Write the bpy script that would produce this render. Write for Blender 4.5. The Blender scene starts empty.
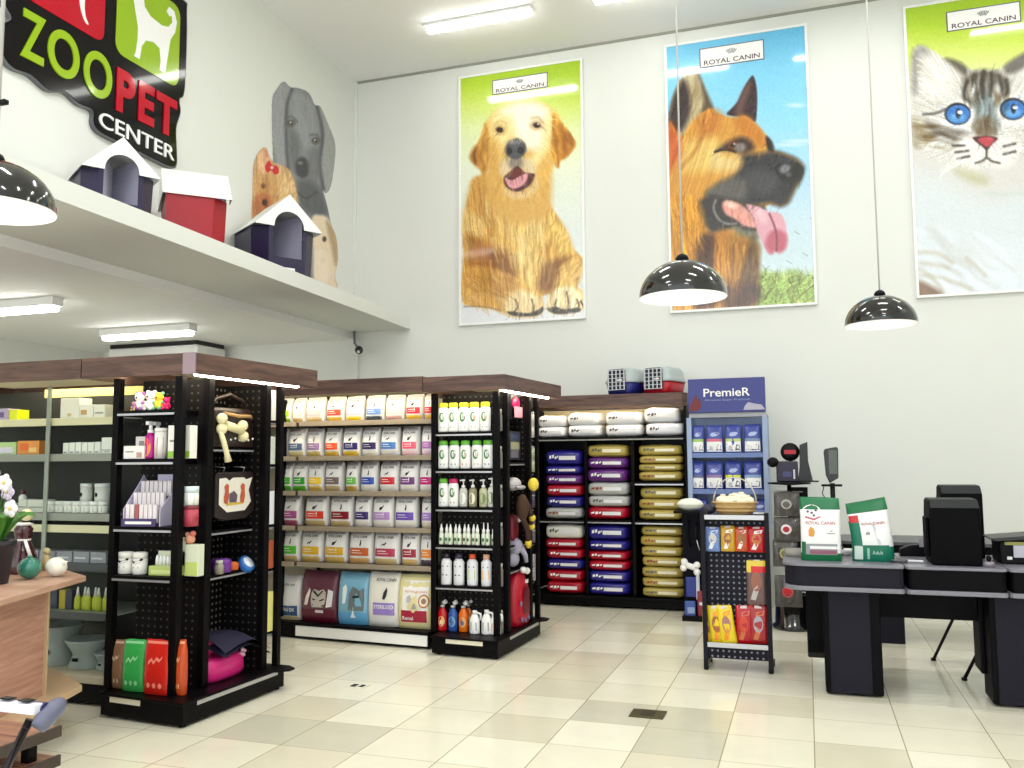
import bpy, bmesh, math, random
import numpy as np
from mathutils import Vector, Matrix
random.seed(7); rng = np.random.default_rng(7)
C = bpy.context.scene.collection
PI = math.pi
# ------------------------------------------------------------------ camera
CAM_H = 1.6
FPX = 872.13
PITCH, ROLL, YAW = math.radians(5.112), math.radians(-0.376), math.radians(18.568)
FW = Vector((-math.sin(YAW)*math.cos(PITCH), math.cos(YAW)*math.cos(PITCH), math.sin(PITCH)))
R0 = Vector((math.cos(YAW), math.sin(YAW), 0)); U0 = R0.cross(FW)
RT = R0*math.cos(ROLL) + U0*math.sin(ROLL); UP = U0*math.cos(ROLL) - R0*math.sin(ROLL)
EYE = Vector((0, 0, CAM_H))
cd = bpy.data.cameras.new('camera'); cam = bpy.data.objects.new('camera', cd); C.objects.link(cam)
cd.sensor_width = 36; cd.lens = FPX/1024*36; cd.clip_start = 0.05; cd.clip_end = 100
m = Matrix((RT, UP, -FW)).transposed().to_4x4(); m.translation = EYE; cam.matrix_world = m
bpy.context.scene.camera = cam

def ray(x, y): return FW + RT*((x-512)/FPX) - UP*((y-384)/FPX)
def at(x, y, Y):                      # where a sight line meets the upright plane at depth Y
    d = ray(x, y); return EYE + d*(Y/d.y)
def atx(x, y, X):                     # ... the side plane at X
    d = ray(x, y); return EYE + d*(X/d.x)
def atz(x, y, z):                     # ... the level z
    d = ray(x, y); return EYE + d*((z-CAM_H)/d.z)
def X_(x, Y, y=480): return at(x, y, Y).x

# ------------------------------------------------------------------ materials
def lin(c):
    return tuple(((v/255)/12.92 if v/255 <= .04045 else ((v/255+.055)/1.055)**2.4) for v in c)
MATS = {}
def M(name, rgb=(200,200,200), rough=.5, metal=0, coat=0, spec=.5, emit=0, trans=0, alpha=1, vary=0, vscale=6):
    if name in MATS: return MATS[name]
    mt = bpy.data.materials.new(name); mt.use_nodes = True
    nt = mt.node_tree; b = nt.nodes['Principled BSDF']
    col = lin(rgb)+(1,)
    b.inputs['Base Color'].default_value = col
    b.inputs['Roughness'].default_value = rough; b.inputs['Metallic'].default_value = metal
    b.inputs['Coat Weight'].default_value = coat; b.inputs['Coat Roughness'].default_value = .05
    b.inputs['Specular IOR Level'].default_value = spec
    b.inputs['Transmission Weight'].default_value = trans; b.inputs['Alpha'].default_value = alpha
    if emit:
        b.inputs['Emission Color'].default_value = col; b.inputs['Emission Strength'].default_value = emit
    if vary:
        tc = nt.nodes.new('ShaderNodeTexCoord'); nz = nt.nodes.new('ShaderNodeTexNoise')
        nz.inputs['Scale'].default_value = vscale; nz.inputs['Detail'].default_value = 4
        hs = nt.nodes.new('ShaderNodeMix'); hs.data_type = 'RGBA'; hs.blend_type = 'MULTIPLY'
        mr = nt.nodes.new('ShaderNodeMapRange'); mr.inputs['To Min'].default_value = 1-vary; mr.inputs['To Max'].default_value = 1+vary*.3
        nt.links.new(tc.outputs['Object'], nz.inputs['Vector']); nt.links.new(nz.outputs['Fac'], mr.inputs['Value'])
        hs.inputs[0].default_value = 1; hs.inputs[6].default_value = col
        nt.links.new(mr.outputs['Result'], hs.inputs[7]); nt.links.new(hs.outputs[2], b.inputs['Base Color'])
    MATS[name] = mt; return mt

def wood(name, c1, c2, scale=(1.2,14,14), rough=.45, bandscale=3):
    mt = M(name, c1, rough); nt = mt.node_tree; b = nt.nodes['Principled BSDF']
    tc = nt.nodes.new('ShaderNodeTexCoord'); mp = nt.nodes.new('ShaderNodeMapping'); mp.inputs['Scale'].default_value = scale
    nz = nt.nodes.new('ShaderNodeTexNoise'); nz.inputs['Scale'].default_value = bandscale; nz.inputs['Detail'].default_value = 7; nz.inputs['Distortion'].default_value = .6
    cr = nt.nodes.new('ShaderNodeValToRGB'); cr.color_ramp.elements[0].color = lin(c1)+(1,); cr.color_ramp.elements[1].color = lin(c2)+(1,)
    cr.color_ramp.elements[0].position = .32; cr.color_ramp.elements[1].position = .68
    nt.links.new(tc.outputs['Object'], mp.inputs['Vector']); nt.links.new(mp.outputs['Vector'], nz.inputs['Vector'])
    nt.links.new(nz.outputs['Fac'], cr.inputs['Fac']); nt.links.new(cr.outputs['Color'], b.inputs['Base Color'])
    return mt

def pegboard(name, base, hole, axes, pitch=.05, r=.012, rough=.4, metal=0):
    """dark perforated sheet: round holes on a square pitch across the two given axes"""
    mt = M(name, base, rough, metal, spec=.12); nt = mt.node_tree; b = nt.nodes['Principled BSDF']
    tc = nt.nodes.new('ShaderNodeTexCoord'); sp = nt.nodes.new('ShaderNodeSeparateXYZ'); nt.links.new(tc.outputs['Object'], sp.inputs[0])
    def mth(op, a, bb=None):
        n = nt.nodes.new('ShaderNodeMath'); n.operation = op
        for i, v in enumerate((a, bb)):
            if v is None: continue
            if isinstance(v, (int, float)): n.inputs[i].default_value = v
            else: nt.links.new(v, n.inputs[i])
        return n.outputs[0]
    sq = []
    for a in axes:
        f = mth('SUBTRACT', mth('FRACT', mth('DIVIDE', sp.outputs[a], pitch)), .5)
        sq.append(mth('MULTIPLY', f, f))
    d = mth('SQRT', mth('ADD', sq[0], sq[1]))
    k = mth('LESS_THAN', d, r/pitch)
    mx = nt.nodes.new('ShaderNodeMix'); mx.data_type = 'RGBA'; nt.links.new(k, mx.inputs[0])
    mx.inputs[6].default_value = lin(base)+(1,); mx.inputs[7].default_value = lin(hole)+(1,)  # holes coloured pale, painting the light that passes through them
    nt.links.new(mx.outputs[2], b.inputs['Base Color'])
    return mt

def thin_glass(name, tint=(250,252,250), refl=.1):
    mt = bpy.data.materials.new(name); mt.use_nodes = True; nt = mt.node_tree; nt.nodes.clear()
    o = nt.nodes.new('ShaderNodeOutputMaterial'); t = nt.nodes.new('ShaderNodeBsdfTransparent'); g = nt.nodes.new('ShaderNodeBsdfGlossy')
    t.inputs[0].default_value = lin(tint)+(1,); g.inputs['Roughness'].default_value = .03
    lw = nt.nodes.new('ShaderNodeLayerWeight'); lw.inputs[0].default_value = .5
    pw = nt.nodes.new('ShaderNodeMath'); pw.operation = 'POWER'; pw.inputs[1].default_value = 5; nt.links.new(lw.outputs['Facing'], pw.inputs[0])
    f = nt.nodes.new('ShaderNodeMapRange'); f.inputs['To Min'].default_value = refl*.03; f.inputs['To Max'].default_value = .5; nt.links.new(pw.outputs[0], f.inputs['Value'])
    mx = nt.nodes.new('ShaderNodeMixShader'); nt.links.new(f.outputs[0], mx.inputs[0])
    nt.links.new(t.outputs[0], mx.inputs[1]); nt.links.new(g.outputs[0], mx.inputs[2]); nt.links.new(mx.outputs[0], o.inputs[0])
    MATS[name] = mt; return mt

def attr_mat(name, rough=.3, coat=0):
    mt = M(name, (255,255,255), rough, coat=coat); nt = mt.node_tree
    a = nt.nodes.new('ShaderNodeAttribute'); a.attribute_name = 'print'
    nt.links.new(a.outputs['Color'], nt.nodes['Principled BSDF'].inputs['Base Color'])
    return mt

# ------------------------------------------------------------------ objects
def wm(o):
    m = o.matrix_basis.copy()
    while o.parent: o = o.parent; m = o.matrix_basis @ m
    return m
def tag(o, label=None, cat=None, group=None, kind=None):
    if label: o['label'] = label
    if cat: o['category'] = cat
    if group: o['group'] = group
    if kind: o['kind'] = kind
    return o
def thing(name, label, cat, loc=(0,0,0), rotz=0, group=None):
    o = bpy.data.objects.new(name, None); C.objects.link(o); o.empty_display_size = .05
    o.location = loc; o.rotation_euler = (0,0,rotz)
    o.matrix_basis = Matrix.Translation(Vector(loc)) @ Matrix.Rotation(rotz, 4, 'Z')
    return tag(o, label, cat, group)
def copy_tree(o, parent=None):
    c = o.copy(); C.objects.link(c)
    if parent: c.parent = parent
    for ch in list(o.children): copy_tree(ch, c)
    return c
def setmat(o, i, m):
    o.material_slots[i].link = 'OBJECT'; o.material_slots[i].material = m

class B:
    """collects shapes, then links them as one mesh object"""
    def __init__(s): s.v = []; s.f = []; s.fm = []; s.mats = []; s.sm = []
    def mi(s, m):
        if m not in s.mats: s.mats.append(m)
        return s.mats.index(m)
    def add(s, vs, fs, m, smooth=False):
        o = len(s.v); s.v += [tuple(p) for p in vs]; k = s.mi(m)
        for f in fs: s.f.append([i+o for i in f]); s.fm.append(k); s.sm.append(smooth)
        return s
    def box(s, x0, x1, y0, y1, z0, z1, m, T=None):
        vs = [Vector((x,y,z)) for z in (z0,z1) for y in (y0,y1) for x in (x0,x1)]
        if T: vs = [T @ v for v in vs]
        return s.add(vs, [(0,2,3,1),(4,5,7,6),(0,1,5,4),(2,6,7,3),(0,4,6,2),(1,3,7,5)], m)
    def prism(s, pts, z0, z1, m, T=None, smooth=False):
        """outline in x,y lifted from z0 to z1 (T turns it elsewhere)"""
        n = len(pts); vs = [Vector((p[0],p[1],z0)) for p in pts]+[Vector((p[0],p[1],z1)) for p in pts]
        if T: vs = [T @ v for v in vs]
        s.add(vs, [tuple(range(n))[::-1], tuple(range(n,2*n))], m)
        o = len(s.v)-2*n; k = s.mi(m)
        for i in range(n):
            j = (i+1) % n; s.f.append([o+i,o+j,o+n+j,o+n+i]); s.fm.append(k); s.sm.append(smooth)
        return s
    def loft(s, rings, m, cap=True, smooth=True, closed=True):
        n = len(rings[0]); vs = [p for r in rings for p in r]; fs = []
        for a in range(len(rings)-1):
            for i in range(n if closed else n-1):
                j = (i+1) % n; fs.append((a*n+i, a*n+j, (a+1)*n+j, (a+1)*n+i))
        s.add(vs, fs, m, smooth)
        if cap and closed:
            o = len(s.v)-len(vs); k = s.mi(m)
            s.f.append([o+i for i in range(n)][::-1]); s.fm.append(k); s.sm.append(False)
            s.f.append([o+(len(rings)-1)*n+i for i in range(n)]); s.fm.append(k); s.sm.append(False)
        return s
    def lathe(s, prof, m, c=(0,0,0), n=20, sx=1, sy=1, T=None, smooth=True, cap=True):
        rings = []
        for r, z in prof:
            ring = [Vector((c[0]+r*sx*math.cos(2*PI*i/n), c[1]+r*sy*math.sin(2*PI*i/n), c[2]+z)) for i in range(n)]
            if T: ring = [T @ p for p in ring]
            rings.append(ring)
        return s.loft(rings, m, cap, smooth)
    def tube(s, pts, r, m, n=8, smooth=True):
        pts = [Vector(p) for p in pts]; rings = []
        for i, p in enumerate(pts):
            d = (pts[min(i+1,len(pts)-1)]-pts[max(i-1,0)]).normalized()
            a = Vector((0,0,1)) if abs(d.z) < .9 else Vector((1,0,0))
            u = d.cross(a).normalized(); w = d.cross(u)
            rr = r[i] if isinstance(r,(list,tuple)) else r
            rings.append([p+u*rr*math.cos(2*PI*k/n)+w*rr*math.sin(2*PI*k/n) for k in range(n)])
        return s.loft(rings, m, True, smooth)
    def ball(s, c, r, m, n=14, k=9, sc=(1,1,1), T=None):
        rings = []
        for a in range(k+1):
            t = -PI/2+PI*a/k
            rr = max(math.cos(t), .02)
            ring = [Vector((c[0]+r*sc[0]*rr*math.cos(2*PI*i/n), c[1]+r*sc[1]*rr*math.sin(2*PI*i/n), c[2]+r*sc[2]*math.sin(t))) for i in range(n)]
            rings.append([T @ p for p in ring] if T else ring)
        return s.loft(rings, m)
    def grid(s, fn, nu, nv, m, smooth=True):
        vs = [fn(i/nu, j/nv) for j in range(nv+1) for i in range(nu+1)]; w = nu+1
        return s.add(vs, [(j*w+i, j*w+i+1, (j+1)*w+i+1, (j+1)*w+i) for j in range(nv) for i in range(nu)], m, smooth)
    def mesh(s, name):
        me = bpy.data.meshes.new(name); me.from_pydata(s.v, [], s.f)
        for m in s.mats: me.materials.append(m)
        me.polygons.foreach_set('material_index', s.fm); me.polygons.foreach_set('use_smooth', s.sm)
        me.update(); return me
    def build(s, name, parent=None, bevel=0, world=False, base=None, seg=2):
        me = s.mesh(name)
        if parent is not None and world: me.transform(wm(parent).inverted())
        if base is not None: me.transform(Matrix.Translation(-Vector(base)))
        o = bpy.data.objects.new(name, me); C.objects.link(o)
        if parent is not None: o.parent = parent
        if base is not None: o.location = base
        bm = bmesh.new(); bm.from_mesh(me); bmesh.ops.recalc_face_normals(bm, faces=bm.faces); bm.to_mesh(me); bm.free()
        if bevel:
            md = o.modifiers.new('bevel', 'BEVEL'); md.width = bevel; md.segments = seg; md.limit_method = 'ANGLE'
        return o

_txt = {}
def text_geo(body, bold=0):
    """the built-in lettering as flat polygons in a 0..1 box: (verts, faces, width/height)"""
    k = (body, bold)
    if k in _txt: return _txt[k]
    cu = bpy.data.curves.new('lettering', 'FONT'); cu.body = body; cu.offset = bold; cu.resolution_u = 7
    o = bpy.data.objects.new('lettering', cu); C.objects.link(o)
    me = bpy.data.meshes.new_from_object(o.evaluated_get(bpy.context.evaluated_depsgraph_get()))
    v = np.array([p.co[:2] for p in me.vertices]); f = [tuple(p.vertices) for p in me.polygons]
    bpy.data.objects.remove(o); bpy.data.curves.remove(cu); bpy.data.meshes.remove(me)
    lo, hi = v.min(0), v.max(0)
    _txt[k] = ((v-lo)/(hi-lo), f, (hi-lo)[0]/(hi-lo)[1]); return _txt[k]
def add_text(b, body, mat, fn, bold=0):
    """put lettering through fn(u, v) -> point"""
    v, f, _ = text_geo(body, bold)
    b.add([fn(p[0], p[1]) for p in v], f, mat); return b
def solid_text(b, body, mat, org, ux, uz, nrm, w, h, depth, bold=0):
    """raised letters: front face at depth, with sides"""
    v, f, _ = text_geo(body, bold); org, ux, uz, nrm = map(Vector, (org, ux, uz, nrm))
    front = [org+ux*(p[0]*w)+uz*(p[1]*h)+nrm*depth for p in v]
    back = [p-nrm*depth for p in front]
    n = len(front); edges = {}
    for q in f:
        for i in range(len(q)):
            e = (q[i], q[(i+1) % len(q)]); edges[e] = 1
    side = [(a, b_, b_+n, a+n) for (a, b_) in edges if (b_, a) not in edges]
    b.add(front+back, list(f)+side, mat); return b
# ------------------------------------------------------------------ colours used often
BLACK = M('black_steel', (8,6,8), .45, spec=.1, vary=.2)
BLACKP = M('black_plastic', (10,9,12), .42, spec=.15)
CHROME = M('chrome', (225,225,225), .18, 1)
WHITE = M('white_plastic', (238,238,236), .35)
PAPER = M('white_paper', (244,243,240), .6)
WALL = M('wall_paint', (224,226,220), .6, vary=.02, vscale=1.5)
CEIL = M('ceiling_paint', (240,240,238), .7, vary=.02, vscale=1.2)
CANOPY = wood('walnut_laminate', (66,44,38), (112,82,70), (1.0,1.0,9), .4)
OAK = wood('light_oak', (172,130,108), (200,164,142), (1.6,1.6,14), .42)
OAKE = M('oak_edge', (205,176,140), .5, vary=.1, vscale=20)
PEGX = pegboard('perforated_steel', (10,8,9), (130,124,120), (1,2), .045, .009)
PEGY = pegboard('perforated_sheet', (20,18,19), (74,70,66), (0,2), .05, .008)
GLASS = thin_glass('clear_glass')
DARKRED = M('crimson', (150,10,30), .35)
GREY = M('mid_grey', (120,120,126), .4)
SILVER = M('silver_trim', (190,190,194), .3, .6)
TUBE = M('fluorescent_tube', (255,255,250), .3, emit=17)
CANLIGHT = M('canopy_tube', (255,246,222), .3, emit=20)
SOFFIT = M('soffit_cream', (236,224,190), .6)

# ------------------------------------------------------------------ the room
YB, XL, XA, XR, YF, ZC, ZL = 10.12, -5.6, -9.7, 5.2, -3.0, 6.72, 3.22
def struct(name, b, bevel=0, base=None):
    o = b.build(name, bevel=bevel, base=base); o['kind'] = 'structure'; return o
def tile_mat(name, c):
    mt = M(name, c, .22, coat=.25); nt = mt.node_tree; bs = nt.nodes['Principled BSDF']
    tc = nt.nodes.new('ShaderNodeTexCoord'); sp = nt.nodes.new('ShaderNodeSeparateXYZ'); nt.links.new(tc.outputs['Object'], sp.inputs[0])
    outs = []
    for a, off, p in ((0,-.014,.4815),(1,4.93,.48)):
        def mth(op, x, y):
            n = nt.nodes.new('ShaderNodeMath'); n.operation = op
            nt.links.new(x, n.inputs[0]); n.inputs[1].default_value = y; return n.outputs[0]
        f = mth('FRACT', mth('DIVIDE', mth('ADD', sp.outputs[a], 50*p-off), p), 0)
        d = mth('ABSOLUTE', mth('SUBTRACT', f, .5), 0)
        outs.append(mth('GREATER_THAN', d, .5-(.0065 if a == 0 else .0045)))
    mxm = nt.nodes.new('ShaderNodeMath'); mxm.operation = 'MAXIMUM'; nt.links.new(outs[0], mxm.inputs[0]); nt.links.new(outs[1], mxm.inputs[1])
    nz = nt.nodes.new('ShaderNodeTexNoise'); nz.inputs['Scale'].default_value = 5; nz.inputs['Detail'].default_value = 5
    nt.links.new(tc.outputs['Object'], nz.inputs['Vector'])
    mr = nt.nodes.new('ShaderNodeMapRange'); mr.inputs['To Min'].default_value = .93; mr.inputs['To Max'].default_value = 1.04
    nt.links.new(nz.outputs['Fac'], mr.inputs['Value'])
    m1 = nt.nodes.new('ShaderNodeMix'); m1.data_type = 'RGBA'; m1.blend_type = 'MULTIPLY'; m1.inputs[0].default_value = 1
    m1.inputs[6].default_value = lin(c)+(1,); nt.links.new(mr.outputs[0], m1.inputs[7])
    m2 = nt.nodes.new('ShaderNodeMix'); m2.data_type = 'RGBA'; nt.links.new(mxm.outputs[0], m2.inputs[0])
    nt.links.new(m1.outputs[2], m2.inputs[6]); m2.inputs[7].default_value = lin((168,158,128))+(1,)
    nt.links.new(m2.outputs[2], bs.inputs['Base Color'])
    return mt
TM = [tile_mat('ceramic_tile', (239,234,213)), tile_mat('ceramic_tile_pale', (243,239,219)), tile_mat('ceramic_tile_grey', (212,208,188)), tile_mat('ceramic_tile_tan', (225,218,195))]
dark = set()
for px, py, k in ((612,706,2),(696,720,2),(690,744,2),(600,660,3),(572,668,3),(275,724,2),(343,738,2),(520,655,3),(760,640,3)):
    p = atz(px, py, 0); dark.add((math.floor((p.x+.014)/.4815), math.floor((p.y-4.93)/.48), k))
dk = {(a,b): k for a,b,k in dark}
b = B(); i0, i1 = math.floor((XA-.2)/.4815), math.ceil((XR+.2)/.4815); j0, j1 = math.floor((YF-4.93)/.48), math.ceil((YB-4.93)/.48)
tr = random.Random(3)
for i in range(i0, i1+1):
    for j in range(j0, j1+1):
        x, y = -.014+.4815*i, 4.93+.48*j
        k = dk.get((i,j), tr.choice((0,0,0,1,1,1,0,3) if j < 12 else (0,0,1)))
        b.add([(x,y,0),(x+.4815,y,0),(x+.4815,y+.48,0),(x,y+.48,0)], [(0,1,2,3)], TM[k])
b.box(XA-.3, XR+.3, YF-.3, YB+.2, -.2, -.004, TM[0])
struct('floor', b)
struct('wall_back', B().box(XA, XR+.2, YB, YB+.2, 0, ZC+.2, WALL))
struct('wall_left', B().box(XL-.2, XL, YF, YB, ZL+.24, ZC+.2, WALL))
struct('wall_annex', B().box(XA-.2, XA, YF, YB, 0, ZL, WALL))
struct('wall_right', B().box(XR, XR+.2, YF, YB, 0, ZC+.2, WALL))
struct('ceiling', B().box(XL, XR, YF, YB, ZC, ZC+.2, CEIL))
struct('ceiling_annex', B().box(XA, XL, YF, YB, ZL, ZL+.24, CEIL))
b = B(); b.prism([(XL,2.2),(-4.42,2.2),(-4.53,4.2),(-4.77,YB),(XL,YB)], 3.31, 3.46, WALL)
struct('ceiling_ledge', b)
struct('trim_1', B().box(XL+.0, XL+.035, YB-.035, YB, 3.46, ZC, WALL))
struct('trim_2', B().box(XL+.0, XR, YB-.02, YB, ZC-.025, ZC, M('ceiling_joint', (150,152,140), .7)))
struct('trim_3', B().box(XL-.02, XL+.09, YB-.05, YB, 0, 3.22, WALL))

# ------------------------------------------------------------------ lamps on the ceilings
def tube_light(name, label, x0, x1, y, z):
    t = thing(name, label, 'ceiling light', ((x0+x1)/2, y, z), 0, 'fluorescent ceiling lights')
    h = B().box(x0-.03, x1+.03, y-.07, y+.07, z-.035, ZC if z > 4 else ZL, WHITE).build('housing', t, .008, True)
    d = B(); d.prism([(y-.055,z-.035),(y-.045,z-.085),(y+.045,z-.085),(y+.055,z-.035)], x0, x1, TUBE, T=Matrix(((0,0,1,0),(1,0,0,0),(0,1,0,0),(0,0,0,1))))
    d.build('diffuser', t, .01, True)
tube_light('fluorescent_lamp', 'white fluorescent tube light on high ceiling above the retriever poster', -4.05, -2.79, 9.03, ZC)
tube_light('fluorescent_lamp', 'white fluorescent tube light on high ceiling above the shepherd poster', -2.04, -.78, 9.03, ZC)
tube_light('fluorescent_lamp', 'white fluorescent tube light under low ceiling by the air conditioner', -7.95, -6.7, 8.3, ZL-.05)
tube_light('fluorescent_lamp', 'white fluorescent tube light under low ceiling, cut by the picture edge', -8.1, -6.84, 6.5, ZL-.05)
def area(name, loc, sx, sy, e, col=(1,1,.985)):
    l = bpy.data.lights.new(name, 'AREA'); l.shape = 'RECTANGLE'; l.size = sx; l.size_y = sy; l.energy = e; l.color = col
    o = bpy.data.objects.new(name, l); C.objects.link(o); o.location = loc; return o
for x, y in ((-2.68,6.3),(.926,6.3),(4.3,6.3),(-3.2,3.6),(1.1,3.6),(-3.72,.9),(1.28,.9),(-4.2,-1.6),(1.45,-1.6)):
    area('unseen_ceiling_light', (x, y, ZC-.1), 1.26, .16, 44)  # lamps added out of view for room light, placed so no poster mirrors them
for x in (.6, 2.6): area('unseen_ceiling_light', (x+.05, 9.03, ZC-.1), 1.26, .12, 12)
for y in (4.7, 2.9): area('annex_tube_light', (-7.4, y, ZL-.1), 1.26, .16, 14)
w = bpy.data.worlds.new('daylight'); bpy.context.scene.world = w; w.use_nodes = True
w.node_tree.nodes['Background'].inputs[0].default_value = (.92,.97,1,1); w.node_tree.nodes['Background'].inputs[1].default_value = 1.9

# pendant domes
def pendant(label, c, D, ztop, cordr=.006):
    t = thing('pendant_lamp', label, 'pendant lamp', c, 0, 'black dome pendant lamps')
    n = 36; prof = [(D/2*math.cos(a), D*.43*math.sin(a)) for a in [k*PI/2/12*.95 for k in range(13)]]
    b = B(); b.lathe(prof, M('gloss_black', (14,13,15), .12, coat=.6), n=n, cap=False); b.lathe([(prof[-1][0],prof[-1][1]),(.001,prof[-1][1]+.005)], MATS['gloss_black'], n=n, cap=False)
    b.build('dome', t)
    b = B(); b.lathe([(r*.985, z-.004+(0 if i else 0)) for i,(r,z) in enumerate(prof)], M('lamp_white', (250,248,250), .4), n=n, cap=False); b.lathe([(D/2*.985,-.004),(D/2,0)], MATS['lamp_white'], n=n, cap=False)
    b.build('inner_shade', t)
    b = B(); b.lathe([(.035,D*.42),(.04,D*.45),(.03,D*.49),(.012,D*.51)], BLACKP, n=14); b.build('cap', t)
    b = B(); b.lathe([(.02,D*.4),(.022,D*.3),(.05,D*.22),(.055,D*.14),(.035,D*.08),(.004,D*.06)], M('bulb_white', (255,250,240), .3, emit=5), n=14); b.build('bulb', t)
    b = B(); b.tube([(0,0,D*.5),(0,0,ztop-c[2])], cordr, M('cord_grey', (190,188,182), .5), 6); b.build('cord', t)
    return t
pendant('black dome pendant lamp in front of the shepherd poster', (-.641,5.005,2.535), .5, ZC)
pendant('black dome pendant lamp between the shepherd and cat posters', (.537,6.688,2.56), .49, ZC)
pl = pendant('black dome pendant lamp cut by the picture edge below the round sign', (-3.53,2.982,2.78), .53, ZC, .01)
B().box(-.012,.05,-.012,.012,.5,.52, BLACKP).build('cord_clip', pl)

# ------------------------------------------------------------------ small fittings
t = thing('ceiling_air_conditioner', 'white air conditioner hung under the low ceiling behind the toy gondola', 'air conditioner', (-8.2,9.7,3.0))
A = [(-8.95,9.4),(-7.49,9.4),(-7.49,10.0),(-8.95,10.0)]
B().prism(A, 2.95, 3.165, WHITE).build('body', t, .03, True)
B().prism([(x+(.02 if x<-8 else -.02), y+(.02 if y<9.6 else -.02)) for x,y in A], 3.166, 3.219, M('gap_shadow', (30,30,30), .7)).build('shadow_gap', t, 0, True)  # dark slab put in for the shadow line above the unit
p = at(359,350,9.95)
t = thing('security_camera', 'small black security camera below the corner of the ledge', 'camera', p)
B().ball((0,0,0), .055, M('gloss_black'), 14, 9).build('dome', t)
B().ball((.02,-.05,-.03), .02, M('lens_glint', (230,230,235), .1), 10, 6).build('lens', t)
b = B(); b.tube([(-.02,.02,.03),(-.1,.06,.1),(-.1,.06,.3)], .015, GREY, 8); b.box(-.17,.03,.02,.14,.29,.33,WHITE); b.build('bracket', t)
b = B(); b.box(-.15,.15,-.09,.09,0,.006,M('bronze_plate', (92,86,58), .4, .5, vary=.3, vscale=14)); b.box(-.06,.06,-.05,.05,.006,.009,M('bronze_lid', (66,60,42), .4,.5))
c = atz(648,714.5,0); o = b.build('floor_outlet', None, .002, False, (0,0,0)); o.location = (c.x,c.y,.001); o.scale = (.72,1,1); tag(o, 'brown metal floor outlet plate in a grey tile, open floor', 'floor outlet')
b = B(); b.box(-.07,.07,-.06,.06,0,.005,M('white_tin', (225,222,205), .4)); b.box(-.05,-.01,-.035,.035,.005,.007,BLACKP); b.box(.02,.05,-.03,.03,.005,.007,BLACKP)
c = atz(358,686.5,0); o = b.build('floor_outlet', None, 0, False, (0,0,0)); o.location = (c.x,c.y,.001); tag(o, 'tiny pale floor outlet with two dark sockets before the bag gondola', 'floor outlet')

# ------------------------------------------------------------------ wall sign
KS = .9907
TW = Matrix(((0,0,1,XL),(KS,0,0,0),(0,KS,0,CAM_H*(1-KS)),(0,0,0,1)))
SB = M('sign_black', (8,6,8), .1, coat=.28, spec=.1); SG = M('sign_green', (146,182,10), .12, coat=.7, spec=.2); SR = M('sign_red', (184,0,32), .12, coat=.5, spec=.15); SW = M('sign_white', (240,240,238), .2, coat=.5)
t = thing('wall_sign', 'black cut-out shop sign with red and green letters high on the wall', 'sign', (XL,5.7,4.4))
def spline(pts, n=5, closed=True):
    out = []; N = len(pts)
    for i in range(N if closed else N-1):
        p = [np.array(pts[(i+k) % N] if closed else pts[min(max(i+k,0),N-1)], float) for k in (-1,0,1,2)]
        for j in range(n):
            s = j/n; out.append(tuple(.5*(2*p[1]+(p[2]-p[0])*s+(2*p[0]-5*p[1]+4*p[2]-p[3])*s*s+(3*p[1]-p[0]-3*p[2]+p[3])*s**3)))
    return out
plate = [(4.75,6.0),(4.72,5.5),(4.73,5.1),(4.80,4.98),(4.72,4.88),(4.72,4.70),(4.82,4.60),(5.0,4.61),(5.17,4.56),(5.34,4.61),(5.48,4.57),(5.63,4.57),(5.64,4.47),(5.72,4.41),(5.98,4.40),(6.25,4.395),(6.55,4.39),(6.67,4.43),(6.67,4.6),(6.655,4.8),(6.71,4.98),(6.69,5.1),(6.76,5.24),(6.76,6.0),(6.66,6.12),(5.8,6.14),(4.9,6.12)]
ps = spline(plate, 4)
B().prism(ps, 0, .045, M('sign_edge', (96,96,100), .3), T=TW).build('edge', t, 0, True)
cx_, cz_ = 5.72, 5.2
B().prism([(cx_+(x-cx_)*.985, cz_+(z-cz_)*.982) for x,z in ps], .045, .052, SB, T=TW).build('backing_plate', t, 0, True)
def rrect(x0,x1,z0,z1,r,n=5):
    out = []
    for cx,cz,a0 in ((x1-r,z1-r,0),(x0+r,z1-r,90),(x0+r,z0+r,180),(x1-r,z0+r,270)):
        for k in range(n+1): a = math.radians(a0+90*k/n); out.append((cx+r*math.cos(a), cz+r*math.sin(a)))
    return out
B().prism(rrect(4.9,5.71,5.2,5.98,.09), .052, .058, SR, T=TW).build('red_panel', t, 0, True)
B().prism(rrect(5.845,6.65,5.19,6.0,.1), .052, .058, SG, T=TW).build('green_panel', t, 0, True)
dog = [(6.0,5.98),(6.02,5.82),(6.06,5.68),(6.1,5.54),(6.1,5.42),(6.08,5.29),(6.06,5.25),(6.13,5.25),(6.15,5.38),(6.2,5.46),(6.3,5.49),(6.38,5.47),(6.4,5.36),(6.39,5.26),(6.46,5.26),(6.48,5.38),(6.5,5.5),(6.52,5.62),(6.58,5.72),(6.6,5.83),(6.56,5.92),(6.49,5.93),(6.46,5.87),(6.5,5.84),(6.53,5.86),(6.54,5.8),(6.49,5.73),(6.4,5.7),(6.25,5.715),(6.17,5.77),(6.14,5.98)]
B().prism(dog, .058, .062, SW, T=TW).build('white_dog', t, 0, True)
B().prism(spline([(5.41,5.9),(5.425,5.6),(5.43,5.46),(5.455,5.36),(5.5,5.29),(5.535,5.285),(5.5,5.34),(5.485,5.44),(5.5,5.6),(5.52,5.9)],3), .058, .062, SW, T=TW).build('white_leg', t, 0, True)
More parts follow.
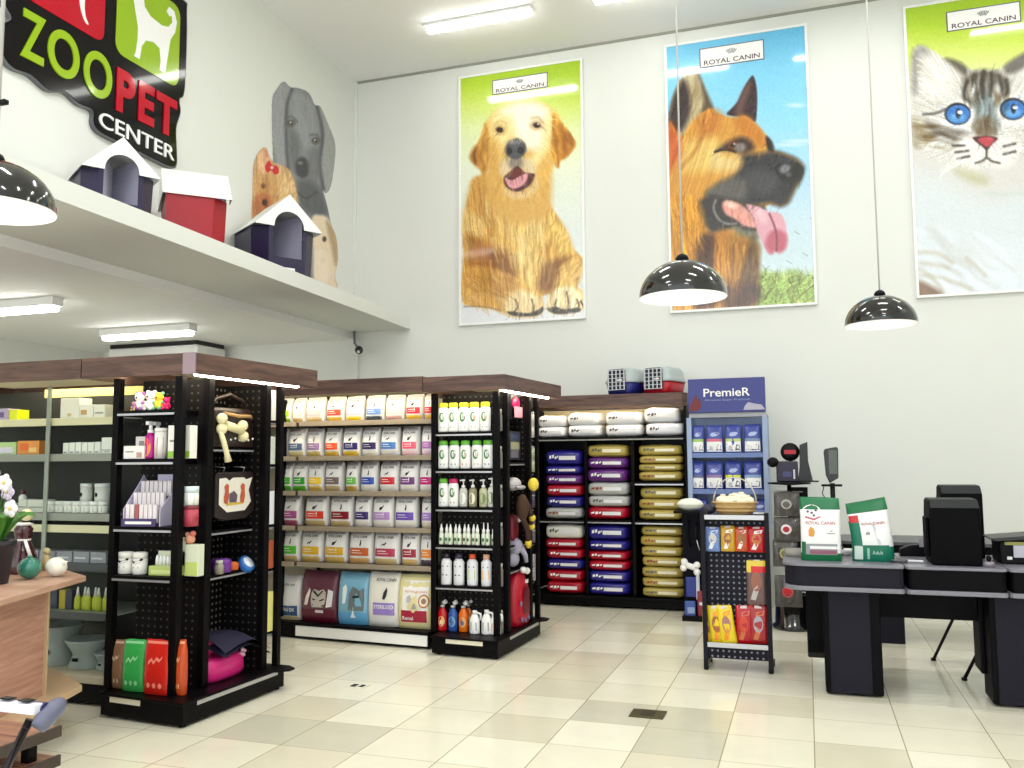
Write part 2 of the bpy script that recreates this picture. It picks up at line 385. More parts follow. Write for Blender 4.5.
for ch, y0, y1, z0, z1, mt, bo, d in (('Z',4.89,5.11,4.725,5.11,SG,.018,0),('O',5.14,5.455,4.72,5.11,SG,.02,0),('O',5.505,5.815,4.70,5.10,SG,.02,0),('P',5.87,6.09,4.675,5.065,SR,.04,.002),('E',6.135,6.335,4.685,5.06,SR,.04,.002),('T',6.36,6.635,4.68,5.055,SR,.04,.002)):
    b = B(); solid_text(b, ch, mt, (XL+.052,y0*KS,CAM_H+(z0-CAM_H)*KS), (0,1,0), (0,0,1), (1,0,0), (y1-y0)*KS, (z1-z0)*KS, .012, bo); b.build('letter', t, 0, True)
b = B(); solid_text(b, 'CENTER', SW, (XL+.052,5.69*KS,CAM_H+(4.465-CAM_H)*KS), (0,1,0), (0,0,1), (1,0,0), .92, .134, .012, .004); b.build('small_lettering', t, 0, True)

# ------------------------------------------------------------------ pet houses on the ledge
def pet_house(label, c, th, col, s=1.0):
    t = thing('pet_house', label, 'pet house', c, th, 'plastic pet houses on the ledge')
    w, d, h, ch = .66*s, .56*s, .50*s, .13*s
    oc = lambda w, d: [(-w/2+ch,-d/2),(w/2-ch,-d/2),(w/2,-d/2+ch),(w/2,d/2),(-w/2,d/2),(-w/2,-d/2+ch)]
    b = B(); o0 = oc(w*.94,d*.94); o1 = oc(w,d); r0 = [Vector((x,y,0)) for x,y in o0]; r1 = [Vector((x,y,h)) for x,y in o1]
    n = 6; a = w/2-ch
    b.add(r0+r1, [(0,1,2,3,4,5)]+[(i,(i+1)%n,n+(i+1)%n,n+i) for i in range(1,n)], col)
    rr = .155*s; zs = .2*s; zc = h
    fy = lambda z: -(d*.94/2+(d-d*.94)/2*z/h)
    P3 = lambda pts: [Vector((x, fy(z), z)) for x,z in pts]
    b.add(P3([(-a*.94,0),(a*.94,0),(a,h),(rr,h),(rr,zs),(-rr,zs),(-rr,h),(-a,h)]), [tuple(range(8))], col)
    b.build('body', t)
    # roof: white, its front gable cut by the round doorway
    b = B(); W2, D2, ap = w/2+.025*s, d/2+.03*s, .33*s
    y0 = -D2
    arc = [(rr*math.cos(k*PI/12), h+rr*math.sin(k*PI/12)) for k in range(13)]
    g = [(-W2,h-.01),(0,h+ap),(W2,h-.01)]
    b.add([Vector((x,y0,z)) for x,z in [(W2,h-.01)]+[(rr,h-.01)]+arc+[(-rr,h-.01)]+[(-W2,h-.01),(0,h+ap)]], [tuple(range(18))], WHITE)
    b.add([Vector((x,D2,z)) for x,z in g], [(0,1,2)], WHITE)
    f = [Vector((x,y0,z)) for x,z in g]+[Vector((x,D2,z)) for x,z in g]
    b.add(f, [(0,1,4,3),(1,2,5,4)], WHITE)
    b.build('roof', t, .006)
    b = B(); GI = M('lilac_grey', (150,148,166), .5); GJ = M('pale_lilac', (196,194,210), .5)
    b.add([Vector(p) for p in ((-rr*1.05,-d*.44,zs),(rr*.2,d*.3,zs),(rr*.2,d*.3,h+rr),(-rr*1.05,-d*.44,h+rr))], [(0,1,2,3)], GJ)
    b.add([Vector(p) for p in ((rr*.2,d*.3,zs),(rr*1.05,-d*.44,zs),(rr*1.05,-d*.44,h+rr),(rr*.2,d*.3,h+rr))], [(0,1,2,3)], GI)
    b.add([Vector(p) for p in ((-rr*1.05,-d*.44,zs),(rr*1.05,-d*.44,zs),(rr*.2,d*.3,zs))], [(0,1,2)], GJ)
    b.build('interior', t)
    b = B(); b.box(-.08*s,.08*s,-d*.478-.006,-d*.47,.03*s,.1*s,PAPER)
    for k in range(3): b.box((-.06+k*.045)*s,(-.03+k*.045)*s,-d*.478-.008,-d*.478-.005,.05*s,.08*s,BLACKP)
    b.build('sticker', t)
    return t
NAVY = M('navy_plastic', (26,18,58), .35); CRIM = M('crimson_plastic', (158,8,30), .35)
ZT = 3.461
pet_house('dark blue pet house with white roof under the shop sign', (-5.17,5.43,ZT), math.radians(57), NAVY, .82)
pet_house('crimson pet house with white roof, turned side-on between two blue ones', (-5.14,6.36,ZT), math.radians(134), CRIM, .92)
pet_house('dark blue pet house with white roof in front of the grey dog decal', (-5.12,7.62,ZT), math.radians(57), NAVY, 1.02)
# ------------------------------------------------------------------ printed pictures
class Paint:
    """a printed picture as a fine grid of coloured points lying on a wall"""
    def __init__(s, P00, U, V, nu, nv, base=(255,255,255)):
        s.P00, s.U, s.V, s.nu, s.nv = Vector(P00), Vector(U), Vector(V), nu, nv
        u, v = np.meshgrid(np.linspace(0,1,nu), np.linspace(0,1,nv))
        W = np.array(s.P00)[None,None]+u[...,None]*np.array(s.U)+v[...,None]*np.array(s.V)
        D = W-np.array(EYE); s.W = W
        k = D@np.array(FW); s.X = 512+FPX*(D@np.array(RT))/k; s.Y = 384-FPX*(D@np.array(UP))/k
        s.u, s.v = u, v
        s.img = np.ones((nv,nu,3))*np.array(base, float); s.al = np.ones((nv,nu))
        A = np.stack([s.X.ravel(), s.Y.ravel(), np.ones(nu*nv)], 1)
        jj, ii = np.meshgrid(np.arange(nu), np.arange(nv))
        s.cj = np.linalg.lstsq(A, jj.ravel(), rcond=None)[0]; s.ci = np.linalg.lstsq(A, ii.ravel(), rcond=None)[0]
        s.soft = 1.0
    def win(s, pts, pad):
        p = np.array(pts, float); c = []
        for q in ((p.min(0)[0]-pad,p.min(0)[1]-pad),(p.max(0)[0]+pad,p.min(0)[1]-pad),(p.min(0)[0]-pad,p.max(0)[1]+pad),(p.max(0)[0]+pad,p.max(0)[1]+pad)):
            c.append(((q[0]*s.ci[0]+q[1]*s.ci[1]+s.ci[2]), (q[0]*s.cj[0]+q[1]*s.cj[1]+s.cj[2])))
        c = np.array(c); i0, j0 = np.floor(c.min(0)).astype(int)-3; i1, j1 = np.ceil(c.max(0)).astype(int)+4
        return slice(max(i0,0), max(min(i1,s.nv),0)), slice(max(j0,0), max(min(j1,s.nu),0))
    def dist(s, pts, sl):
        X, Y = s.X[sl], s.Y[sl]; ins = np.zeros(X.shape, bool); d = np.full(X.shape, 1e9); n = len(pts)
        for a in range(n):
            x1,y1 = pts[a]; x2,y2 = pts[(a+1)%n]
            if y1 != y2:
                c = ((y1 > Y) != (y2 > Y)) & (X < (x2-x1)*(Y-y1)/(y2-y1)+x1); ins ^= c
            L = (x2-x1)**2+(y2-y1)**2+1e-9; t = np.clip(((X-x1)*(x2-x1)+(Y-y1)*(y2-y1))/L, 0, 1)
            d = np.minimum(d, (X-x1-t*(x2-x1))**2+(Y-y1-t*(y2-y1))**2)
        d = np.sqrt(d); return np.where(ins, -d, d)
    def mask(s, pts, soft, smooth, sl): 
        if smooth: pts = spline(pts, 4)
        return np.clip(.5-s.dist(pts, sl)/soft, 0, 1)
    def put(s, sl, k, col):
        k = k[...,None]; s.img[sl] = s.img[sl]*(1-k)+np.array(col, float)*k
    def poly(s, pts, col, soft=1.2, al=1, smooth=True):
        sl = s.win(pts, soft+2); s.put(sl, s.mask(pts, soft, smooth, sl)*al, col)
    def ell(s, cx, cy, rx, ry, col, soft=1.0, al=1, rot=0):
        a = math.radians(rot); R = max(rx,ry)+soft+1; sl = s.win([(cx-R,cy-R),(cx+R,cy+R)], 0)
        x, y = s.X[sl]-cx, s.Y[sl]-cy; xr = x*math.cos(a)+y*math.sin(a); yr = -x*math.sin(a)+y*math.cos(a)
        d = (np.hypot(xr/rx, yr/ry)-1)*min(rx,ry); s.put(sl, np.clip(.5-d/soft,0,1)*al, col)
    def line(s, pts, w, col, soft=.8, al=1, taper=False):
        if len(pts) > 2: pts = spline(pts, 5, False)+[pts[-1]]
        sl = s.win(pts, w+soft+1); X, Y = s.X[sl], s.Y[sl]; k = np.zeros(X.shape); n = len(pts)-1
        for a in range(n):
            (x1,y1),(x2,y2) = pts[a], pts[a+1]; L = (x2-x1)**2+(y2-y1)**2+1e-9
            t = np.clip(((X-x1)*(x2-x1)+(Y-y1)*(y2-y1))/L, 0, 1)
            ww = w*(1-(a+t)/n*.85) if taper else w
            d = np.hypot(X-x1-t*(x2-x1), Y-y1-t*(y2-y1))-ww/2; k = np.maximum(k, np.clip(.5-d/soft,0,1))
        s.put(sl, k*al, col)
    def fur(s, pts, n, ang, length=(4,9), w=.7, amp=26, al=.55, seed=1, tint=(1,1,.8)):
        """short hairs across an outline, each lighter or darker than what is under it"""
        r = random.Random(seed); p = np.array(pts); lo, hi = p.min(0), p.max(0); sp = pts
        for _ in range(n):
            for _t in range(12):
                x, y = r.uniform(lo[0],hi[0]), r.uniform(lo[1],hi[1]); c = False
                for a in range(len(sp)):
                    x1,y1 = sp[a]; x2,y2 = sp[(a+1)%len(sp)]
                    if (y1 > y) != (y2 > y) and x < (x2-x1)*(y-y1)/(y2-y1)+x1: c = not c
                if c: break
            else: continue
            th = math.radians(ang(x,y) if callable(ang) else ang)+r.gauss(0,.25); L = r.uniform(*length)
            i = int(np.clip(x*s.ci[0]+y*s.ci[1]+s.ci[2],0,s.nv-1)); j = int(np.clip(x*s.cj[0]+y*s.cj[1]+s.cj[2],0,s.nu-1))
            g = r.gauss(0,1)*amp/130; col = np.clip(s.img[i,j]*(1+g*np.array((.8,1.0,1.35) if g < 0 else (.75,.9,1.0))), 0, 255)
            bend = r.gauss(0,.18)
            s.line([(x,y),(x+math.cos(th)*L*.5,y+math.sin(th)*L*.5),(x+math.cos(th+bend)*L,y+math.sin(th+bend)*L)], w, col, .8, al, True)
    def streak(s, pts, ang, amp, L, wd, seed=1, soft=4, al=1):
        """lengthwise light and dark strands across an outline, laid along a direction"""
        sl = s.win(pts, soft+2); k = np.clip(.5-s.dist(spline(pts, 3), sl)/soft, 0, 1)*al; X, Y = s.X[sl], s.Y[sl]
        th = np.radians(ang(X, Y) if callable(ang) else ang+0*X); r = np.random.default_rng(seed); T = r.normal(0,1,(97,97))
        X = X+1.3*np.sin(Y/6.3+X/11+seed)+.8*np.sin(Y/2.9-X/5); Y = Y+1.2*np.sin(X/5.7+seed*2)
        a, b = (X*np.cos(th)+Y*np.sin(th))/L+300, (-X*np.sin(th)+Y*np.cos(th))/wd+300
        i, j = np.floor(a).astype(int), np.floor(b).astype(int); fa, fb = a-i, b-j; fa = fa*fa*(3-2*fa); fb = fb*fb*(3-2*fb)
        t = lambda p, q: T[p % 97, q % 97]
        n = t(i,j)*(1-fa)*(1-fb)+t(i+1,j)*fa*(1-fb)+t(i,j+1)*(1-fa)*fb+t(i+1,j+1)*fa*fb
        n = np.clip(n, -2, 2)*amp; m = n[...,None]*np.where(n[...,None] < 0, np.array((.8,1,1.35)), np.array((.7,.85,1.0)))
        s.img[sl] = s.img[sl]*(1+m*k[...,None])
    def vgrad(s, stops):
        ys = [a for a,_ in stops]; cs = np.array([c for _,c in stops], float)
        for k in range(3): s.img[...,k] = np.interp(s.Y, ys, cs[:,k])
    def noise(s, amp, cell=6, seed=0):
        r = np.random.default_rng(seed); g = r.normal(0,1,(s.nv//cell+2, s.nu//cell+2))
        yy, xx = np.arange(s.nv)/cell, np.arange(s.nu)/cell; i, j = yy.astype(int), xx.astype(int); fy, fx = (yy-i)[:,None], (xx-j)[None]
        n = g[i][:,j]*(1-fy)*(1-fx)+g[i+1][:,j]*fy*(1-fx)+g[i][:,j+1]*(1-fy)*fx+g[i+1][:,j+1]*fy*fx
        s.img += (n*amp)[...,None]
    def build(s, name, parent, mat, thick=0, nrm=(0,0,0), cut=False):
        nu, nv = s.nu, s.nv; co = s.W.reshape(-1,3)+np.array(nrm)*thick
        i, j = np.meshgrid(np.arange(nv-1), np.arange(nu-1), indexing='ij')
        f = np.stack([i*nu+j, i*nu+j+1, (i+1)*nu+j+1, (i+1)*nu+j], -1).reshape(-1,4)
        col = np.clip(s.img,0,255)/255; col = np.where(col <= .04045, col/12.92, ((col+.055)/1.055)**2.4).reshape(-1,3)
        if cut:
            ok = (s.al.ravel() > .5)[f].mean(1) > .5; f = f[ok]
            used = np.unique(f); mp = np.full(nu*nv, -1); mp[used] = np.arange(len(used)); f = mp[f]; co = co[used]; col = col[used]
        me = bpy.data.meshes.new(name)
        me.vertices.add(len(co)); me.vertices.foreach_set('co', co.ravel().astype(np.float32))
        me.loops.add(f.size); me.loops.foreach_set('vertex_index', f.ravel().astype(np.int32))
        me.polygons.add(len(f)); me.polygons.foreach_set('loop_start', np.arange(0,f.size,4,dtype=np.int32)); me.polygons.foreach_set('loop_total', np.full(len(f),4,np.int32))
        me.update(calc_edges=True)
        a = me.attributes.new('print', 'FLOAT_COLOR', 'POINT'); a.data.foreach_set('color', np.concatenate([col, np.ones((len(col),1))],1).astype(np.float32).ravel())
        me.materials.append(mat)
        if parent: me.transform(wm(parent).inverted())
        o = bpy.data.objects.new(name, me); C.objects.link(o)
        if parent: o.parent = parent
        return o
GLOSS = attr_mat('glossy_print', .12, 1.0); MATT = attr_mat('vinyl_print', .45)
FR = M('white_frame', (242,243,240), .3)
YP = YB-.035
def crop(ox, oy, sc): return lambda *pts: [(ox+x/sc, oy+y/sc) for x,y in pts]
def poster(label, x0, x1, z0, z1):
    t = thing('wall_poster', label, 'poster', ((x0+x1)/2, YB, z0), 0, 'tall animal posters on the back wall')
    b = B(); f = .028
    for q in ((x0-f,x1+f,z0-f,z0),(x0-f,x1+f,z1,z1+f),(x0-f,x0,z0,z1),(x1,x1+f,z0,z1)): b.box(q[0],q[1],YP-.012,YB-.001,q[2],q[3],FR)
    b.build('frame', t, .004, True)
    return t, Paint((x0,YP,z1), (x1-x0,0,0), (0,0,z0-z1), 200, 400)
def brand_box(t, quad, px, c):
    """white brand plate: border, crown of strokes, two words"""
    x0, z0, x1, z1 = quad; y = YP-.003
    b = B(); b.box(x0,x1,y,YP-.0005,z0,z1,M('plate_border',(90,80,100),.4)); b.box(x0+.012,x1-.012,y-.001,y,z0+.012,z1-.012,PAPER)
    b.build('brand_plate', t, 0, True)
    w, h = x1-x0, z1-z0; b = B(); INK = M('ink_plum', (70,25,55), .4)
    for k in range(7):
        a = math.radians(-36+12*k); cx, cz = x0+w*.5, z0+h*.42
        p = [(cx+math.sin(a)*r+math.cos(a)*s_, cz+math.cos(a)*r*.9-math.sin(a)*s_) for r,s_ in ((h*.16,-.0028),(h*.16,.0028),(h*.42,.0055),(h*.42,-.0055))]
        b.add([(q[0],y-.003,q[1]) for q in p], [(0,1,2,3)], M('ink_grey', (120,118,125), .4))
    b.build('crown_mark', t, 0, True)
    b = B(); add_text(b, 'ROYAL CANIN', INK, lambda u,v: (x0+w*(.07+.86*u), y-.003, z0+h*(.12+.24*v)), .012); b.build('brand_lettering', t, 0, True)

# golden retriever -------------------------------------------------------
t, P = poster('tall poster of a golden retriever lying down, on lime green', -4.06, -2.475, 3.335, 6.525)
a = crop(455,55,5.3); d = crop(455,190,5.486)
P.vgrad([(60,(163,200,22)),(85,(178,210,40)),(105,(208,226,110)),(130,(228,238,178)),(170,(232,238,215)),(230,(226,233,230)),(300,(232,234,238)),(325,(238,238,242))])
body = d((110,-70),(80,10),(55,110),(40,250),(48,340),(40,430),(40,610),(110,640),(200,650),(270,668),(310,690),(440,692),(482,650),(478,585),(516,575),(506,655),(560,680),(660,672),(706,640),(702,560),(672,520),(700,420),(695,368),(650,320),(610,220),(560,140),(515,60),(500,-60),(300,-100))
P.poly(body, (218,168,84), 2.5)
P.poly(d((110,-60),(60,90),(50,230),(120,280),(180,250),(230,120),(240,-30)), (203,148,66), 10, .8)
P.poly(d((55,110),(45,240),(160,260),(170,180),(110,130)), (240,205,140), 8, .7)
P.poly(d((60,250),(70,420),(180,430),(330,470),(320,360),(220,310),(130,260)), (166,106,38), 9, .85)
P.poly(d((180,330),(200,420),(330,470),(340,400),(270,340)), (128,76,26), 9, .7)
P.poly(d((250,20),(300,260),(360,470),(430,560),(470,400),(500,220),(480,30),(380,-30)), (240,204,128), 12, .85)
P.poly(d((390,20),(400,180),(440,200),(470,60)), (252,228,170), 9, .7)
P.poly(d((510,120),(560,330),(640,340),(610,220)), (232,196,110), 9, .7)
P.poly(d((470,450),(500,400),(600,370),(640,380),(580,450),(530,550),(480,560),(455,520)), (138,88,44), 7, .9)
P.poly(d((60,440),(180,430),(320,475),(400,545),(470,600),(480,660),(430,690),(310,690),(200,650),(60,610)), (216,164,86), 5)
P.poly(d((60,470),(200,450),(320,520),(250,590),(120,560)), (186,132,62), 9, .7)
P.poly(d((280,590),(350,550),(440,570),(480,640),(440,690),(310,690),(270,650)), (242,216,166), 6, .95)
P.poly(d((600,400),(690,370),(700,440),(672,520),(600,530),(540,560),(570,460)), (228,184,104), 5)
P.poly(d((515,590),(560,540),(640,530),(700,580),(706,640),(660,672),(560,680),(506,655)), (246,224,176), 5)
for q in (((330,600),(345,640),(320,672)),((420,600),(432,640),(428,676)),((612,560),(622,610),(618,660)),((555,600),(548,640),(540,660)),((668,600),(680,630),(676,650))):
    P.line(d(*q), 1.6, (96,66,40), 1.2, .9, )
P.poly(d((285,668),(330,668),(400,676),(450,660),(480,640),(482,665),(440,690),(330,692)), (52,46,46), 1.5, .95)
P.poly(d((505,655),(550,640),(600,655),(680,645),(680,668),(600,680),(545,678)), (58,52,50), 1.5, .95)
P.line(d((690,610),(705,640)), 1.6, (60,50,45)); P.line(d((50,640),(160,640),(250,662)), 1.5, (120,100,80), 1.2, .6)
def ga(x, y): return 90+(x-520)*.7
gv = lambda x,y: 90+(x-520)*.45
P.streak(body, gv, .13, 16, 2.6, 5); P.streak(body, gv, .10, 9, 1.3, 6)
P.fur(body, 900, ga, (5,12), 1.0, 13, .5, 5)
chest = d((250,20),(210,200),(330,450),(430,560),(500,400),(620,330),(560,140),(480,30),(380,-30))
for k in range(70):
    rr_ = random.Random(k); u_ = rr_.uniform(-1,1); x_ = 330+u_*190+70*rr_.uniform(-.3,.6); y_ = rr_.uniform(20,400)
    P.line(d((x_,y_),(x_-(x_-400)*.06+u_*14,y_+45),(x_-(x_-400)*.18+u_*22,y_+90)), rr_.uniform(1.4,3), (252,226,160) if k % 4 else (190,132,60), 2.2, .45, True)
for k in range(40):
    rr_ = random.Random(k+500); x_ = rr_.uniform(60,300); y_ = rr_.uniform(470,600); P.line(d((x_,y_),(x_+25,y_+14),(x_+52,y_+36)), 1.4, (240,204,140) if k % 2 else (170,116,56), 1.4, .5, True)
# head
P.poly(a((160,700),(170,600),(240,560),(470,560),(505,620),(512,720),(480,860),(330,900),(215,840)), (222,172,88), 9, .9)
P.poly(a((158,370),(230,292),(330,250),(440,250),(520,290),(562,360),(545,470),(520,560),(500,640),(450,720),(340,760),(250,730),(195,640),(172,540),(152,470)), (228,180,94), 5)
P.poly(a((190,340),(250,275),(340,245),(430,248),(505,290),(530,360),(505,470),(500,540),(440,600),(400,560),(420,480),(330,440),(260,480),(240,560),(190,480)), (250,228,160), 9)
P.poly(a((240,300),(330,255),(430,255),(490,300),(470,360),(450,480),(385,500),(350,450),(330,440),(300,330)), (255,250,228), 9)
P.poly(a((185,430),(240,480),(235,600),(260,680),(200,640),(175,540)), (218,166,80), 8, .9)
P.poly(a((440,580),(500,500),(520,570),(480,660),(430,680),(436,620)), (232,182,92), 7, .9)
P.poly(a((165,360),(140,420),(110,480),(82,525),(85,560),(125,598),(150,645),(172,610),(180,540),(182,440)), (206,150,62), 2.2)
P.poly(a((110,480),(82,525),(85,560),(130,600),(140,540)), (160,100,36), 5, .85)
P.poly(a((520,305),(560,350),(600,400),(636,455),(634,490),(600,535),(562,560),(545,602),(525,570),(508,500),(515,400)), (214,148,50), 2.2)
P.poly(a((560,370),(632,455),(620,500),(570,550),(565,450)), (172,104,28), 5, .8)
P.line(a((525,330),(535,450),(545,590)), 2.5, (150,92,30), 3, .6)
for q in ((238,396),(432,372)): P.ell(*a(q)[0], 6.5, 5, (196,150,84), 5, .7); P.ell(*a(q)[0], 3.9, 2.7, (70,42,28), 1.6, .95, 12); P.ell(*a(q)[0], 2.2, 2.1, (24,14,14), 1)
P.ell(*a((440,366))[0], 1, 1, (235,225,225), .8)
P.line(a((205,370),(240,350),(270,362)), 2, (214,180,110), 2.5, .8); P.line(a((405,335),(440,330),(465,355)), 2, (196,160,90), 2.5, .7)
P.poly(a((250,560),(290,540),(350,545),(395,550),(430,600),(410,640),(370,620),(330,590),(290,620),(255,645),(235,610)), (226,206,170), 6, .9)
P.poly(a((290,550),(350,550),(355,590),(320,600),(285,590)), (128,118,112), 5, .85)
P.poly(a((262,500),(285,460),(330,440),(368,465),(378,505),(355,540),(318,555),(280,535)), (84,82,88), 2.2)
P.ell(*a((288,508))[0], 2.8, 3.6, (38,36,40), 1.6); P.ell(*a((348,505))[0], 3.4, 3.4, (34,32,36), 1.6); P.ell(*a((310,462))[0], 6, 2, (140,140,146), 3, .7)
P.poly(a((258,648),(290,620),(330,588),(370,622),(420,630),(415,660),(385,700),(330,725),(290,715),(265,690)), (78,40,42), 1.6)
P.poly(a((266,650),(300,664),(345,640),(386,626),(378,665),(352,695),(310,708),(280,692)), (226,158,166), 1.4)
P.poly(a((290,630),(330,600),(365,625),(340,640),(300,655)), (110,40,44), 1.6, .9)
P.line(a((300,662),(310,690)), 1, (190,120,130), 1, .7)
P.poly(a((255,700),(330,730),(400,700),(430,640),(445,660),(420,730),(340,765),(270,740)), (236,206,150), 4, .85)
hd = a((150,370),(230,290),(330,250),(440,250),(520,290),(570,360),(550,470),(480,760),(220,760),(175,560))
P.streak(hd, lambda x,y: np.degrees(np.arctan2(y-112, x-515)), .055, 8, 1.5, 7)
for e_, s_ in ((a((165,360),(140,420),(82,525),(125,598),(172,610),(182,440)),3),(a((520,305),(600,400),(636,455),(562,560),(545,602),(508,500)),4)): P.streak(e_, 100 if s_ == 3 else 78, .16, 12, 2, s_)
P.fur(hd, 500, lambda x,y: math.degrees(math.atan2(y-105, x-515)), (4,9), .9, 10, .5, 9)
P.noise(3, 2, 4)
P.build('print', t, GLOSS)
q0, q1, q2 = at(*a((198,210))[0], YP), at(*a((492,90))[0], YP), at(*a((492,158))[0], YP)
brand_box(t, (q0.x, (q0.z+q2.z)/2-.02, q1.x, q1.z), None, None)

# german shepherd ----------------------------------------------------------
t, P = poster('tall poster of a german shepherd panting against blue sky', -1.415, .145, 3.335, 6.515)
a = crop(660,25,5.297); d = crop(660,165,5.121)
P.vgrad([(28,(96,184,226)),(70,(128,205,240)),(120,(146,213,244)),(170,(172,216,238)),(220,(200,222,234)),(290,(206,222,226))])
for (x,y,rx,ry) in ((745,615,70,8),(680,635,60,7),(720,425,40,10)): P.ell(*a((x,y))[0], rx/5.3, ry/5.3, (232,240,244), 3, .7)
P.poly(d((480,590),(520,545),(600,560),(680,540),(760,565),(830,600),(830,740),(480,740)), (150,176,86), 8)
P.fur(d((490,560),(800,560),(800,720),(490,720)), 420, lambda x,y: -70+50*math.sin(x*1.7+y), (4,12), 1.1, 46, .8, 3, (1,.95,.8))
for q in ((690,340),(730,450),(650,490),(770,270)): P.line([d(q)[0], (d(q)[0][0]+5, d(q)[0][1]+3)], .7, (120,140,130), 1, .8)
# ears
P.poly(a((355,475),(380,440),(410,405),(440,340),(470,290),(492,268),(508,310),(515,380),(512,470),(500,515),(440,490)), (58,40,44), 1.8)
P.poly(a((400,455),(430,370),(470,300),(480,330),(450,420),(430,480)), (112,80,74), 5, .8)
P.poly(a((40,520),(58,420),(80,340),(110,285),(150,248),(195,250),(225,300),(245,350),(275,430),(285,470),(200,560),(110,640),(40,640)), (176,160,122), 1.8)
P.poly(a((45,520),(62,410),(100,320),(130,290),(155,360),(160,450),(140,520),(110,560),(60,560)), (50,36,40), 6, .95)
P.poly(a((205,260),(240,345),(280,440),(240,480),(215,460),(235,400)), (70,58,48), 5, .9)
head = a((40,520),(110,590),(160,520),(215,470),(275,440),(310,470),(400,490),(450,480),(500,515),(550,570),(590,620),(602,660),(660,680),(720,705),(757,742))+d((736,25),(722,80),(690,130),(660,190),(622,212),(588,205),(540,215),(500,330),(470,400),(505,470),(500,600),(490,715),(440,730),(60,745),(30,600),(20,100))
P.poly(head, (212,152,64), 2)
P.poly(a((220,480),(290,450),(330,480),(300,560),(250,620),(190,620)), (190,118,50), 10, .85)
P.poly(a((390,500),(450,480),(510,530),(560,600),(540,640),(480,600),(420,560)), (200,124,44), 7, .9)
P.poly(a((120,640),(200,600),(300,600),(330,680),(270,768),(110,768)), (228,192,108), 12, .9)
P.poly(a((280,670),(350,690),(430,690),(420,768),(280,768)), (228,204,140), 10, .85)
P.poly(a((45,520),(100,590),(110,680),(60,768),(40,768)), (196,84,28), 8, .9)
P.line(a((110,760),(190,660),(240,560)), 3, (168,106,38), 4, .7)
# eye and brow
P.poly(a((300,665),(340,630),(385,605),(430,590),(480,610),(500,650),(470,672),(430,680),(390,668),(340,662)), (56,38,34), 6, .95)
P.ell(*a((385,638))[0], 5, 4.4, (112,62,34), 1.5); P.ell(*a((387,638))[0], 2.4, 2.4, (22,14,14), 1); P.ell(*a((426,648))[0], 5.5, 4.5, (142,138,140), 3, .8); P.ell(*a((394,630))[0], .9, .9, (240,235,230), .7)
P.line(a((290,672),(345,658),(400,672)), 2.2, (40,26,22), 1.5)
P.poly(a((560,590),(585,605),(602,640),(600,672),(570,660)), (36,28,30), 3)
# muzzle
muz = a((440,690),(520,680),(600,668),(660,682),(720,706),(757,742))+d((737,25),(722,80),(690,130),(660,190),(622,212),(588,205),(560,195),(500,205),(430,205),(370,190),(320,175),(270,180),(235,150),(290,100),(370,60),(420,0))
P.poly(muz, (48,48,54), 7)
P.poly(d((240,150),(300,90),(390,60),(450,80),(440,170),(360,180)), (104,100,96), 9, .8)
P.poly(d((440,40),(520,20),(600,50),(590,120),(500,150)), (72,74,80), 9, .8)
P.poly(d((590,20),(620,-5),(690,-10),(735,20),(720,75),(670,90),(620,70)), (24,23,28), 3)
P.ell(*d((640,18))[0], 6, 4.2, (150,152,158), 3, .75, -25); P.ell(*d((660,48))[0], 3.4, 2.4, (96,96,102), 2, .8)
# mouth
P.poly(d((195,190),(250,160),(320,165),(420,195),(500,205),(540,225),(520,290),(500,340),(430,345),(380,320),(300,345),(240,330),(210,270)), (54,50,52), 5)
P.line(d((285,180),(275,220),(295,270),(340,300),(390,300)), 2.2, (150,148,146), 2, .8)
P.poly(d((318,205),(340,180),(400,195),(450,230),(480,270),(490,320),(430,310),(380,275),(335,250)), (226,156,146), 3)
P.ell(*d((365,205))[0], 6, 3, (248,220,205), 3, .8, 20)
P.poly(d((370,315),(440,330),(500,345),(505,375),(460,388),(400,360)), (112,116,104), 5, .9)
P.poly(d((442,205),(500,212),(560,240),(612,246),(640,290),(652,370),(644,425),(612,450),(592,440),(572,456),(550,445),(520,390),(492,325),(480,270)), (222,166,180), 1.6)
P.poly(d((560,350),(600,330),(648,360),(644,425),(612,450),(592,440),(572,456),(552,440),(540,400)), (186,92,110), 5, .9)
P.line(d((560,250),(585,310),(598,370),(596,440)), 2, (128,62,80), 1.6, .9); P.ell(*d((520,260))[0], 5, 8, (240,205,210), 4, .6, -25)
# neck
P.poly(d((60,170),(190,180),(230,300),(240,350),(195,400),(190,480),(60,480)), (214,146,40), 9, .8)
P.poly(d((200,370),(260,350),(300,380),(290,480),(270,560),(300,700),(170,720),(180,480)), (66,36,20), 7, .9)
P.poly(d((290,345),(360,350),(350,470),(300,560),(280,520)), (190,124,42), 6, .9)
P.poly(d((360,360),(500,400),(505,470),(480,560),(420,640),(340,620),(330,520)), (168,114,38), 8, .9)
P.poly(d((455,400),(500,400),(500,640),(440,720),(400,700)), (96,68,32), 8, .85)
P.poly(d((330,620),(500,620),(490,720),(330,735)), (72,44,26), 10, .8)
sv = lambda x,y: np.where(y > 205, 95+(x-700)*.35, 150-(x-700)*.25)
P.streak(head, sv, .055, 7, 1.4, 11); P.streak(head, sv, .045, 14, 3, 13)
P.streak(d((60,170),(190,180),(240,350),(300,400),(480,420),(500,715),(60,730)), lambda x,y: 85+(x-700)*.4, .22, 20, 2.6, 14)
P.streak(a((40,520),(58,420),(110,285),(150,248),(225,300),(285,470),(200,560),(110,640)), 100, .14, 14, 2, 15)
P.fur(head, 700, lambda x,y: 100+(x-700)*.5 if y > 210 else 140-(x-700)*.3, (4,11), .9, 14, .5, 12)
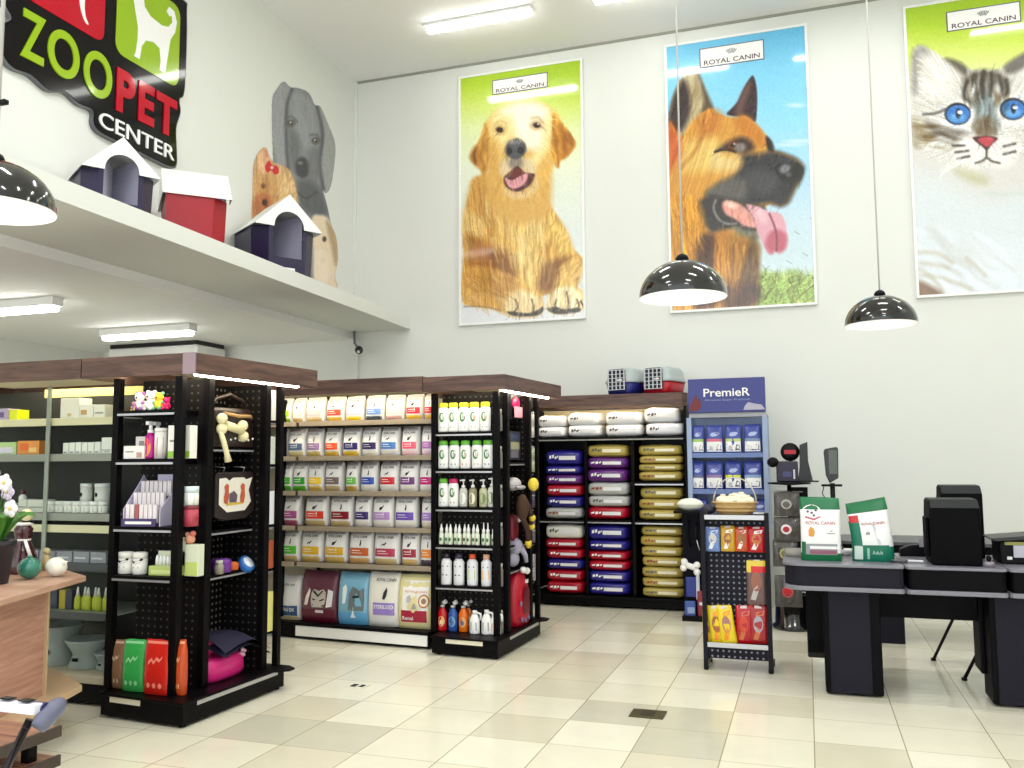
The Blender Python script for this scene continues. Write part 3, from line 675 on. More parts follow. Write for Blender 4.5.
P.fur(d((60,170),(190,180),(240,350),(300,560),(480,560),(500,715),(60,730)), 420, lambda x,y: 85+(x-700)*.5, (8,18), 1.1, 24, .55, 15)
P.noise(3, 2, 6)
P.build('print', t, GLOSS)
q0, q1, q2 = at(*a((208,130))[0], YP), at(*a((550,75))[0], YP), at(*a((550,182))[0], YP)
brand_box(t, (q0.x, q2.z, q1.x, q1.z), None, None)

# blue-eyed cat --------------------------------------------------------------
t, P = poster('tall poster of a white blue-eyed cat, on lime green', 1.2, 2.79, 3.34, 6.53)
a = crop(900,0,5.12); d = crop(900,140,4.8)
P.vgrad([(0,(160,198,16)),(25,(178,210,40)),(50,(212,228,110)),(80,(232,240,180)),(110,(225,230,215)),(160,(222,228,230)),(300,(214,224,230))])
P.poly(a((60,560),(55,480),(60,330),(75,250),(110,235),(170,260),(240,310),(330,350),(430,360),(520,350),(600,300),(680,250),(760,235),(830,300),(830,560),(780,700),(700,800),(840,1500),(60,1500),(60,760)), (216,214,210), 3)
P.poly(a((62,470),(60,300),(85,242),(130,245),(150,300),(110,380),(90,470)), (138,134,130), 8, .8)
P.poly(a((100,300),(170,290),(260,350),(290,420),(230,500),(120,480)), (236,232,228), 10, .9)
P.poly(a((230,300),(290,310),(345,350),(330,385),(280,345)), (84,78,68), 5, .9)
P.poly(a((530,340),(600,290),(680,250),(640,340),(560,380)), (96,90,84), 5, .85)
P.poly(a((325,400),(380,365),(440,358),(510,370),(555,410),(555,470),(520,540),(510,640),(480,690),(390,690),(365,600),(330,510)), (112,106,96), 7)
P.poly(a((380,500),(500,490),(500,640),(440,690),(390,640)), (128,140,142), 9, .9)
P.poly(a((395,610),(470,605),(490,690),(440,705),(390,690)), (120,100,76), 6, .8)
for q in (((345,420),(330,490),(350,520)),((385,385),(375,440),(385,480)),((425,370),(420,430),(425,500)),((465,375),(470,430),(465,490)),((505,390),(520,450),(505,500)),((545,410),(550,470),(535,510))):
    P.line(a(*q), 4, (50,44,38), 3, .8)
for q in ((365,470),(495,480)): P.ell(*a(q)[0], 4, 8, (215,215,215), 4, .85)
for cx, cy in ((295,583),(578,558)):
    P.ell(*a((cx,cy+10))[0], 17, 15, (238,238,240), 6, .95)
    P.ell(*a((cx,cy))[0], 13.2, 11.2, (26,28,36), 1.6); P.ell(*a((cx+2,cy+3))[0], 11.6, 9.4, (52,118,200), 1.6); P.ell(*a((cx,cy+18))[0], 8, 4.5, (110,175,232), 3, .8)
    P.ell(*a((cx+3,cy-2))[0], 2.6, 4.8, (14,20,40), 1.6); P.ell(*a((cx+12,cy-8))[0], 2.6, 1.9, (248,250,255), 1)
P.line(a((235,560),(180,580),(120,585)), 2.5, (70,64,60), 2.5, .8)
P.poly(a((130,620),(220,650),(330,660),(360,690),(330,740),(250,720),(160,690)), (112,102,94), 8, .85)
P.poly(a((60,600),(140,640),(150,740),(70,720)), (170,156,128), 9, .8)
P.poly(a((330,690),(400,700),(440,768),(400,860),(300,840),(280,760)), (240,238,236), 8, .9); P.poly(a((450,760),(500,700),(580,700),(620,760),(560,850),(460,850)), (240,238,236), 8, .9)
for q in (((270,745),(330,745)),((285,780),(350,772)),((295,812),(355,800)),((530,750),(590,735)),((530,790),(590,775))): P.line(a(*q), 2.4, (60,52,50), 2, .85)
P.poly(a((372,708),(405,698),(450,696),(500,708),(470,740),(445,768),(420,750)), (60,28,34), 2.2); P.poly(a((395,712),(440,700),(485,712),(462,742),(444,752),(425,742)), (192,66,78), 2)
P.line(a((443,760),(443,810)), 2, (60,50,48), 1.6); P.line(a((385,835),(420,825),(443,808),(470,825),(510,835)), 2, (84,74,70), 2)
P.poly(d((260,140),(340,150),(420,180),(410,215),(340,205),(280,170)), (188,186,148), 9, .75); P.line(d((415,255),(520,262),(600,250)), 3, (190,204,190), 5, .7)
P.poly(d((60,180),(400,280),(720,280),(720,760),(60,760)), (216,225,232), 26, .8)
for q in (((85,540),(180,545),(250,590)),((100,590),(170,600),(230,615)),((95,650),(190,660),(300,700),(340,720)),((320,570),(370,610),(410,650)),((90,620),(140,650),(200,720))): P.line(d(*q), 3.0, (178,164,136), 5, .6)
P.poly(d((85,680),(130,690),(210,740),(160,760),(85,760)), (112,72,36), 6, .85)
for k in range(7): P.line(d((300-k*5,70+k*9),(250-k*8,88+k*13),(196-k*6+k*k,118+k*14)), .8, (252,252,253), .9, .8, True)
for k in range(6): P.line(a((84+k*4,300+k*34),(140+k*10,330+k*28),(230,400+k*14)), 1.5, (250,248,246), 1.5, .7, True)
cf = a((60,250),(120,240),(330,350),(540,350),(700,250),(800,400),(760,700),(440,860),(100,780)); cv = lambda x,y: np.degrees(np.arctan2(y-136, x-986))
P.streak(cf, cv, .085, 9, 1.6, 22); P.streak(cf, cv, .06, 20, 4, 23)
P.streak(a((320,395),(440,355),(560,400),(555,560),(500,690),(385,690),(330,520)), 90, .2, 14, 2.4, 24)
P.streak(a((70,620),(330,640),(360,690),(300,760),(80,760)), 10, .22, 14, 3.4, 25)
P.streak(d((60,430),(440,470),(560,760),(60,760)), 35, .035, 26, 5, 26)
P.fur(cf, 300, lambda x,y: math.degrees(math.atan2(y-130, x-986)), (5,12), 1.0, 9, .5, 21)
P.noise(2.5, 2, 8)
P.build('print', t, GLOSS)
q0, q1, q2 = at(*a((240,165))[0], YP), at(*a((615,5))[0], YP), at(*a((615,130))[0], YP)
brand_box(t, (q0.x, q0.z+.0, q1.x, (at(*a((240,62))[0],YP).z+q1.z)/2), None, None)

# dogs decal on the side wall ---------------------------------------------------
t = thing('wall_decal', 'cut-out wall decal of a grey hound and terrier beside the posters', 'wall decal', (XL, 8.9, 3.47))
P = Paint((XL+.004,7.75,6.15), (0,1.95,0), (0,0,-2.7), 260, 360); P.al[:] = 0
a = crop(240,75,3.413)
def sil(pts):
    sl = P.win(pts, 3); P.al[sl] = np.maximum(P.al[sl], P.mask(pts, .6, True, sl))
grey = a((108,100),(125,50),(150,22),(172,40),(200,44),(235,60),(255,100),(275,108),(300,165),(325,235),(322,310),(310,380),(292,405),(283,390),(300,455),(312,510),(330,560),(335,630),(325,690),(345,740),(352,760),(300,770),(150,700),(110,600),(112,300))
york = a((38,500),(42,400),(45,310),(62,265),(88,246),(108,290),(150,312),(172,330),(190,380),(200,470),(200,640),(40,640))
sil(grey); sil(york)
P.img[:] = (132,134,138)
P.poly(grey, (134,136,140), 2)
P.poly(a((108,100),(125,50),(150,22),(180,45),(165,100),(160,200),(165,330),(150,330),(125,290),(112,200)), (150,152,157), 2.5)
P.line(a((178,48),(160,110),(158,220),(165,320)), 3, (72,74,78), 3, .85)
P.poly(a((258,98),(280,110),(325,235),(320,320),(305,390),(288,400),(275,330),(285,230),(268,150)), (156,158,156), 2.5)
P.line(a((262,105),(282,200),(272,300),(285,390)), 3, (70,72,76), 3, .85)
P.poly(a((190,60),(240,80),(262,180),(250,260),(215,240),(180,180),(175,90)), (150,152,156), 6, .8)
P.poly(a((170,180),(200,210),(205,290),(185,330),(168,280)), (104,106,110), 6, .8); P.poly(a((240,250),(270,260),(268,350),(230,390),(225,330)), (112,114,118), 6, .8)
for cx, cy in ((175,165),(258,225)): P.ell(*a((cx,cy))[0], 4, 3.6, (70,70,72), 2); P.ell(*a((cx+1,cy+1))[0], 2.6, 2.5, (128,116,96), 1.2); P.ell(*a((cx+1,cy+1))[0], 1.3, 1.4, (16,16,18), .8); P.ell(*a((cx-2,cy-3))[0], .7, .7, (240,240,240), .6)
P.line(a((155,150),(175,142),(195,160)), 2, (88,90,94), 2.5, .8); P.line(a((240,205),(262,205),(275,222)), 2, (88,90,94), 2.5, .8)
P.poly(a((192,295),(215,280),(232,300),(232,340),(212,352),(192,335)), (64,64,68), 3); P.ell(*a((205,300))[0], 2.6, 1.6, (140,140,144), 1.6, .8)
P.poly(a((200,360),(250,370),(280,400),(300,470),(250,480),(200,440)), (82,84,88), 8, .85); P.line(a((195,400),(225,420),(260,400)), 2, (60,62,66), 2, .8)
P.poly(york, (216,170,116), 1.6)
P.poly(a((60,290),(88,246),(100,290),(90,330),(60,350)), (232,190,150), 4, .9); P.ell(*a((90,268))[0], 3, 5, (212,140,120), 2.5, .8)
P.poly(a((60,330),(110,340),(130,380),(120,430),(70,430),(50,380)), (196,146,88), 8, .8); P.poly(a((130,330),(170,335),(195,430),(190,500),(150,470)), (232,196,140), 6, .85)
P.poly(a((48,420),(85,400),(110,430),(100,480),(60,500),(45,470)), (178,98,54), 5, .85); P.ell(*a((85,435))[0], 2.8, 3.4, (42,26,22), 1.8); P.ell(*a((80,378))[0], 2.4, 2.8, (110,64,40), 2)
P.streak(grey, lambda x,y: 92+(x-300)*.4, .025, 12, 2, 31); P.streak(york, lambda x,y: 90+(x-272)*1.6, .11, 12, 2.2, 32)
P.fur(york, 500, lambda x,y: 90+(x-270)*1.4, (5,12), .9, 16, .55, 3)
P.poly(a((86,310),(100,292),(110,308),(128,312),(132,335),(116,338),(108,325),(92,332)), (206,26,36), 1.2); P.ell(*a((109,316))[0], 1.6, 1.6, (245,200,190), 1)
P.poly(a((245,490),(275,478),(300,490),(325,540),(338,610),(326,690),(345,740),(352,765),(260,730),(250,600)), (232,212,184), 3)
P.poly(a((295,495),(328,545),(336,620),(325,650),(312,590),(300,540)), (176,146,104), 4, .9); P.ell(*a((288,560))[0], 2, 2.6, (70,52,44), 1.6); P.ell(*a((282,630))[0], 3, 4, (196,160,140), 3, .9); P.poly(a((265,600),(300,620),(300,700),(265,700)), (244,226,206), 6, .8)
P.noise(3, 3, 2)
P.build('print', t, MATT, 0, (1,0,0), True)
# ------------------------------------------------------------------ shop fittings
def strip_light(t, pts, r=.016, z=2.15):
    b = B()
    for p, q in zip(pts[:-1], pts[1:]): b.tube([(p[0],p[1],z),(q[0],q[1],z)], r, CANLIGHT, 8)
    return b.build('canopy_light', t, 0, True)
def canopy(t, poly, z0, z1, seams=()):
    b = B(); n = len(poly); P_ = [Vector((p[0],p[1],0)) for p in poly]; c = sum(P_, Vector())/n; ins = []
    for i in range(n):
        a, q, e = P_[i-1], P_[i], P_[(i+1) % n]; d1 = (q-a).normalized(); d2 = (e-q).normalized()
        n1 = Vector((-d1.y,d1.x,0)); n2 = Vector((-d2.y,d2.x,0)); k = (n1+n2); k = k/max(.2, k.dot(n1)); ins.append(q+k*.022)
    for i in range(n):
        j = (i+1) % n; vs = [P_[i],P_[j],ins[j],ins[i]]
        b.add([v+Vector((0,0,z)) for z in (z0,z1) for v in vs], [(3,2,1,0),(4,5,6,7),(0,1,5,4),(1,2,6,5),(2,3,7,6),(3,0,4,7)], CANOPY)
    o = b.build('canopy', t, .003, True)
    B().prism([tuple(v[:2]) for v in ins], z1-.03, z1-.006, CANOPY).build('canopy_top', t, 0, True)
    B().prism([tuple((v+(c-v)*.004)[:2]) for v in ins], z1-.036, z1-.031, SOFFIT).build('soffit', t, 0, True)
    # the shade inside the canopy sits a little above its lower edge: a pale soffit board
    return o
def feet(t, pts):
    for x, y in pts: B().lathe([(.022,0),(.022,.01),(.015,.016)], BLACKP, (x,y,0), 10).build('foot', t, 0, True)
def shelf(t, x0, x1, y0, y1, z, name='shelf', th=.035, edge=SILVER, mat=BLACK, side='y'):
    s = B().box(x0,x1,y0,y1,z-th,z-.001,mat).build(name, t, .003, True)
    e = B()
    if side == 'y': e.box(x0+.004,x1-.004,y0-.005,y0-.0005,z-th,z-th+.014,edge)
    else: e.box(x1+.0005,x1+.005,y0+.004,y1-.004,z-th,z-th+.012,edge)
    e.build('shelf_edge', s, 0, True)
    return s

def corner_gondola(label, base, tray, can, zc, post_x, ys, x_left, front_z, side_z, pr, strip_x, strip_side, trimc=True):
    """free-standing end unit: front shelves facing the shop door, a side bay facing the aisle, a shallow rear bay"""
    xf, x1, x2, x3 = post_x; yf, y1, y2, y3 = ys
    t = thing('display_gondola', label, 'display gondola', (sum(p[0] for p in base)/4, sum(p[1] for p in base)/4, 0), 0, 'black corner gondolas')
    b = B(); b.prism(base, .015, .14, BLACK); b.build('base', t, .006, True)
    b = B(); b.prism(tray, .14, .156, BLACK); b.build('tray', t, .006, True)
    feet(t, [(p[0]+(.05 if i in (0,3) else -.04), p[1]+(.05 if i < 2 else -.04)) for i,p in enumerate(base)])
    zt = zc[0]
    for x0, xw, y0, yw in ((x_left,.05,yf,.05),(xf,.055,yf-.02,.05),(x1-.04,.05,y1-.0,.06),(x2-.04,.05,y2,.06),(x3-.04,.045,y3,.045)):
        B().box(x0,x0+xw,y0,y0+yw,.157,zt,BLACK).build('post', t, .004, True)
    B().box(x_left+.05,x1-.04,y1+.02,y1+.035,.157,zt,PEGY).build('back_panel', t, 0, True)
    B().box(x_left+.05,x2-.04,y2+.02,y2+.035,.157,zt,PEGY).build('back_panel', t, 0, True)
    xm = x1-.3
    B().box(xm,xm+.015,y1+.04,y2+.02,.157,zt,PEGX).build('side_panel', t, 0, True)
    for z in front_z: shelf(t, x_left+.05, xf-.003, yf-.01, y1+.02, z)
    for z in side_z: shelf(t, xm+.015, x1-.02, y1+.06, y2, z, 'side_shelf', .03, SILVER, BLACK, 'x')
    for z in front_z: shelf(t, x_left+.05, x3-.045, y2+.04, y3+.04, z-.04, 'rear_shelf', .03, SILVER, BLACK, 'x')
    shelf(t, x_left+.05, x3-.045, y2+.04, y3+.04, .40, 'rear_shelf', .03, SILVER, BLACK, 'x')
    canopy(t, can, *zc)
    if trimc:
        c = can[1]; B().box(c[0]-.09,c[0]+.003,c[1]-.004,c[1]+.01,zc[0]-.002,zc[1]+.002,M('lilac_corner', (150,128,136), .4)).build('corner_trim', t, .002, True)
    strip_light(t, [(x_left+.1, can[0][1]+.06), (xf+.0, can[0][1]+.06)], .018, zt+.06)
    strip_light(t, [(can[1][0]-.07, can[1][1]+.1), (can[2][0]-.1, can[2][1]-.12)], .02, zt+.014)
    def along(a, c, k0, k1, z0, z1, mat, nm):
        a, c = Vector((*a,0)), Vector((*c,0)); dv = c-a; n = Vector((dv.y,-dv.x,0)).normalized(); p, q = a+dv*k0+n*.004, a+dv*k1+n*.004
        B().add([p+Vector((0,0,z0)),q+Vector((0,0,z0)),q+Vector((0,0,z1)),p+Vector((0,0,z1)),p-n*.01+Vector((0,0,z1)),q-n*.01+Vector((0,0,z1))], [(0,1,2,3),(3,2,5,4)], mat).build(nm, t, 0, True)
    along(base[0], base[1], *strip_x, .103, .137, M('price_cream',(236,230,206),.5), 'price_strip')
    along(base[1], base[2], *strip_side, .112, .137, SILVER, 'side_strip')
    return t

G1 = corner_gondola('black corner gondola of plush toys, sprays and treat bags under walnut canopy',
    [(-4.32,4.58),(-3.64,4.52),(-3.60,5.55),(-4.36,5.6)], [(-4.33,4.56),(-3.625,4.50),(-3.585,5.4),(-3.50,5.47),(-3.50,5.53),(-3.57,5.58),(-4.37,5.62)],
    [(-4.55,4.555),(-3.645,4.555),(-3.51,5.80),(-4.55,5.86)], (2.17,2.305), (-3.845,-3.76,-3.685,-3.655), (4.64,4.84,5.385,5.53), -4.36,
    (1.955,1.635,1.20,.885), (1.715,1.155,.86), None, (.12,.5), (.12,.92))
G2 = corner_gondola('black corner gondola of shampoo bottles in the middle of the shop',
    [(-3.03,6.86),(-2.425,6.815),(-2.385,7.88),(-3.05,7.96)], [(-3.04,6.84),(-2.41,6.795),(-2.375,7.76),(-2.31,7.85),(-2.31,7.93),(-2.37,7.97),(-3.10,7.98)],
    [(-3.12,6.87),(-2.37,6.87),(-2.235,8.15),(-3.12,8.2)], (2.205,2.335), (-2.535,-2.455,-2.43,-2.40), (7.03,7.15,7.71,7.88), -3.115,
    (1.865,1.545,1.215,.893,.55), (1.6,.87), None, (.22,.78), (.25,.95), False)

# glass cabinet run at the far left
t = thing('display_cabinet', 'long black display cabinet with sliding glass doors behind the wooden counter', 'display cabinet', (-5.2,4.9,0))
B().box(-6.2,-4.40,4.76,5.3,.02,.15,BLACK).build('plinth', t, .004, True)
B().box(-6.2,-4.40,4.735,5.3,.15,.2,M('beige_rail', (196,186,160), .4)).build('bottom_board', t, .004, True)
B().box(-6.2,-4.40,5.28,5.3,.2,2.17,M('cabinet_back', (24,23,20), .5)).build('back_panel', t, 0, True)
for z, e in ((1.925,M('cream_edge',(222,214,178),.35)),(1.675,M('grey_edge',(150,150,142),.35)),(1.265,MATS['grey_edge']),(1.185,MATS['cream_edge']),(.925,M('dark_edge',(74,74,82),.35)),(.60,MATS['dark_edge'])):
    s = B().box(-6.2,-4.41,4.80,5.28,z-.008,z,M('shelf_glass',(150,160,152),.15)).build('shelf', t, 0, True)
    B().box(-6.2,-4.41,4.785,4.799,z-.05,z+.002,e).build('shelf_edge', s, .003, True)
for x0, x1, y in ((-6.2,-5.02,4.765),(-5.06,-4.42,4.778)):
    g = B().box(x0,x1,y,y+.006,.21,2.15,GLASS).build('glass_door', t, 0, True)
    B().box(x1-.035,x1,y-.001,y+.007,.21,2.15,M('glass_edge',(170,180,165),.2,trans=.4)).build('door_edge', g, 0, True)
canopy(t, [(-6.6,4.555),(-4.556,4.555),(-4.556,5.86),(-6.6,5.86)], 2.17, 2.305)
strip_light(t, [(-6.0,4.9),(-4.5,4.9)], .02, 2.235)
B().box(-5.33,-4.42,5.0,5.02,2.095,2.155,M('glow_board',(228,208,130),.5,emit=.35)).build('glow_board', t, .002, True)  # weak glow put into the board for its lit look under the canopy

# bag gondola
t = thing('display_gondola', 'long open gondola with rows of white pet food bags under walnut canopy', 'display gondola', (-4.1,7.4,0))
RX0, RX1 = -5.3, -3.125
B().prism([(RX0,7.18),(RX1,7.02),(RX1,7.9),(RX0,7.9)], .01, .125, BLACK).build('base', t, .004, True)
B().prism([(RX0,7.155),(RX1,6.99),(RX1,7.88),(RX0,7.88)], .13, .15, BLACK).build('tray', t, .004, True)
B().prism([(-4.50,7.105),(-3.135,7.003),(-3.135,7.015),(-4.50,7.117)], .028, .12, PAPER).build('price_strip', t, .003, True)
B().box(RX0,RX1,7.55,7.57,.185,2.2,M('cream_panel',(206,196,170),.5)).build('back_panel', t, 0, True)
RZ = (1.985, 1.663, 1.342, 1.02, .69)
for z in RZ:
    for x0, x1 in ((RX0,-4.525),(-4.5,RX1)):
        s = B().box(x0,x1,7.12,7.55,z-.035,z-.001,M('brown_shelf',(92,78,70),.45)).build('shelf', t, .003, True)
        B().box(x0+.003,x1-.003,7.108,7.119,z-.04,z+.004,M('shelf_rail',(170,156,136),.3,.2)).build('shelf_edge', s, .002, True)
for x in (-4.72,-4.522): B().box(x,x+(.05 if x < -4.6 else .02),7.13 if x < -4.6 else 7.5,7.18 if x < -4.6 else 7.54,.185,2.2,BLACK).build('post', t, .003, True)
canopy(t, [(-5.6,6.87),(-3.125,6.87),(-3.125,8.2),(-5.6,8.2)], 2.215, 2.345)
strip_light(t, [(-5.2,6.94),(-3.2,6.94)], .018, 2.275)

# sack shelf unit against the wall
t = thing('shelf_unit', 'tall black shelf unit stacked with big food sacks against the back wall', 'shelf unit', (-2.1,9.8,0))
B().box(-3.0,-1.22,9.56,10.08,.02,.105,BLACK).build('base', t, .004, True)
B().box(-3.0,-1.22,9.5,10.08,.105,.13,BLACK).build('tray', t, .004, True)
B().box(-3.0,-1.22,10.05,10.07,.15,2.2,M('beige_back',(205,192,160),.5)).build('back_panel', t, 0, True)
B().box(-2.97,-1.24,10.035,10.049,.15,1.85,M('dark_back',(20,18,20),.5)).build('dark_panel', t, 0, True)
for x in (-3.0,-2.36,-1.83,-1.25): B().box(x,x+.035,9.54,10.03,.15,1.83 if x not in (-1.25,-3.0) else 2.2,BLACK).build('divider', t, .003, True)
shelf(t, -2.965,-1.25,9.5,10.03,1.868, mat=BLACK, edge=M('grey_edge'))
for x0,x1 in ((-2.965,-2.365),(-2.325,-1.835)): shelf(t, x0,x1,9.52,10.03,.955)
shelf(t, -1.79,-1.255,9.5,10.03,.955); shelf(t, -1.79,-1.255,9.5,10.03,1.375)
cp = [(-3.2,9.42),(-1.32,9.42),(-1.24,9.44),(-1.2,9.5),(-1.18,10.08),(-3.2,10.08)]
canopy(t, cp, 2.21, 2.335)
strip_light(t, [(-2.9,9.49),(-1.35,9.49)], .014, 2.275)

# blue branded display stand
BLUE = M('display_blue', (52,56,128), .35); PALEB = M('display_grey_blue', (150,166,198), .4); MIDB = M('display_mid_blue', (104,124,176), .4)
t = thing('display_stand', 'blue branded cardboard display stand of snack packs beside the sack shelves', 'display stand', (-.77,9.4,0))
B().box(-1.17,-.40,9.3,9.7,0,.9,BLUE).build('base', t, .004, True)
B().box(-1.17,-.37,9.62,9.68,.9,2.08,PALEB).build('back_panel', t, .004, True)
for x in (-1.185,-.42): B().box(x,x+.05,9.28,9.66,.9,2.05,PALEB).build('side_panel', t, .004, True)
for z in (1.68,1.305,.98): B().box(-1.135,-.42,9.28,9.62,z-.05,z,MIDB).build('shelf', t, .004, True)
h = B().box(-1.16,-.38,9.27,9.36,2.10,2.455,BLUE).build('header_board', t, .004, True)
b = B(); add_text(b, 'PremieR', PAPER, lambda u,v: (-1.0+.47*u, 9.266, 2.265+.085*v), .012); b.build('header_lettering', h, 0, True)
b = B(); add_text(b, 'Alimento Super Premium', PALEB, lambda u,v: (-.99+.46*u, 9.266, 2.215+.025*v)); b.build('small_lettering', h, 0, True)
b = B(); b.add([(x,9.266,z) for x,z in ((-1.155,2.12),(-1.13,2.2),(-1.1,2.24),(-1.085,2.29),(-1.06,2.25),(-1.03,2.22),(-1.03,2.16),(-1.06,2.12))], [tuple(range(8))], M('red_setter',(110,34,34),.5)); b.build('dog_picture', h, 0, True)
b = B(); b.add([(x,9.266,z) for x,z in ((-.6,2.12),(-.585,2.16),(-.55,2.2),(-.5,2.185),(-.42,2.17),(-.39,2.13),(-.385,2.12))], [tuple(range(7))], M('pale_cat',(176,172,190),.5)); b.build('cat_picture', h, 0, True)
B().box(-1.16,-.38,9.3,9.5,2.05,2.1,M('silver_grey',(170,172,178),.4)).build('top_shelf', t, .004, True)

# perforated snack rack
DG = M('rack_grey', (22,20,28), .4, spec=.15)
t = thing('wire_rack', 'narrow black perforated floor rack of snack packs before the blue stand', 'rack', (-.55,7.12,0))
RPEG = pegboard('rack_pegboard', (26,26,36), (130,130,140), (0,2), .042, .008)
for x in (-.805,-.325):
    b = B(); b.box(x,x+.035,6.985,7.02,.03,1.2,DG); b.add([(x,7.02,.03),(x+.035,7.02,.03),(x+.035,7.3,.03),(x,7.3,.03),(x,7.02,.06),(x+.035,7.02,.06),(x+.035,7.3,.05),(x,7.3,.05)], [(0,1,2,3),(4,5,6,7),(0,1,5,4),(2,3,7,6),(0,3,7,4),(1,2,6,5)], DG)
    b.build('upright', t, .003, True)
    for y in (7.0,7.28): B().lathe([(.018,0),(.02,.03)], BLACKP, (x+.0175,y,0), 10).build('foot', t, 0, True)
B().box(-.77,-.325,7.1,7.112,.2,1.17,RPEG).build('perforated_panel', t, 0, True)
B().box(-.77,-.325,7.0,7.012,.09,.19,RPEG).build('front_panel', t, 0, True)
for z in (1.175,.205):
    s = B().box(-.77,-.325,6.985,7.3 if z > 1 else 7.1,z-.012,z,DG).build('shelf', t, 0, True)
    B().box(-.772,-.323,6.975,6.984,z-.03,z+.006,SILVER).build('shelf_edge', s, .002, True)
# dark peg panel standing behind it
t = thing('peg_stand', 'dark narrow peg stand between the sack shelves and the snack rack', 'stand', (-1.15,9.1,0))
B().box(-1.24,-.96,9.0,9.22,0,.05,BLACK).build('base', t, .004, True)
B().box(-1.23,-.97,9.12,9.15,.05,1.07,M('peg_navy',(12,12,24),.5,spec=.1)).build('back_panel', t, 0, True)
B().box(-1.30,-.95,8.98,9.22,1.07,1.095,BLACK).build('top_shelf', t, .003, True)
B().box(-.99,-.965,9.03,9.11,.05,1.07,BLACK).build('upright', t, .003, True)

# revolving accessory rack
t = thing('revolving_rack', 'black revolving rack of clear accessory packs left of the checkout', 'revolving rack', (-.17,8.93,0))
B().lathe([(.2,0),(.2,.03),(.17,.05),(.16,.32),(.1,.34)], M('gloss_black'), (-.17,8.93,0), 24).build('base', t, 0, True)
B().lathe([(.02,.34),(.02,1.36)], BLACK, (-.17,8.93,0), 10).build('pole', t, 0, True)
B().box(-.16,.0,8.9,8.96,.35,1.34,BLACK).build('core_panel', t, .003, True)
B().lathe([(.05,1.36),(.2,1.37),(.2,1.385),(.0,1.39)], BLACKP, (-.17,8.93,0), 24).build('top_plate', t, 0, True)
for z in (1.3,1.0,.7):
    b = B()
    for k in range(8): a = k*PI/4; b.tube([(-.17+.02*math.cos(a),8.93+.02*math.sin(a),z),(-.17+.17*math.cos(a),8.93+.17*math.sin(a),z)], .004, SILVER, 6)
    b.build('hook_ring', t, 0, True)
# ------------------------------------------------------------------ goods: pouches, sacks, bottles
def sgn(v, e): return math.copysign(abs(v)**e, v)
def pouch_fn(seed):
    r = random.Random(seed); ph = [r.uniform(0,6.28) for _ in range(6)]
    def shape(u, t):                                # u -1..1 across, t 0..1 up -> (x, y of the front) on a unit pouch
        hd = .5*(.78+.22*math.sin(PI*min(t/.75,1))) if t < .72 else .5*max(.04, math.cos((t-.72)/.28*PI/2)**.8*.78+.0)
        if t < .08: hd *= .86+.14*t/.08
        ww = .5*(1-.025*math.sin(PI*t)-.05*max(0,t-.8)/.2)
        cr = .012*math.sin(9*u+ph[0]+5*t)*math.sin(11*t+ph[1])+.010*math.sin(17*u*t+ph[2])
        return ww, hd, cr
    return shape
def pouch_body(seed, mat, n=18, k=14):
    fn = pouch_fn(seed); rings = []
    for j in range(k+1):
        t = j/k; ring = []
        for i in range(n):
            a = 2*PI*i/n+.17; u = sgn(math.cos(a), .55); v = sgn(math.sin(a), .55); ww, hd, cr = fn(u, t)
            zz = t if t < 1 else 1+.012*math.sin(5*u+seed)
            ring.append(Vector((u*ww, v*hd*(1+cr*2)+cr*.6*(1-abs(v)), zz)))
        rings.append(ring)
    return B().loft(rings, mat)
def pouch_pt(seed, u, t, lift=.012):
    fn = pouch_fn(seed); ww, hd, cr = fn(u, t)
    # same rounded section as the body, on its front
    v = (1-min(abs(u),.995)**3.64)**.275
    return Vector((u*ww, -v*hd*(1+cr*2)-lift, t))
def patch(b, seed, u0, u1, t0, t1, mat, lift=.012, nu=8, nt=4):
    return b.grid(lambda i,j: pouch_pt(seed, u0+(u1-u0)*i, t0+(t1-t0)*j, lift), nu, nt, mat)
def blob(b, seed, pts, mat, lift=.02):
    b.add([pouch_pt(seed,u,t,lift) for u,t in pts], [tuple(range(len(pts)))], mat); return b
FOIL = M('pouch_white', (240,238,236), .32, vary=.05, vscale=5); CREAM = M('pouch_cream', (226,206,150), .35); INKB = M('ink_black', (40,34,38), .5); INKR = M('ink_red', (170,30,50), .5)
def colmat(c, rough=.35): return M('ink_%d_%d_%d' % c, c, rough)
POUCH = []
for sd in (1,2,3):
    o = pouch_body(sd, FOIL).build('food_pouch')
    b = patch(B(), sd, -.86, .86, .0, .17, CREAM, .008); b.build('base_panel', o)
    b = patch(B(), sd, -.8, .8, .23, .47, INKR, .014); b.build('label_band', o)
    b = patch(B(), sd, -.9, .9, .86, .985, M('pouch_top_grey', (198,192,194), .3), .012); b.build('shaded_top_fold', o)  # grey clear film at the top, its shading painted in
    b = B(); add_text(b, 'ROYAL CANIN', INKB, lambda u,v: pouch_pt(sd, -.62+1.24*u, .76+.075*v, .02), .01); b.build('brand_lettering', o)
    b = B(); sil_ = [[(-.3,.55),(-.22,.6),(-.05,.61),(.05,.66),(.12,.63),(.08,.6),(.0,.58),(-.06,.53),(-.1,.57),(-.2,.57),(-.26,.53)],
                     [(.05,.53),(.16,.53),(.2,.6),(.16,.68),(.1,.71),(.06,.68),(.09,.63),(.04,.58)],
                     [(-.2,.53),(-.02,.53),(.1,.58),(.22,.66),(.17,.68),(.06,.63),(-.08,.63),(-.2,.6)]][sd-1]
    blob(b, sd, sil_, INKB); b.build('animal_print', o)
    b = patch(B(), sd, -.6, .1, .38, .4, PAPER, .02, 4, 1); patch(b, sd, -.6, .3, .31, .325, PAPER, .02, 4, 1); b.build('small_lettering', o)
    POUCH.append(o)
ORD = ('first','second','third','fourth','fifth','sixth','seventh','eighth','ninth')
used = {0:False,1:False,2:False}
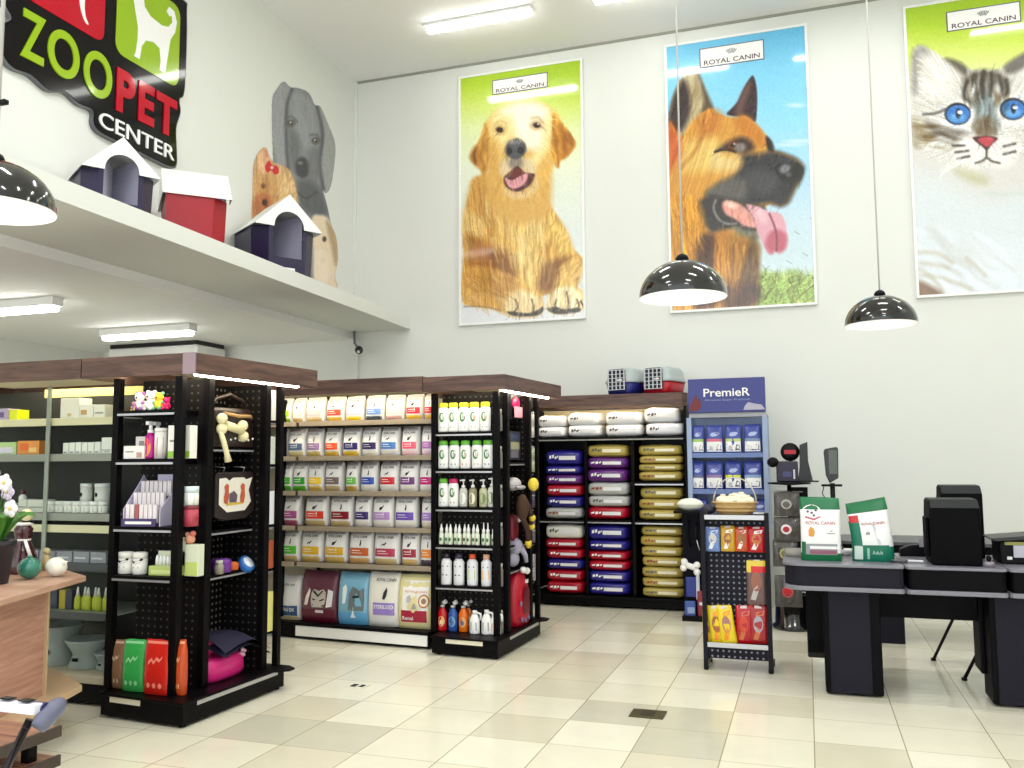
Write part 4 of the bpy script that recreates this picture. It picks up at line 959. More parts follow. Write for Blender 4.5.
def food_pouch(k, label, loc, w, d, h, band, basec, rot=0, group=None):
    if not used[k]: o = POUCH[k]; used[k] = True
    else: o = copy_tree(POUCH[k])
    o.location = loc; o.scale = (w, d, h); o.rotation_euler = (math.radians(-1), 0, rot)
    tag(o, label, 'pet food pouch', group)
    for c in o.children:
        n = c.name.split('.')[0]
        if n == 'label_band': setmat(c, 0, colmat(band))
        if n == 'base_panel': setmat(c, 0, colmat(basec))
    return o
WB = (232,226,214); YB_ = (226,186,70); TB = (212,186,130)
rows = [
 ('top', RZ[0], 421, 396, [(278,289,'lime',(160,215,30),(150,205,20)),(290,302,'pale cream',(232,226,210),TB),(303,322,'faint pink',(232,190,190),TB),(324,342,'orange-red',(226,70,50),YB_),(343,361,'pale lilac',(196,196,222),(230,200,50)),(363,382,'pale blue',(110,150,214),(70,80,90)),(383,402,'pale pink',(246,206,206),(214,170,160)),(403,421,'red',(214,40,60),(236,190,60)),(422,434,'scarlet',(206,36,40),(232,190,90))]),
 ('second', RZ[1], 456, 429, [(276,284,'pale green',(150,200,90),(220,214,180)),(285,303,'slate blue',(86,108,146),(214,200,140)),(304,320,'mauve',(166,130,176),(214,190,110)),(322,338,'bright orange',(250,92,40),YB_),(340,358,'navy',(52,34,112),(228,190,60)),(359,377,'dark violet',(48,28,92),WB),(378,397,'sky blue',(78,128,196),WB),(399,417,'rose pink',(240,98,128),(246,206,206)),(419,434,'orchid',(184,112,192),(240,210,226))]),
 ('third', RZ[2], 491, 463, [(278,290,'grass green',(70,176,40),(90,180,40)),(290,305,'green',(50,160,50),(80,170,30)),(305,321,'yellow',(240,200,50),(226,190,90)),(322,340,'grey-brown',(120,104,98),(206,180,130)),(343,356,'soft green',(110,188,78),(190,160,70)),(358,375,'royal blue',(48,80,176),WB),(377,396,'red',(204,34,52),WB),(397,416,'purple',(116,52,128),WB),(417,434,'magenta',(200,20,122),WB)]),
 ('fourth', RZ[3], 527, 497, [(279,297,'plum pink',(178,84,146),(170,80,110)),(302,325,'tomato red',(232,66,48),TB),(327,350,'maroon',(140,24,36),TB),(352,369,'indigo',(56,36,110),WB),(370,391,'pale violet',(184,142,202),WB),(392,415,'violet',(108,74,178),WB),(419,434,'lavender',(168,132,206),(226,216,190))]),
 ('fifth', RZ[4], 565, 533, [(279,297,'green',(82,192,46),TB),(298,320,'yellow',(234,186,40),(224,190,110)),(321.5,344,'amber',(230,178,46),(224,186,100)),(346,370,'burnt orange',(200,96,42),(220,170,110)),(371,397,'raspberry',(186,62,88),TB),(399,417,'wine red',(164,30,58),(214,180,120)),(418,434,'light orange',(240,142,48),(90,80,90))]),
]
gi = 0
for rn, z, yb, yt, items in rows:
    for i, (x0, x1, cn, c, bc) in enumerate(items):
        Y = 7.14; a, e = X_(x0, Y, yb), X_(x1, Y, yb); w = max(e-a-.006, .08); h = (yb-yt)*.0094+.006
        if 'bottom' in rn: continue
        n = len(items)-i
        d = .16; zt = {'top':.235}.get(rn, min(h, .30))
        food_pouch((gi*7+i) % 3, 'white food pouch with %s label, %s shelf, %s pouch from the shampoo bottles' % (cn, rn, ORD[n-1]), ((a+e)/2, 7.23, z+.001), w, d, zt, c, bc, random.uniform(-.04,.04), 'pet food pouches on the long gondola')
        gi += 1
# big bags on the bottom shelf
def big_bag(name, label, loc, w, d, h, mats, parts, seed, rot=0, lean=0):
    o = pouch_body(seed, mats, 20, 16).build(name); o.location = loc; o.scale = (w,d,h); o.rotation_euler = (lean,0,rot)
    tag(o, label, 'pet food bag', 'large pet food bags on the bottom shelf')
    for nm, fn in parts:
        b = B(); fn(b, seed); b.build(nm, o)
    return o
def txt(s, u0, u1, t0, t1, mat, bold=.01): return lambda b, sd: add_text(b, s, mat, lambda u,v: pouch_pt(sd, u0+(u1-u0)*u, t0+(t1-t0)*v, .05), bold)
def pat(u0,u1,t0,t1,c,lift=.016): return lambda b, sd: patch(b, sd, u0,u1,t0,t1,colmat(c),lift)
def blb(pts, c, lift=.018): return lambda b, sd: blob(b, sd, pts, colmat(c), lift+.03)
def multi(*f):
    def g(b, sd):
        for k in f: k(b, sd)
    return g
def ring(cu, ct, r, c, asp, n=14): return blb([(cu+r*math.cos(2*PI*k/n), ct+r*asp*math.sin(2*PI*k/n)) for k in range(n)], c, .02)
cat_face = multi(blb([(-.25,.3),(.35,.3),(.5,.42),(.5,.6),(.35,.66),(.1,.62),(-.15,.66),(-.28,.58),(-.3,.42)], (196,188,178), .016),
    blb([(-.2,.6),(.08,.5),(.36,.62),(.3,.64),(.08,.55),(-.14,.64)], (60,54,50), .02), blb([(-.2,.48),(.02,.44),(-.02,.42),(-.22,.44)], (60,54,50), .02), blb([(.15,.44),(.42,.48),(.42,.45),(.18,.42)], (60,54,50), .02),
    blb([(-.22,.36),(.1,.31),(.4,.36),(.38,.33),(.1,.285),(-.2,.33)], (70,62,56), .02), blb([(.03,.4),(.13,.4),(.08,.37)], (150,90,90), .022))
yb0 = 7.24
def place(x0, x1, yb): a, e = X_(x0,7.15,yb), X_(x1,7.15,yb); return (a+e)/2, e-a
x, w = place(277,298,612)
big_bag('food_bag', 'white food bag with dark blue lettered band, bottom shelf of pouch gondola', (x,yb0-.075*(x+4.5)/1.4,.152), w, .17, .40, FOIL, [
 ('label_band', pat(-.8,.8,.1,.33,(46,84,132))), ('label_lettering', txt('TAU DX',-.62,.6,.2,.28,PAPER,.02)), ('base_panel', pat(-.85,.85,0,.09,(222,206,160))), ('brand_lettering', txt('ROYAL CANIN',-.5,.5,.78,.83,INKB))], 11)
x, w = place(299,336,618)
big_bag('food_bag', 'burgundy food bag with striped cat face, bottom shelf of pouch gondola', (x,yb0-.075*(x+4.5)/1.4,.152), w, .19, .455, M('burgundy_film',(110,62,76),.28), [
 ('base_panel', pat(-.9,.9,0,.26,(98,20,44))), ('cat_print', cat_face), ('white_flash', blb([(-.7,.34),(-.5,.34),(-.34,.62),(-.42,.68),(-.62,.5)], (236,222,214), .02)), ('white_flash', blb([(.5,.3),(.8,.32),(.85,.62),(.6,.66)], (232,230,232), .02)),
 ('label_plate', pat(-.08,.36,.19,.245,(226,216,222),.04))], 12)
x, w = place(337,369,621)
big_bag('food_bag', 'light blue food bag with grey cat face, bottom shelf of pouch gondola', (x,yb0-.075*(x+4.5)/1.4,.152), w, .19, .455, M('sky_film',(132,186,214),.25), [
 ('base_panel', pat(-.9,.9,0,.24,(96,170,220))), ('cat_print', multi(blb([(-.2,.28),(.75,.28),(.8,.5),(.75,.72),(.5,.66),(.3,.7),(.05,.74),(-.15,.6)], (110,122,124), .016), blb([(.05,.56),(.5,.58),(.46,.53),(.1,.52)], (40,50,52), .02), blb([(-.05,.14),(.3,.14),(.16,.22),(.14,.36),(.06,.22)], (232,240,246), .02))),
 ('white_flash', blb([(-.55,.4),(-.35,.42),(-.28,.7),(-.4,.78),(-.6,.72)], (236,244,248), .02))], 13)
x, w = place(368,400,625)
big_bag('food_bag', 'white food bag with lilac lettered panel, bottom shelf of pouch gondola', (x,yb0-.075*(x+4.5)/1.4,.152), w, .19, .47, M('pouch_ivory',(236,232,222),.32), [
 ('label_band', pat(-.55,.8,.22,.45,(158,132,206))), ('label_lettering', txt('STERILISED',-.48,.74,.34,.41,PAPER,.02)), ('brand_lettering', txt('ROYAL CANIN',-.4,.82,.84,.9,INKB,.01)),
 ('cat_print', blb([(.05,.52),(.2,.51),(.32,.58),(.36,.68),(.28,.74),(.24,.7),(.12,.64)], (52,50,54), .02)), ('base_panel', pat(-.7,.8,.05,.2,(232,230,228)))], 14)
x, w = place(399,434,628)
big_bag('food_bag', 'cream food bag with crimson lettered band and round badge, bottom shelf', (x,yb0-.075*(x+4.5)/1.4,.152), w, .19, .46, M('pouch_straw',(228,216,160),.32), [
 ('white_panel', pat(-.66,.95,.34,.9,(242,240,236),.01)), ('label_band', pat(-.72,.75,.13,.35,(168,18,58))), ('label_lettering', txt('Renal',-.62,.0,.17,.24,PAPER,.01)),
 ('brand_lettering', txt('ROYAL CANIN',-.5,.75,.68,.72,colmat((206,90,60)),.0)), ('round_badge', multi(ring(.6,.53,.3,(170,90,50),.42), ring(.6,.53,.24,(240,222,190),.42), ring(.6,.53,.13,(150,120,100),.42))),
 ('dog_print', multi(blb([(-.4,.5),(-.2,.48),(-.1,.56),(-.2,.64),(-.38,.6)], (190,184,182)), blb([(-.1,.38),(.2,.38),(.1,.48),(0,.48)], (168,164,164)))) ], 15)

# flat sacks ------------------------------------------------------------------
def sack_pt(x, z, lift=0):
    q = max(0, 1-abs(2*(z-.5))**4); kk = q**(1/6); return Vector((x, -.5*max(0,kk**6-abs(2*x)**6)**(1/6)-lift, z))
def sack_body(seed, mat, n=26, k=10):
    r = random.Random(seed); ph = [r.uniform(0,6.28) for _ in range(5)]; rings = []
    for j in range(k+1):
        zt = -1+2*j/k; zt = max(-.985, min(.985, math.sin(zt*PI/2))); kk = (1-abs(zt)**4)**(1/6); ring = []
        for i in range(n):
            a = 2*PI*i/n; x = sgn(math.cos(a), 1/3)*.5*kk; y = sgn(math.sin(a), 1/3)*.5*kk
            ring.append(Vector((x, y, .5+.5*zt+(.03*math.sin(7*x+ph[0])*math.sin(6*y+ph[1])+.02*math.sin(19*x+ph[2]) if j > k/2 else 0))))
        rings.append(ring)
    return B().loft(rings, mat)
SACK = []
for sd in (1,2):
    o = sack_body(sd, FOIL).build('food_sack')
    b = B(); b.grid(lambda i,j: sack_pt(-.1+.44*i, .36+.26*j, .012), 8, 4, PAPER); b.build('label_patch', o)
    b = B()
    for k, (x, z, w, h) in enumerate(((-.36,.42,.06,.2),(-.28,.46,.05,.2),(-.21,.4,.05,.16),(-.15,.48,.03,.12))) if sd == 1 else enumerate(((-.38,.44,.09,.13),(-.27,.4,.07,.2),(-.18,.46,.05,.13))):
        b.grid(lambda i,j: sack_pt(x+w*i, z+h*j+(.05*i), .016), 3, 2, PAPER)
    b.build('printed_mark', o)
    b = B(); b.grid(lambda i,j: sack_pt(-.47+.94*i, .49+.02*j+.02*math.sin(i*9), .006), 14, 1, M('seam_line', (200,200,200), .4)); b.build('seam', o)
    SACK.append(o)
sused = [False, False]
def sack(k, label, loc, w, d, h, c, patchc, rot=0, group=None, name_mark=None):
    o = SACK[k] if not sused[k] else copy_tree(SACK[k]); sused[k] = True
    o.location = loc; o.scale = (w,d,h); o.rotation_euler = (0,0,rot); tag(o, label, 'pet food sack', group)
    mt = M('sack_%d_%d_%d' % c, c, .28, vary=.12, vscale=7); setmat(o, 0, mt)
    for ch in o.children:
        n = ch.name.split('.')[0]
        setmat(ch, 0, mt if n == 'seam' else colmat(patchc) if n == 'label_patch' else colmat(name_mark or patchc))
    return o
BL, RD, PU, SI, GO, WH = (36,30,132), (176,8,38), (98,36,122), (190,190,188), (190,168,84), (238,236,228)
cols = [
 ('stack nearest the bottle gondola', 546, 581, 'upper', .957, [(BL,'blue',468,441,'top'),(BL,'blue',0,9,''),(PU,'purple',0,10,''),(RD,'red',0,11.5,''),(BL,'blue',0,11,''),(SI,'silver',0,11.5,'')]),
 ('stack nearest the bottle gondola', 546, 581, 'lower', .132, [(WH,'white',0,15,''),(RD,'red',0,10,''),(RD,'red',0,10.5,''),(BL,'blue',0,11,''),(RD,'red',0,11.5,''),(RD,'red',0,13,'')]),
 ('middle stack', 588, 627, 'upper', .957, [(GO,'gold',0,12.5,''),(PU,'purple',0,11.5,''),(PU,'purple',0,13,''),(SI,'silver',0,13,''),(SI,'silver',0,11,''),(RD,'red',0,12.5,'')]),
 ('middle stack', 588, 627, 'lower', .132, [(BL,'blue',0,15,''),(BL,'blue',0,10.5,''),(RD,'red',0,9.5,''),(RD,'red',0,10,''),(BL,'blue',0,11.5,''),(BL,'blue',0,13,'')]),
 ('stack by the blue stand', 640, 682, 'top', 1.377, [(GO,'gold',0,10.5,''),(GO,'gold',0,8,''),(GO,'gold',0,7,''),(GO,'pale gold',0,10,'')]),
 ('stack by the blue stand', 640, 681, 'middle', .957, [(GO,'gold',0,11.3,''),(GO,'gold',0,10.3,''),(GO,'gold',0,10.5,'')]),
 ('stack by the blue stand', 641, 681, 'lower', .132, [(GO,'gold',0,11,''),(GO,'gold',0,11,''),(GO,'gold',0,11,''),(GO,'gold',0,11,''),(GO,'gold',0,11.5,''),(GO,'gold',0,10.5,''),(GO,'gold',0,11,'')]),
]
g = 0
limits = {'upper':(.955,1.83),'lower':(.13,.92),'top':(1.375,1.83),'middle':(.955,1.34)}
for cname, x0, x1, part, z0, its in cols:
    hs = [(27-9-9 if k == 0 and part == 'upper' and 'nearest' in cname else it[3])*.0113+(.07 if it[4] else 0) for k, it in enumerate(its)]
    tot = sum(hs); room = limits[part][1]-z0-.02
    if tot > room: hs = [h*room/tot for h in hs]
    z = z0+sum(hs)
    a, e = X_(x0,9.55,520), X_(x1,9.55,520)
    for k, (it, h) in enumerate(zip(its, hs)):
        z -= h; r = random.uniform(-.025,.025); pc = (238,232,200) if it[0] == GO else (236,234,236)
        hh = h*1.02 if k else h
        sack(g % 2, '%s food sack, %s from top of %s shelf, %s' % (it[1], ORD[k], part, cname), ((a+e)/2+random.uniform(-.008,.008), 9.79, z), (e-a)*1.07, .5, h*1.03, it[0], pc, r, 'flat food sacks on the wall shelves', (250,250,250) if it[0] != GO and it[0] not in (SI,WH) else (150,60,40) if k % 2 else (90,100,90)); g += 1
tops = [(536,564,0,'lower sack',22),(536,564,1,'upper sack',22),(566,600,0,'lower sack',24),(566,599,1,'upper sack',24),(604,641,0,'lower sack',24),(604,641,1,'upper sack',24),(644,683,0,'lower sack',25),(643,680,1,'upper sack',27)]
pn = ('pile nearest the bottle gondola','second pile along','pile below the blue carrier','pile below the red carrier')
for i, (x0,x1,lv,nm,hp) in enumerate(tops):
    a, e = X_(x0,9.53,425), X_(x1,9.53,425); h = hp*.0113/2
    sack(i % 2, 'white food sack, %s of %s, top shelf under canopy' % (nm, pn[i//2]), ((a+e)/2, 9.79, 1.87+lv*h), e-a, .48, h*1.08, (240,240,242), (226,226,230), random.uniform(-.02,.02), 'white sacks on the top shelf', (90,84,90))

# bottles ----------------------------------------------------------------------
def bottle(name, label, cat, loc, prof, mat, cap, capm, sy=.6, lab=None, group=None, n=18, rot=0, extra=None):
    o = B().lathe(prof, mat, n=n, sy=sy).build(name); o.location = loc; o.rotation_euler = (0,0,rot); tag(o, label, cat, group)
    B().lathe(cap, capm, n=n, sy=sy if cap[0][0] > prof[0][0]*.6 else 1).build('cap', o)
    r0 = max(r for r,_ in prof)
    for nm, pts, mt in lab or ():
        b = B(); b.add([Vector((x, -math.sqrt(max(0, 1-(x/r0)**2))*r0*sy-.0015, z)) for x,z in pts], [tuple(range(len(pts)))], mt); b.build(nm, o)
    if extra: extra(o)
    return o
def oval(cx, cz, rx, rz, n=14): return [(cx+rx*math.cos(2*PI*k/n), cz+rz*math.sin(2*PI*k/n)) for k in range(n)]
def bar(x0,x1,z0,z1): return [(x0,z0),(x1,z0),(x1,z1),(x0,z1)]
GREENC = colmat((96,176,52)); LIMEC = colmat((226,226,40)); SWG = colmat((60,130,60)); BW = M('bottle_white', (244,244,242), .25)
def shampoo(label, x, yb, Y, z, h, w, capm, swirl, dot, shelfname):
    p = [(w*.46,0),(w*.5,.01),(w*.5,h*.72),(w*.46,h*.8),(w*.36,h*.84)]; c = [(w*.42,h*.84),(w*.44,h*.86),(w*.42,h*.97),(w*.3,h),(.001,h)]
    return bottle('shampoo_bottle', label, 'shampoo bottle', (X_(x,Y,yb), Y, z), p, BW, c, capm, .62,
      [('green_swirl', oval(-w*.04,h*.5,w*.26,h*.17), SWG), ('swirl_centre', oval(w*.02,h*.52,w*.17,h*.11), BW), ('animal_print', oval(w*.1,h*.47,w*.12,h*.07), dot), ('lettering', bar(-w*.2,w*.22,h*.13,h*.18), swirl)], shelfname)
F = 7.035
for i, (x, dn, dc) in enumerate(((443.5,'pale green',(150,170,130)),(453.5,'grey',(150,150,150)),(464,'dark grey',(90,90,90)),(474.5,'coral',(220,110,80)),(485.5,'red-brown',(190,70,50)))):
    shampoo('white shampoo bottle with lime cap and %s print, top shelf of middle gondola' % dn, x, 430, F+.04, 1.866, .255, .1, LIMEC, colmat((170,170,170)), colmat(dc), 'white shampoo bottles, lime caps')
for i, (x, dn, dc) in enumerate(((443.5,'grey-green',(90,120,90)),(454.5,'black',(40,40,44)),(465.5,'coral',(214,120,90)),(477,'pale pink',(200,150,140)),(488,'slate',(80,80,90)))):
    shampoo('white shampoo bottle with green cap and %s print, second shelf of middle gondola' % dn, x, 467, F+.04, 1.546, .245, .098, GREENC, colmat(dc), colmat(dc), 'white shampoo bottles, green caps')
shampoo('white shampoo bottle with green cap beside a magenta one, third shelf', 443.5, 505, F+.04, 1.216, .245, .092, GREENC, colmat((150,170,130)), colmat((226,150,60)), 'white shampoo bottles, third shelf')
shampoo('white shampoo bottle with magenta cap, third shelf of middle gondola', 453.5, 505, F+.04, 1.216, .245, .095, colmat((196,30,96)), colmat((120,60,80)), colmat((110,60,60)), 'white shampoo bottles, third shelf')
def pump(label, x, yb, Y, z, h, w, mat, labm, group):
    p = [(w*.46,0),(w*.5,.008),(w*.5,h*.55),(w*.42,h*.63),(w*.2,h*.68)]; c = [(w*.22,h*.68),(w*.22,h*.76),(w*.08,h*.77),(w*.08,h*.9)]
    def ex(o):
        b = B(); b.tube([(0,0,h*.9),(0,0,h*.97)], w*.2, BW, 8); b.tube([(0,0,h*.95),(-w*.2,-w*.5,h*.93)], w*.08, BW, 6); b.build('nozzle', o)
    return bottle('pump_bottle', label, 'pump bottle', (X_(x,Y,yb),Y,z), p, mat, c, BW, .8, [('label', oval(0,h*.3,w*.38,h*.2), labm)], group, 16, 0, ex)
for x, nm, mc, lc in ((463.5,'clear',(206,206,196),(236,236,232)),(473,'olive',(150,146,112),(232,228,206)),(483.5,'pale olive',(196,194,160),(110,140,80)),(492,'milky',(226,226,216),(120,140,90))):
    pump('%s pump bottle with white nozzle, third shelf of middle gondola' % nm, x, 504, F+.05, 1.216, .26 if x > 490 else .245, .075, M('pump_%s' % nm.replace(' ','_'), mc, .2), colmat(lc), 'pump bottles, third shelf')
xs = (441.5,446,450.5,455,459.5,464,468.5,473,477.5,483,488,493)
for i, x in enumerate(xs):
    w = .04; Y = F+.02; tall = i >= 9
    bottle('dropper_bottle', 'small white dropper bottle with %s label, %s, fourth shelf' % (('green','green','green','green','pale green','red and green','red','red and green','pale red','green','green','leaf green')[i], ('first in the row','second in the row','third in the row','fourth in the row','fifth in the row','sixth in the row','seventh in the row','eighth in the row','ninth in the row','first of the tall ones','second of the tall ones','last by the post')[i]), 'dropper bottle', (X_(x,Y,543),Y+.02*(i%2),.894),
      [(.018,0),(.02,.004),(.02,.085),(.015,.1)], M('dropper_body',(226,232,214),.3), [(.014,.1),(.015,.13),(.006,.16 if not tall else .14),(.004,.175 if not tall else .19)], BW, 1, [('label', bar(-.017,.017,.015,.075), colmat(((110,170,90),(190,110,90))[i in (5,6,7,8)])), ('label_print', oval(0,.045,.011,.016), colmat((60,110,60)))], 'small dropper bottles', 12)
for x, nm, cc, lc in ((446.5,'black cap and dark text',(40,36,50),(70,70,80)),(459,'dark cap and two text lines',(52,46,70),(60,60,72)),(472.5,'orange cap',(214,84,36),(180,210,150)),(486.5,'peach cap and tan label',(226,176,150),(226,180,110))):
    w, h, Y = .1 if 'peach' not in nm else .095, .265, F+.04
    bottle('lotion_bottle', 'white square-shouldered lotion bottle with %s, fifth shelf' % nm, 'lotion bottle', (X_(x,Y,583),Y,.551), [(w*.48,0),(w*.5,.01),(w*.5,h*.74),(w*.3,h*.84)], M('lotion_white',(226,226,232),.3), [(w*.3,h*.84),(w*.31,h),(.001,h)], colmat(cc), .7, [('label', bar(-w*.3,w*.34,h*.2,h*.5) if 'tan' in nm or 'orange' in nm else bar(-w*.28,w*.2,h*.3,h*.34), colmat(lc)), ('lettering', bar(-w*.28,w*.28,h*.58,h*.62), colmat((120,120,130)))], 'white lotion bottles, fifth shelf', 8)
for x, nm, c, yo in ((442.5,'red',(196,20,30),0),(453,'blue',(40,84,160),0),(463.5,'orange',(232,110,20),0),(469,'second orange',(226,110,30),.1)):
    w, h, Y = .085, .25, F+.05+yo
    def ex(o, w=w, h=h):
        b = B(); b.tube([(0,0,h*.84),(.01,0,h*.93),(.035,0,h)], .02, M('cap_grey',(150,146,150),.35), 10); b.build('spout', o)
    bottle('flask_bottle', '%s flask bottle with grey tilted cap on the bottom tray of middle gondola' % nm, 'bottle', (X_(x,Y,634),Y,.158), [(w*.46,0),(w*.5,.01),(w*.5,h*.6),(w*.25,h*.76),(w*.2,h*.8)], M('flask_%d_%d_%d' % c, c, .2), [(w*.24,h*.8),(w*.24,h*.86)], M('cap_grey'), .7, [('label', oval(0,h*.33,w*.36,h*.18), colmat((236,180,110) if 'red' in nm or 'or' in nm else (120,170,220))), ('label_print', oval(0,h*.3,w*.2,h*.08), colmat((240,226,190) if 'red' in nm else (70,100,150)))], 'flask bottles on the bottom tray', 14, 0, ex)
for i, (x, nm) in enumerate(((476,'beside the orange flask'),(488,'in the middle'),(497,'with amber label by the post'))):
    w, h, Y = .09, .19+.01*(i==1), F+.04
    def ex(o, w=w, h=h):
        b = B(); b.tube([(w*.3,0,h*.55),(w*.62,0,h*.6),(w*.6,0,h*.86),(w*.2,0,h*.9)], .011, BW, 8); b.build('handle', o)
    bottle('jug_bottle', 'small white jug bottle %s, bottom tray of middle gondola' % nm, 'jug', (X_(x,Y,638),Y-.03,.158), [(w*.5,0),(w*.52,.01),(w*.5,h*.6),(w*.3,h*.8),(w*.2,h*.86)], BW, [(w*.22,h*.86),(w*.22,h),(.001,h)], BW, .7, [('label', bar(-w*.3,w*.3,h*.15,h*.5), colmat(((120,116,110),(90,90,90),(220,150,40))[i]))], 'white jug bottles', 14, 0, ex)
# ------------------------------------------------------------------ boxes, tins, toys on the toy gondola and in the cabinet
def carton(name, label, cat, c, w, d, h, mat, prints=(), group=None, rot=0, bev=.003):
    o = B().box(-w/2,w/2,-d/2,d/2,0,h,mat).build(name, None, bev); o.location = c; o.rotation_euler = (0,0,rot); tag(o, label, cat, group)
    for nm, x0,x1,z0,z1,mt in prints:
        B().box(-w/2+w*x0,-w/2+w*x1,-d/2-.0025,-d/2+.001,h*z0,h*z1,mt).build(nm, o)
    return o
def px_carton(name, label, cat, x0, x1, yb, Y, z, h, d, mat, prints=(), group=None, rot=0):
    a, e = X_(x0,Y,yb), X_(x1,Y,yb); return carton(name, label, cat, ((a+e)/2, Y+d/2, z), e-a-.004, d, h, mat, prints, group, rot)
PW = M('carton_white', (240,238,230), .45); LG = colmat((176,196,110)); INKG = colmat((150,146,140))
# cabinet shelves
z = 1.927
px_carton('carton', 'lilac printed carton on top cabinet shelf at the picture edge', 'carton', -14, 8.5, 413, 4.84, z, .085, .1, colmat((186,170,206)), [('print',.45,.8,.25,.7,colmat((110,80,140)))])
px_carton('carton', 'bright lime yellow carton on top cabinet shelf beside the lilac one', 'carton', 9, 18, 413, 4.84, z, .075, .1, colmat((226,232,30)))
px_carton('carton', 'tall white carton on top cabinet shelf', 'carton', 60, 79, 413, 4.84, z, .145, .12, PW, [('print',.4,.6,.1,.25,colmat((206,190,140)))])
px_carton('carton', 'white carton with small tan picture on top cabinet shelf', 'carton', 79.5, 93, 413, 4.84, z, .095, .1, PW, [('print',.1,.55,.25,.6,colmat((200,160,100)))])
px_carton('carton', 'low white carton with grey lettering on top cabinet shelf', 'carton', 93.5, 105, 413, 4.84, z, .092, .1, PW, [('lettering',.15,.85,.3,.42,INKG)])
z = 1.677
px_carton('carton', 'pale green carton on second cabinet shelf above the flowers', 'carton', -12, 16, 450, 4.84, z, .09, .1, colmat((190,214,150)), [('print',.4,.9,.1,.6,colmat((226,216,232)))])
px_carton('carton', 'orange printed carton on second cabinet shelf', 'carton', 17, 39, 450, 4.84, z, .098, .1, colmat((232,150,70)), [('print',.12,.5,.3,.8,colmat((240,110,50))),('print',.55,.9,.15,.5,colmat((250,200,130)))])
for i in range(6):
    px_carton('small_carton', 'small white carton with grey foot line, %s in the second cabinet shelf row' % ORD[i], 'carton', 62.5+6.3*i, 68.4+6.3*i, 450, 4.84, z, .078+.002*(i%3), .1, PW, [('lettering',.2,.7,.1,.2,INKG)], 'small white cartons in the cabinet')
px_carton('carton', 'white stacked carton ending the second cabinet shelf row', 'carton', 101, 112, 450, 4.86, z, .112, .1, PW, [('lettering',.1,.9,.2,.25,INKG),('lettering',.3,.8,.1,.15,INKG)])
z = 1.267
for i, (x0,x1,h,nm) in enumerate(((4,17,.06,'low white carton'),(18,26.5,.09,'square white carton'),(27,44,.088,'wide white carton'))):
    px_carton('carton', '%s on third cabinet shelf left of the jar row' % nm, 'carton', x0, x1, 505, 4.84, z, h, .1, colmat((214,214,206)), [('lettering',.1,.9,.35,.45,INKG)])
bottle('pump_bottle', 'tiny pump bottle with maroon cap behind third shelf cartons', 'bottle', (X_(23,4.98,495),4.98,z), [(.025,0),(.028,.1),(.015,.12)], BW, [(.014,.12),(.016,.15),(.004,.155)], colmat((90,30,60)), 1)
for i in range(7):
    x = X_(49.5+8.6*i, 4.86, 505)
    bottle('white_jar', 'white lidded jar, %s in the third cabinet shelf row' % ORD[i], 'jar', (x,4.88,z), [(.032,0),(.034,.004),(.034,.05)], PW, [(.0345,.05),(.0345,.078),(.0,.08)], PAPER, 1, [('label', bar(-.02,.016,.01,.04), INKG)], 'white jars in the cabinet', 14)
for i,(x,nm) in enumerate(((84.5,'slim white tub with round mark'),(101,'wide white tub with round mark'))):
    r = .042 if i == 0 else .055; h = .12
    bottle('white_tub', '%s standing above the cabinet jar row' % nm, 'tub', (X_(x,5.0,490),5.02,z), [(r,0),(r,.17)], PW, [(r*1.03,.17),(r*1.03,.2),(0,.2)], PAPER, 1, [('round_mark', oval(-.01,.12,.014,.016), BLACKP)], None, 18)
z = .927
for i in range(5):
    px_carton('flat_carton', 'flat grey carton, %s along the dim fourth cabinet shelf' % ORD[i], 'carton', 22+17*i, 38+17*i, 556, 4.84, z, .075, .12, colmat((150,150,160)), [('lettering',.1,.8,.35,.5,colmat((214,214,220)))], 'flat grey cartons in the cabinet')
z = .602
for i in range(7):
    x = X_(77.5+5.2*i, 4.88, 604)
    bottle('spray_bottle', 'yellow-green bottle with white nozzle, %s on the low cabinet shelf' % ORD[i], 'bottle', (x,4.88+.02*(i%2),z), [(.02,0),(.022,.005),(.022,.075),(.013,.095)], colmat((196,206,60)), [(.013,.095),(.006,.15),(.002,.155)], BW, 1, [('label', bar(-.016,.016,.02,.06), LG)], 'yellow-green bottles in the cabinet', 12)
for i, (x,c,nm) in enumerate(((54,(60,60,90),'dark blue'),(62,(190,170,60),'mustard'),(69,(50,52,80),'navy'))):
    px_carton('small_carton', '%s little carton on the low cabinet shelf behind the counter top' % nm, 'carton', x-3.5, x+3, 602, 4.86, z, .13, .08, colmat(c))
# grey feeding bowls at the cabinet foot
BOWL = M('bowl_grey', (176,186,188), .3, vary=.06)
def bowl(label, c, r, h, tilt=0, name='feeding_bowl'):
    b = B(); b.lathe([(r*.8,0),(r*.84,.01),(r*.62,h*.45),(r*.7,h*.6),(r,h*.96),(r,h),(r*.95,h),(r*.6,h*.62),(.001,h*.55)], BOWL, n=26, cap=False)
    o = b.build(name); o.location = c; o.rotation_euler = (tilt,0,0); tag(o, label, 'feeding bowl', 'grey feeding bowls')
    B().box(-r*.16,r*.16,-r*.8,-r*.7,h*.28,h*.4,BLACKP).build('finger_slot', o, .004); return o
bowl('tall pale grey feeding bowl stack at the cabinet foot beside the counter', (X_(58,4.98,655),4.99,.202), .16, .27)
bowl('wide pale grey feeding bowl at the cabinet foot, in the middle', (X_(87,4.96,660),4.96,.202), .145, .19)
o = bowl('small grey feeding bowl with dark slot by the gondola post', (X_(107,4.95,668),4.94,.202), .08, .11)
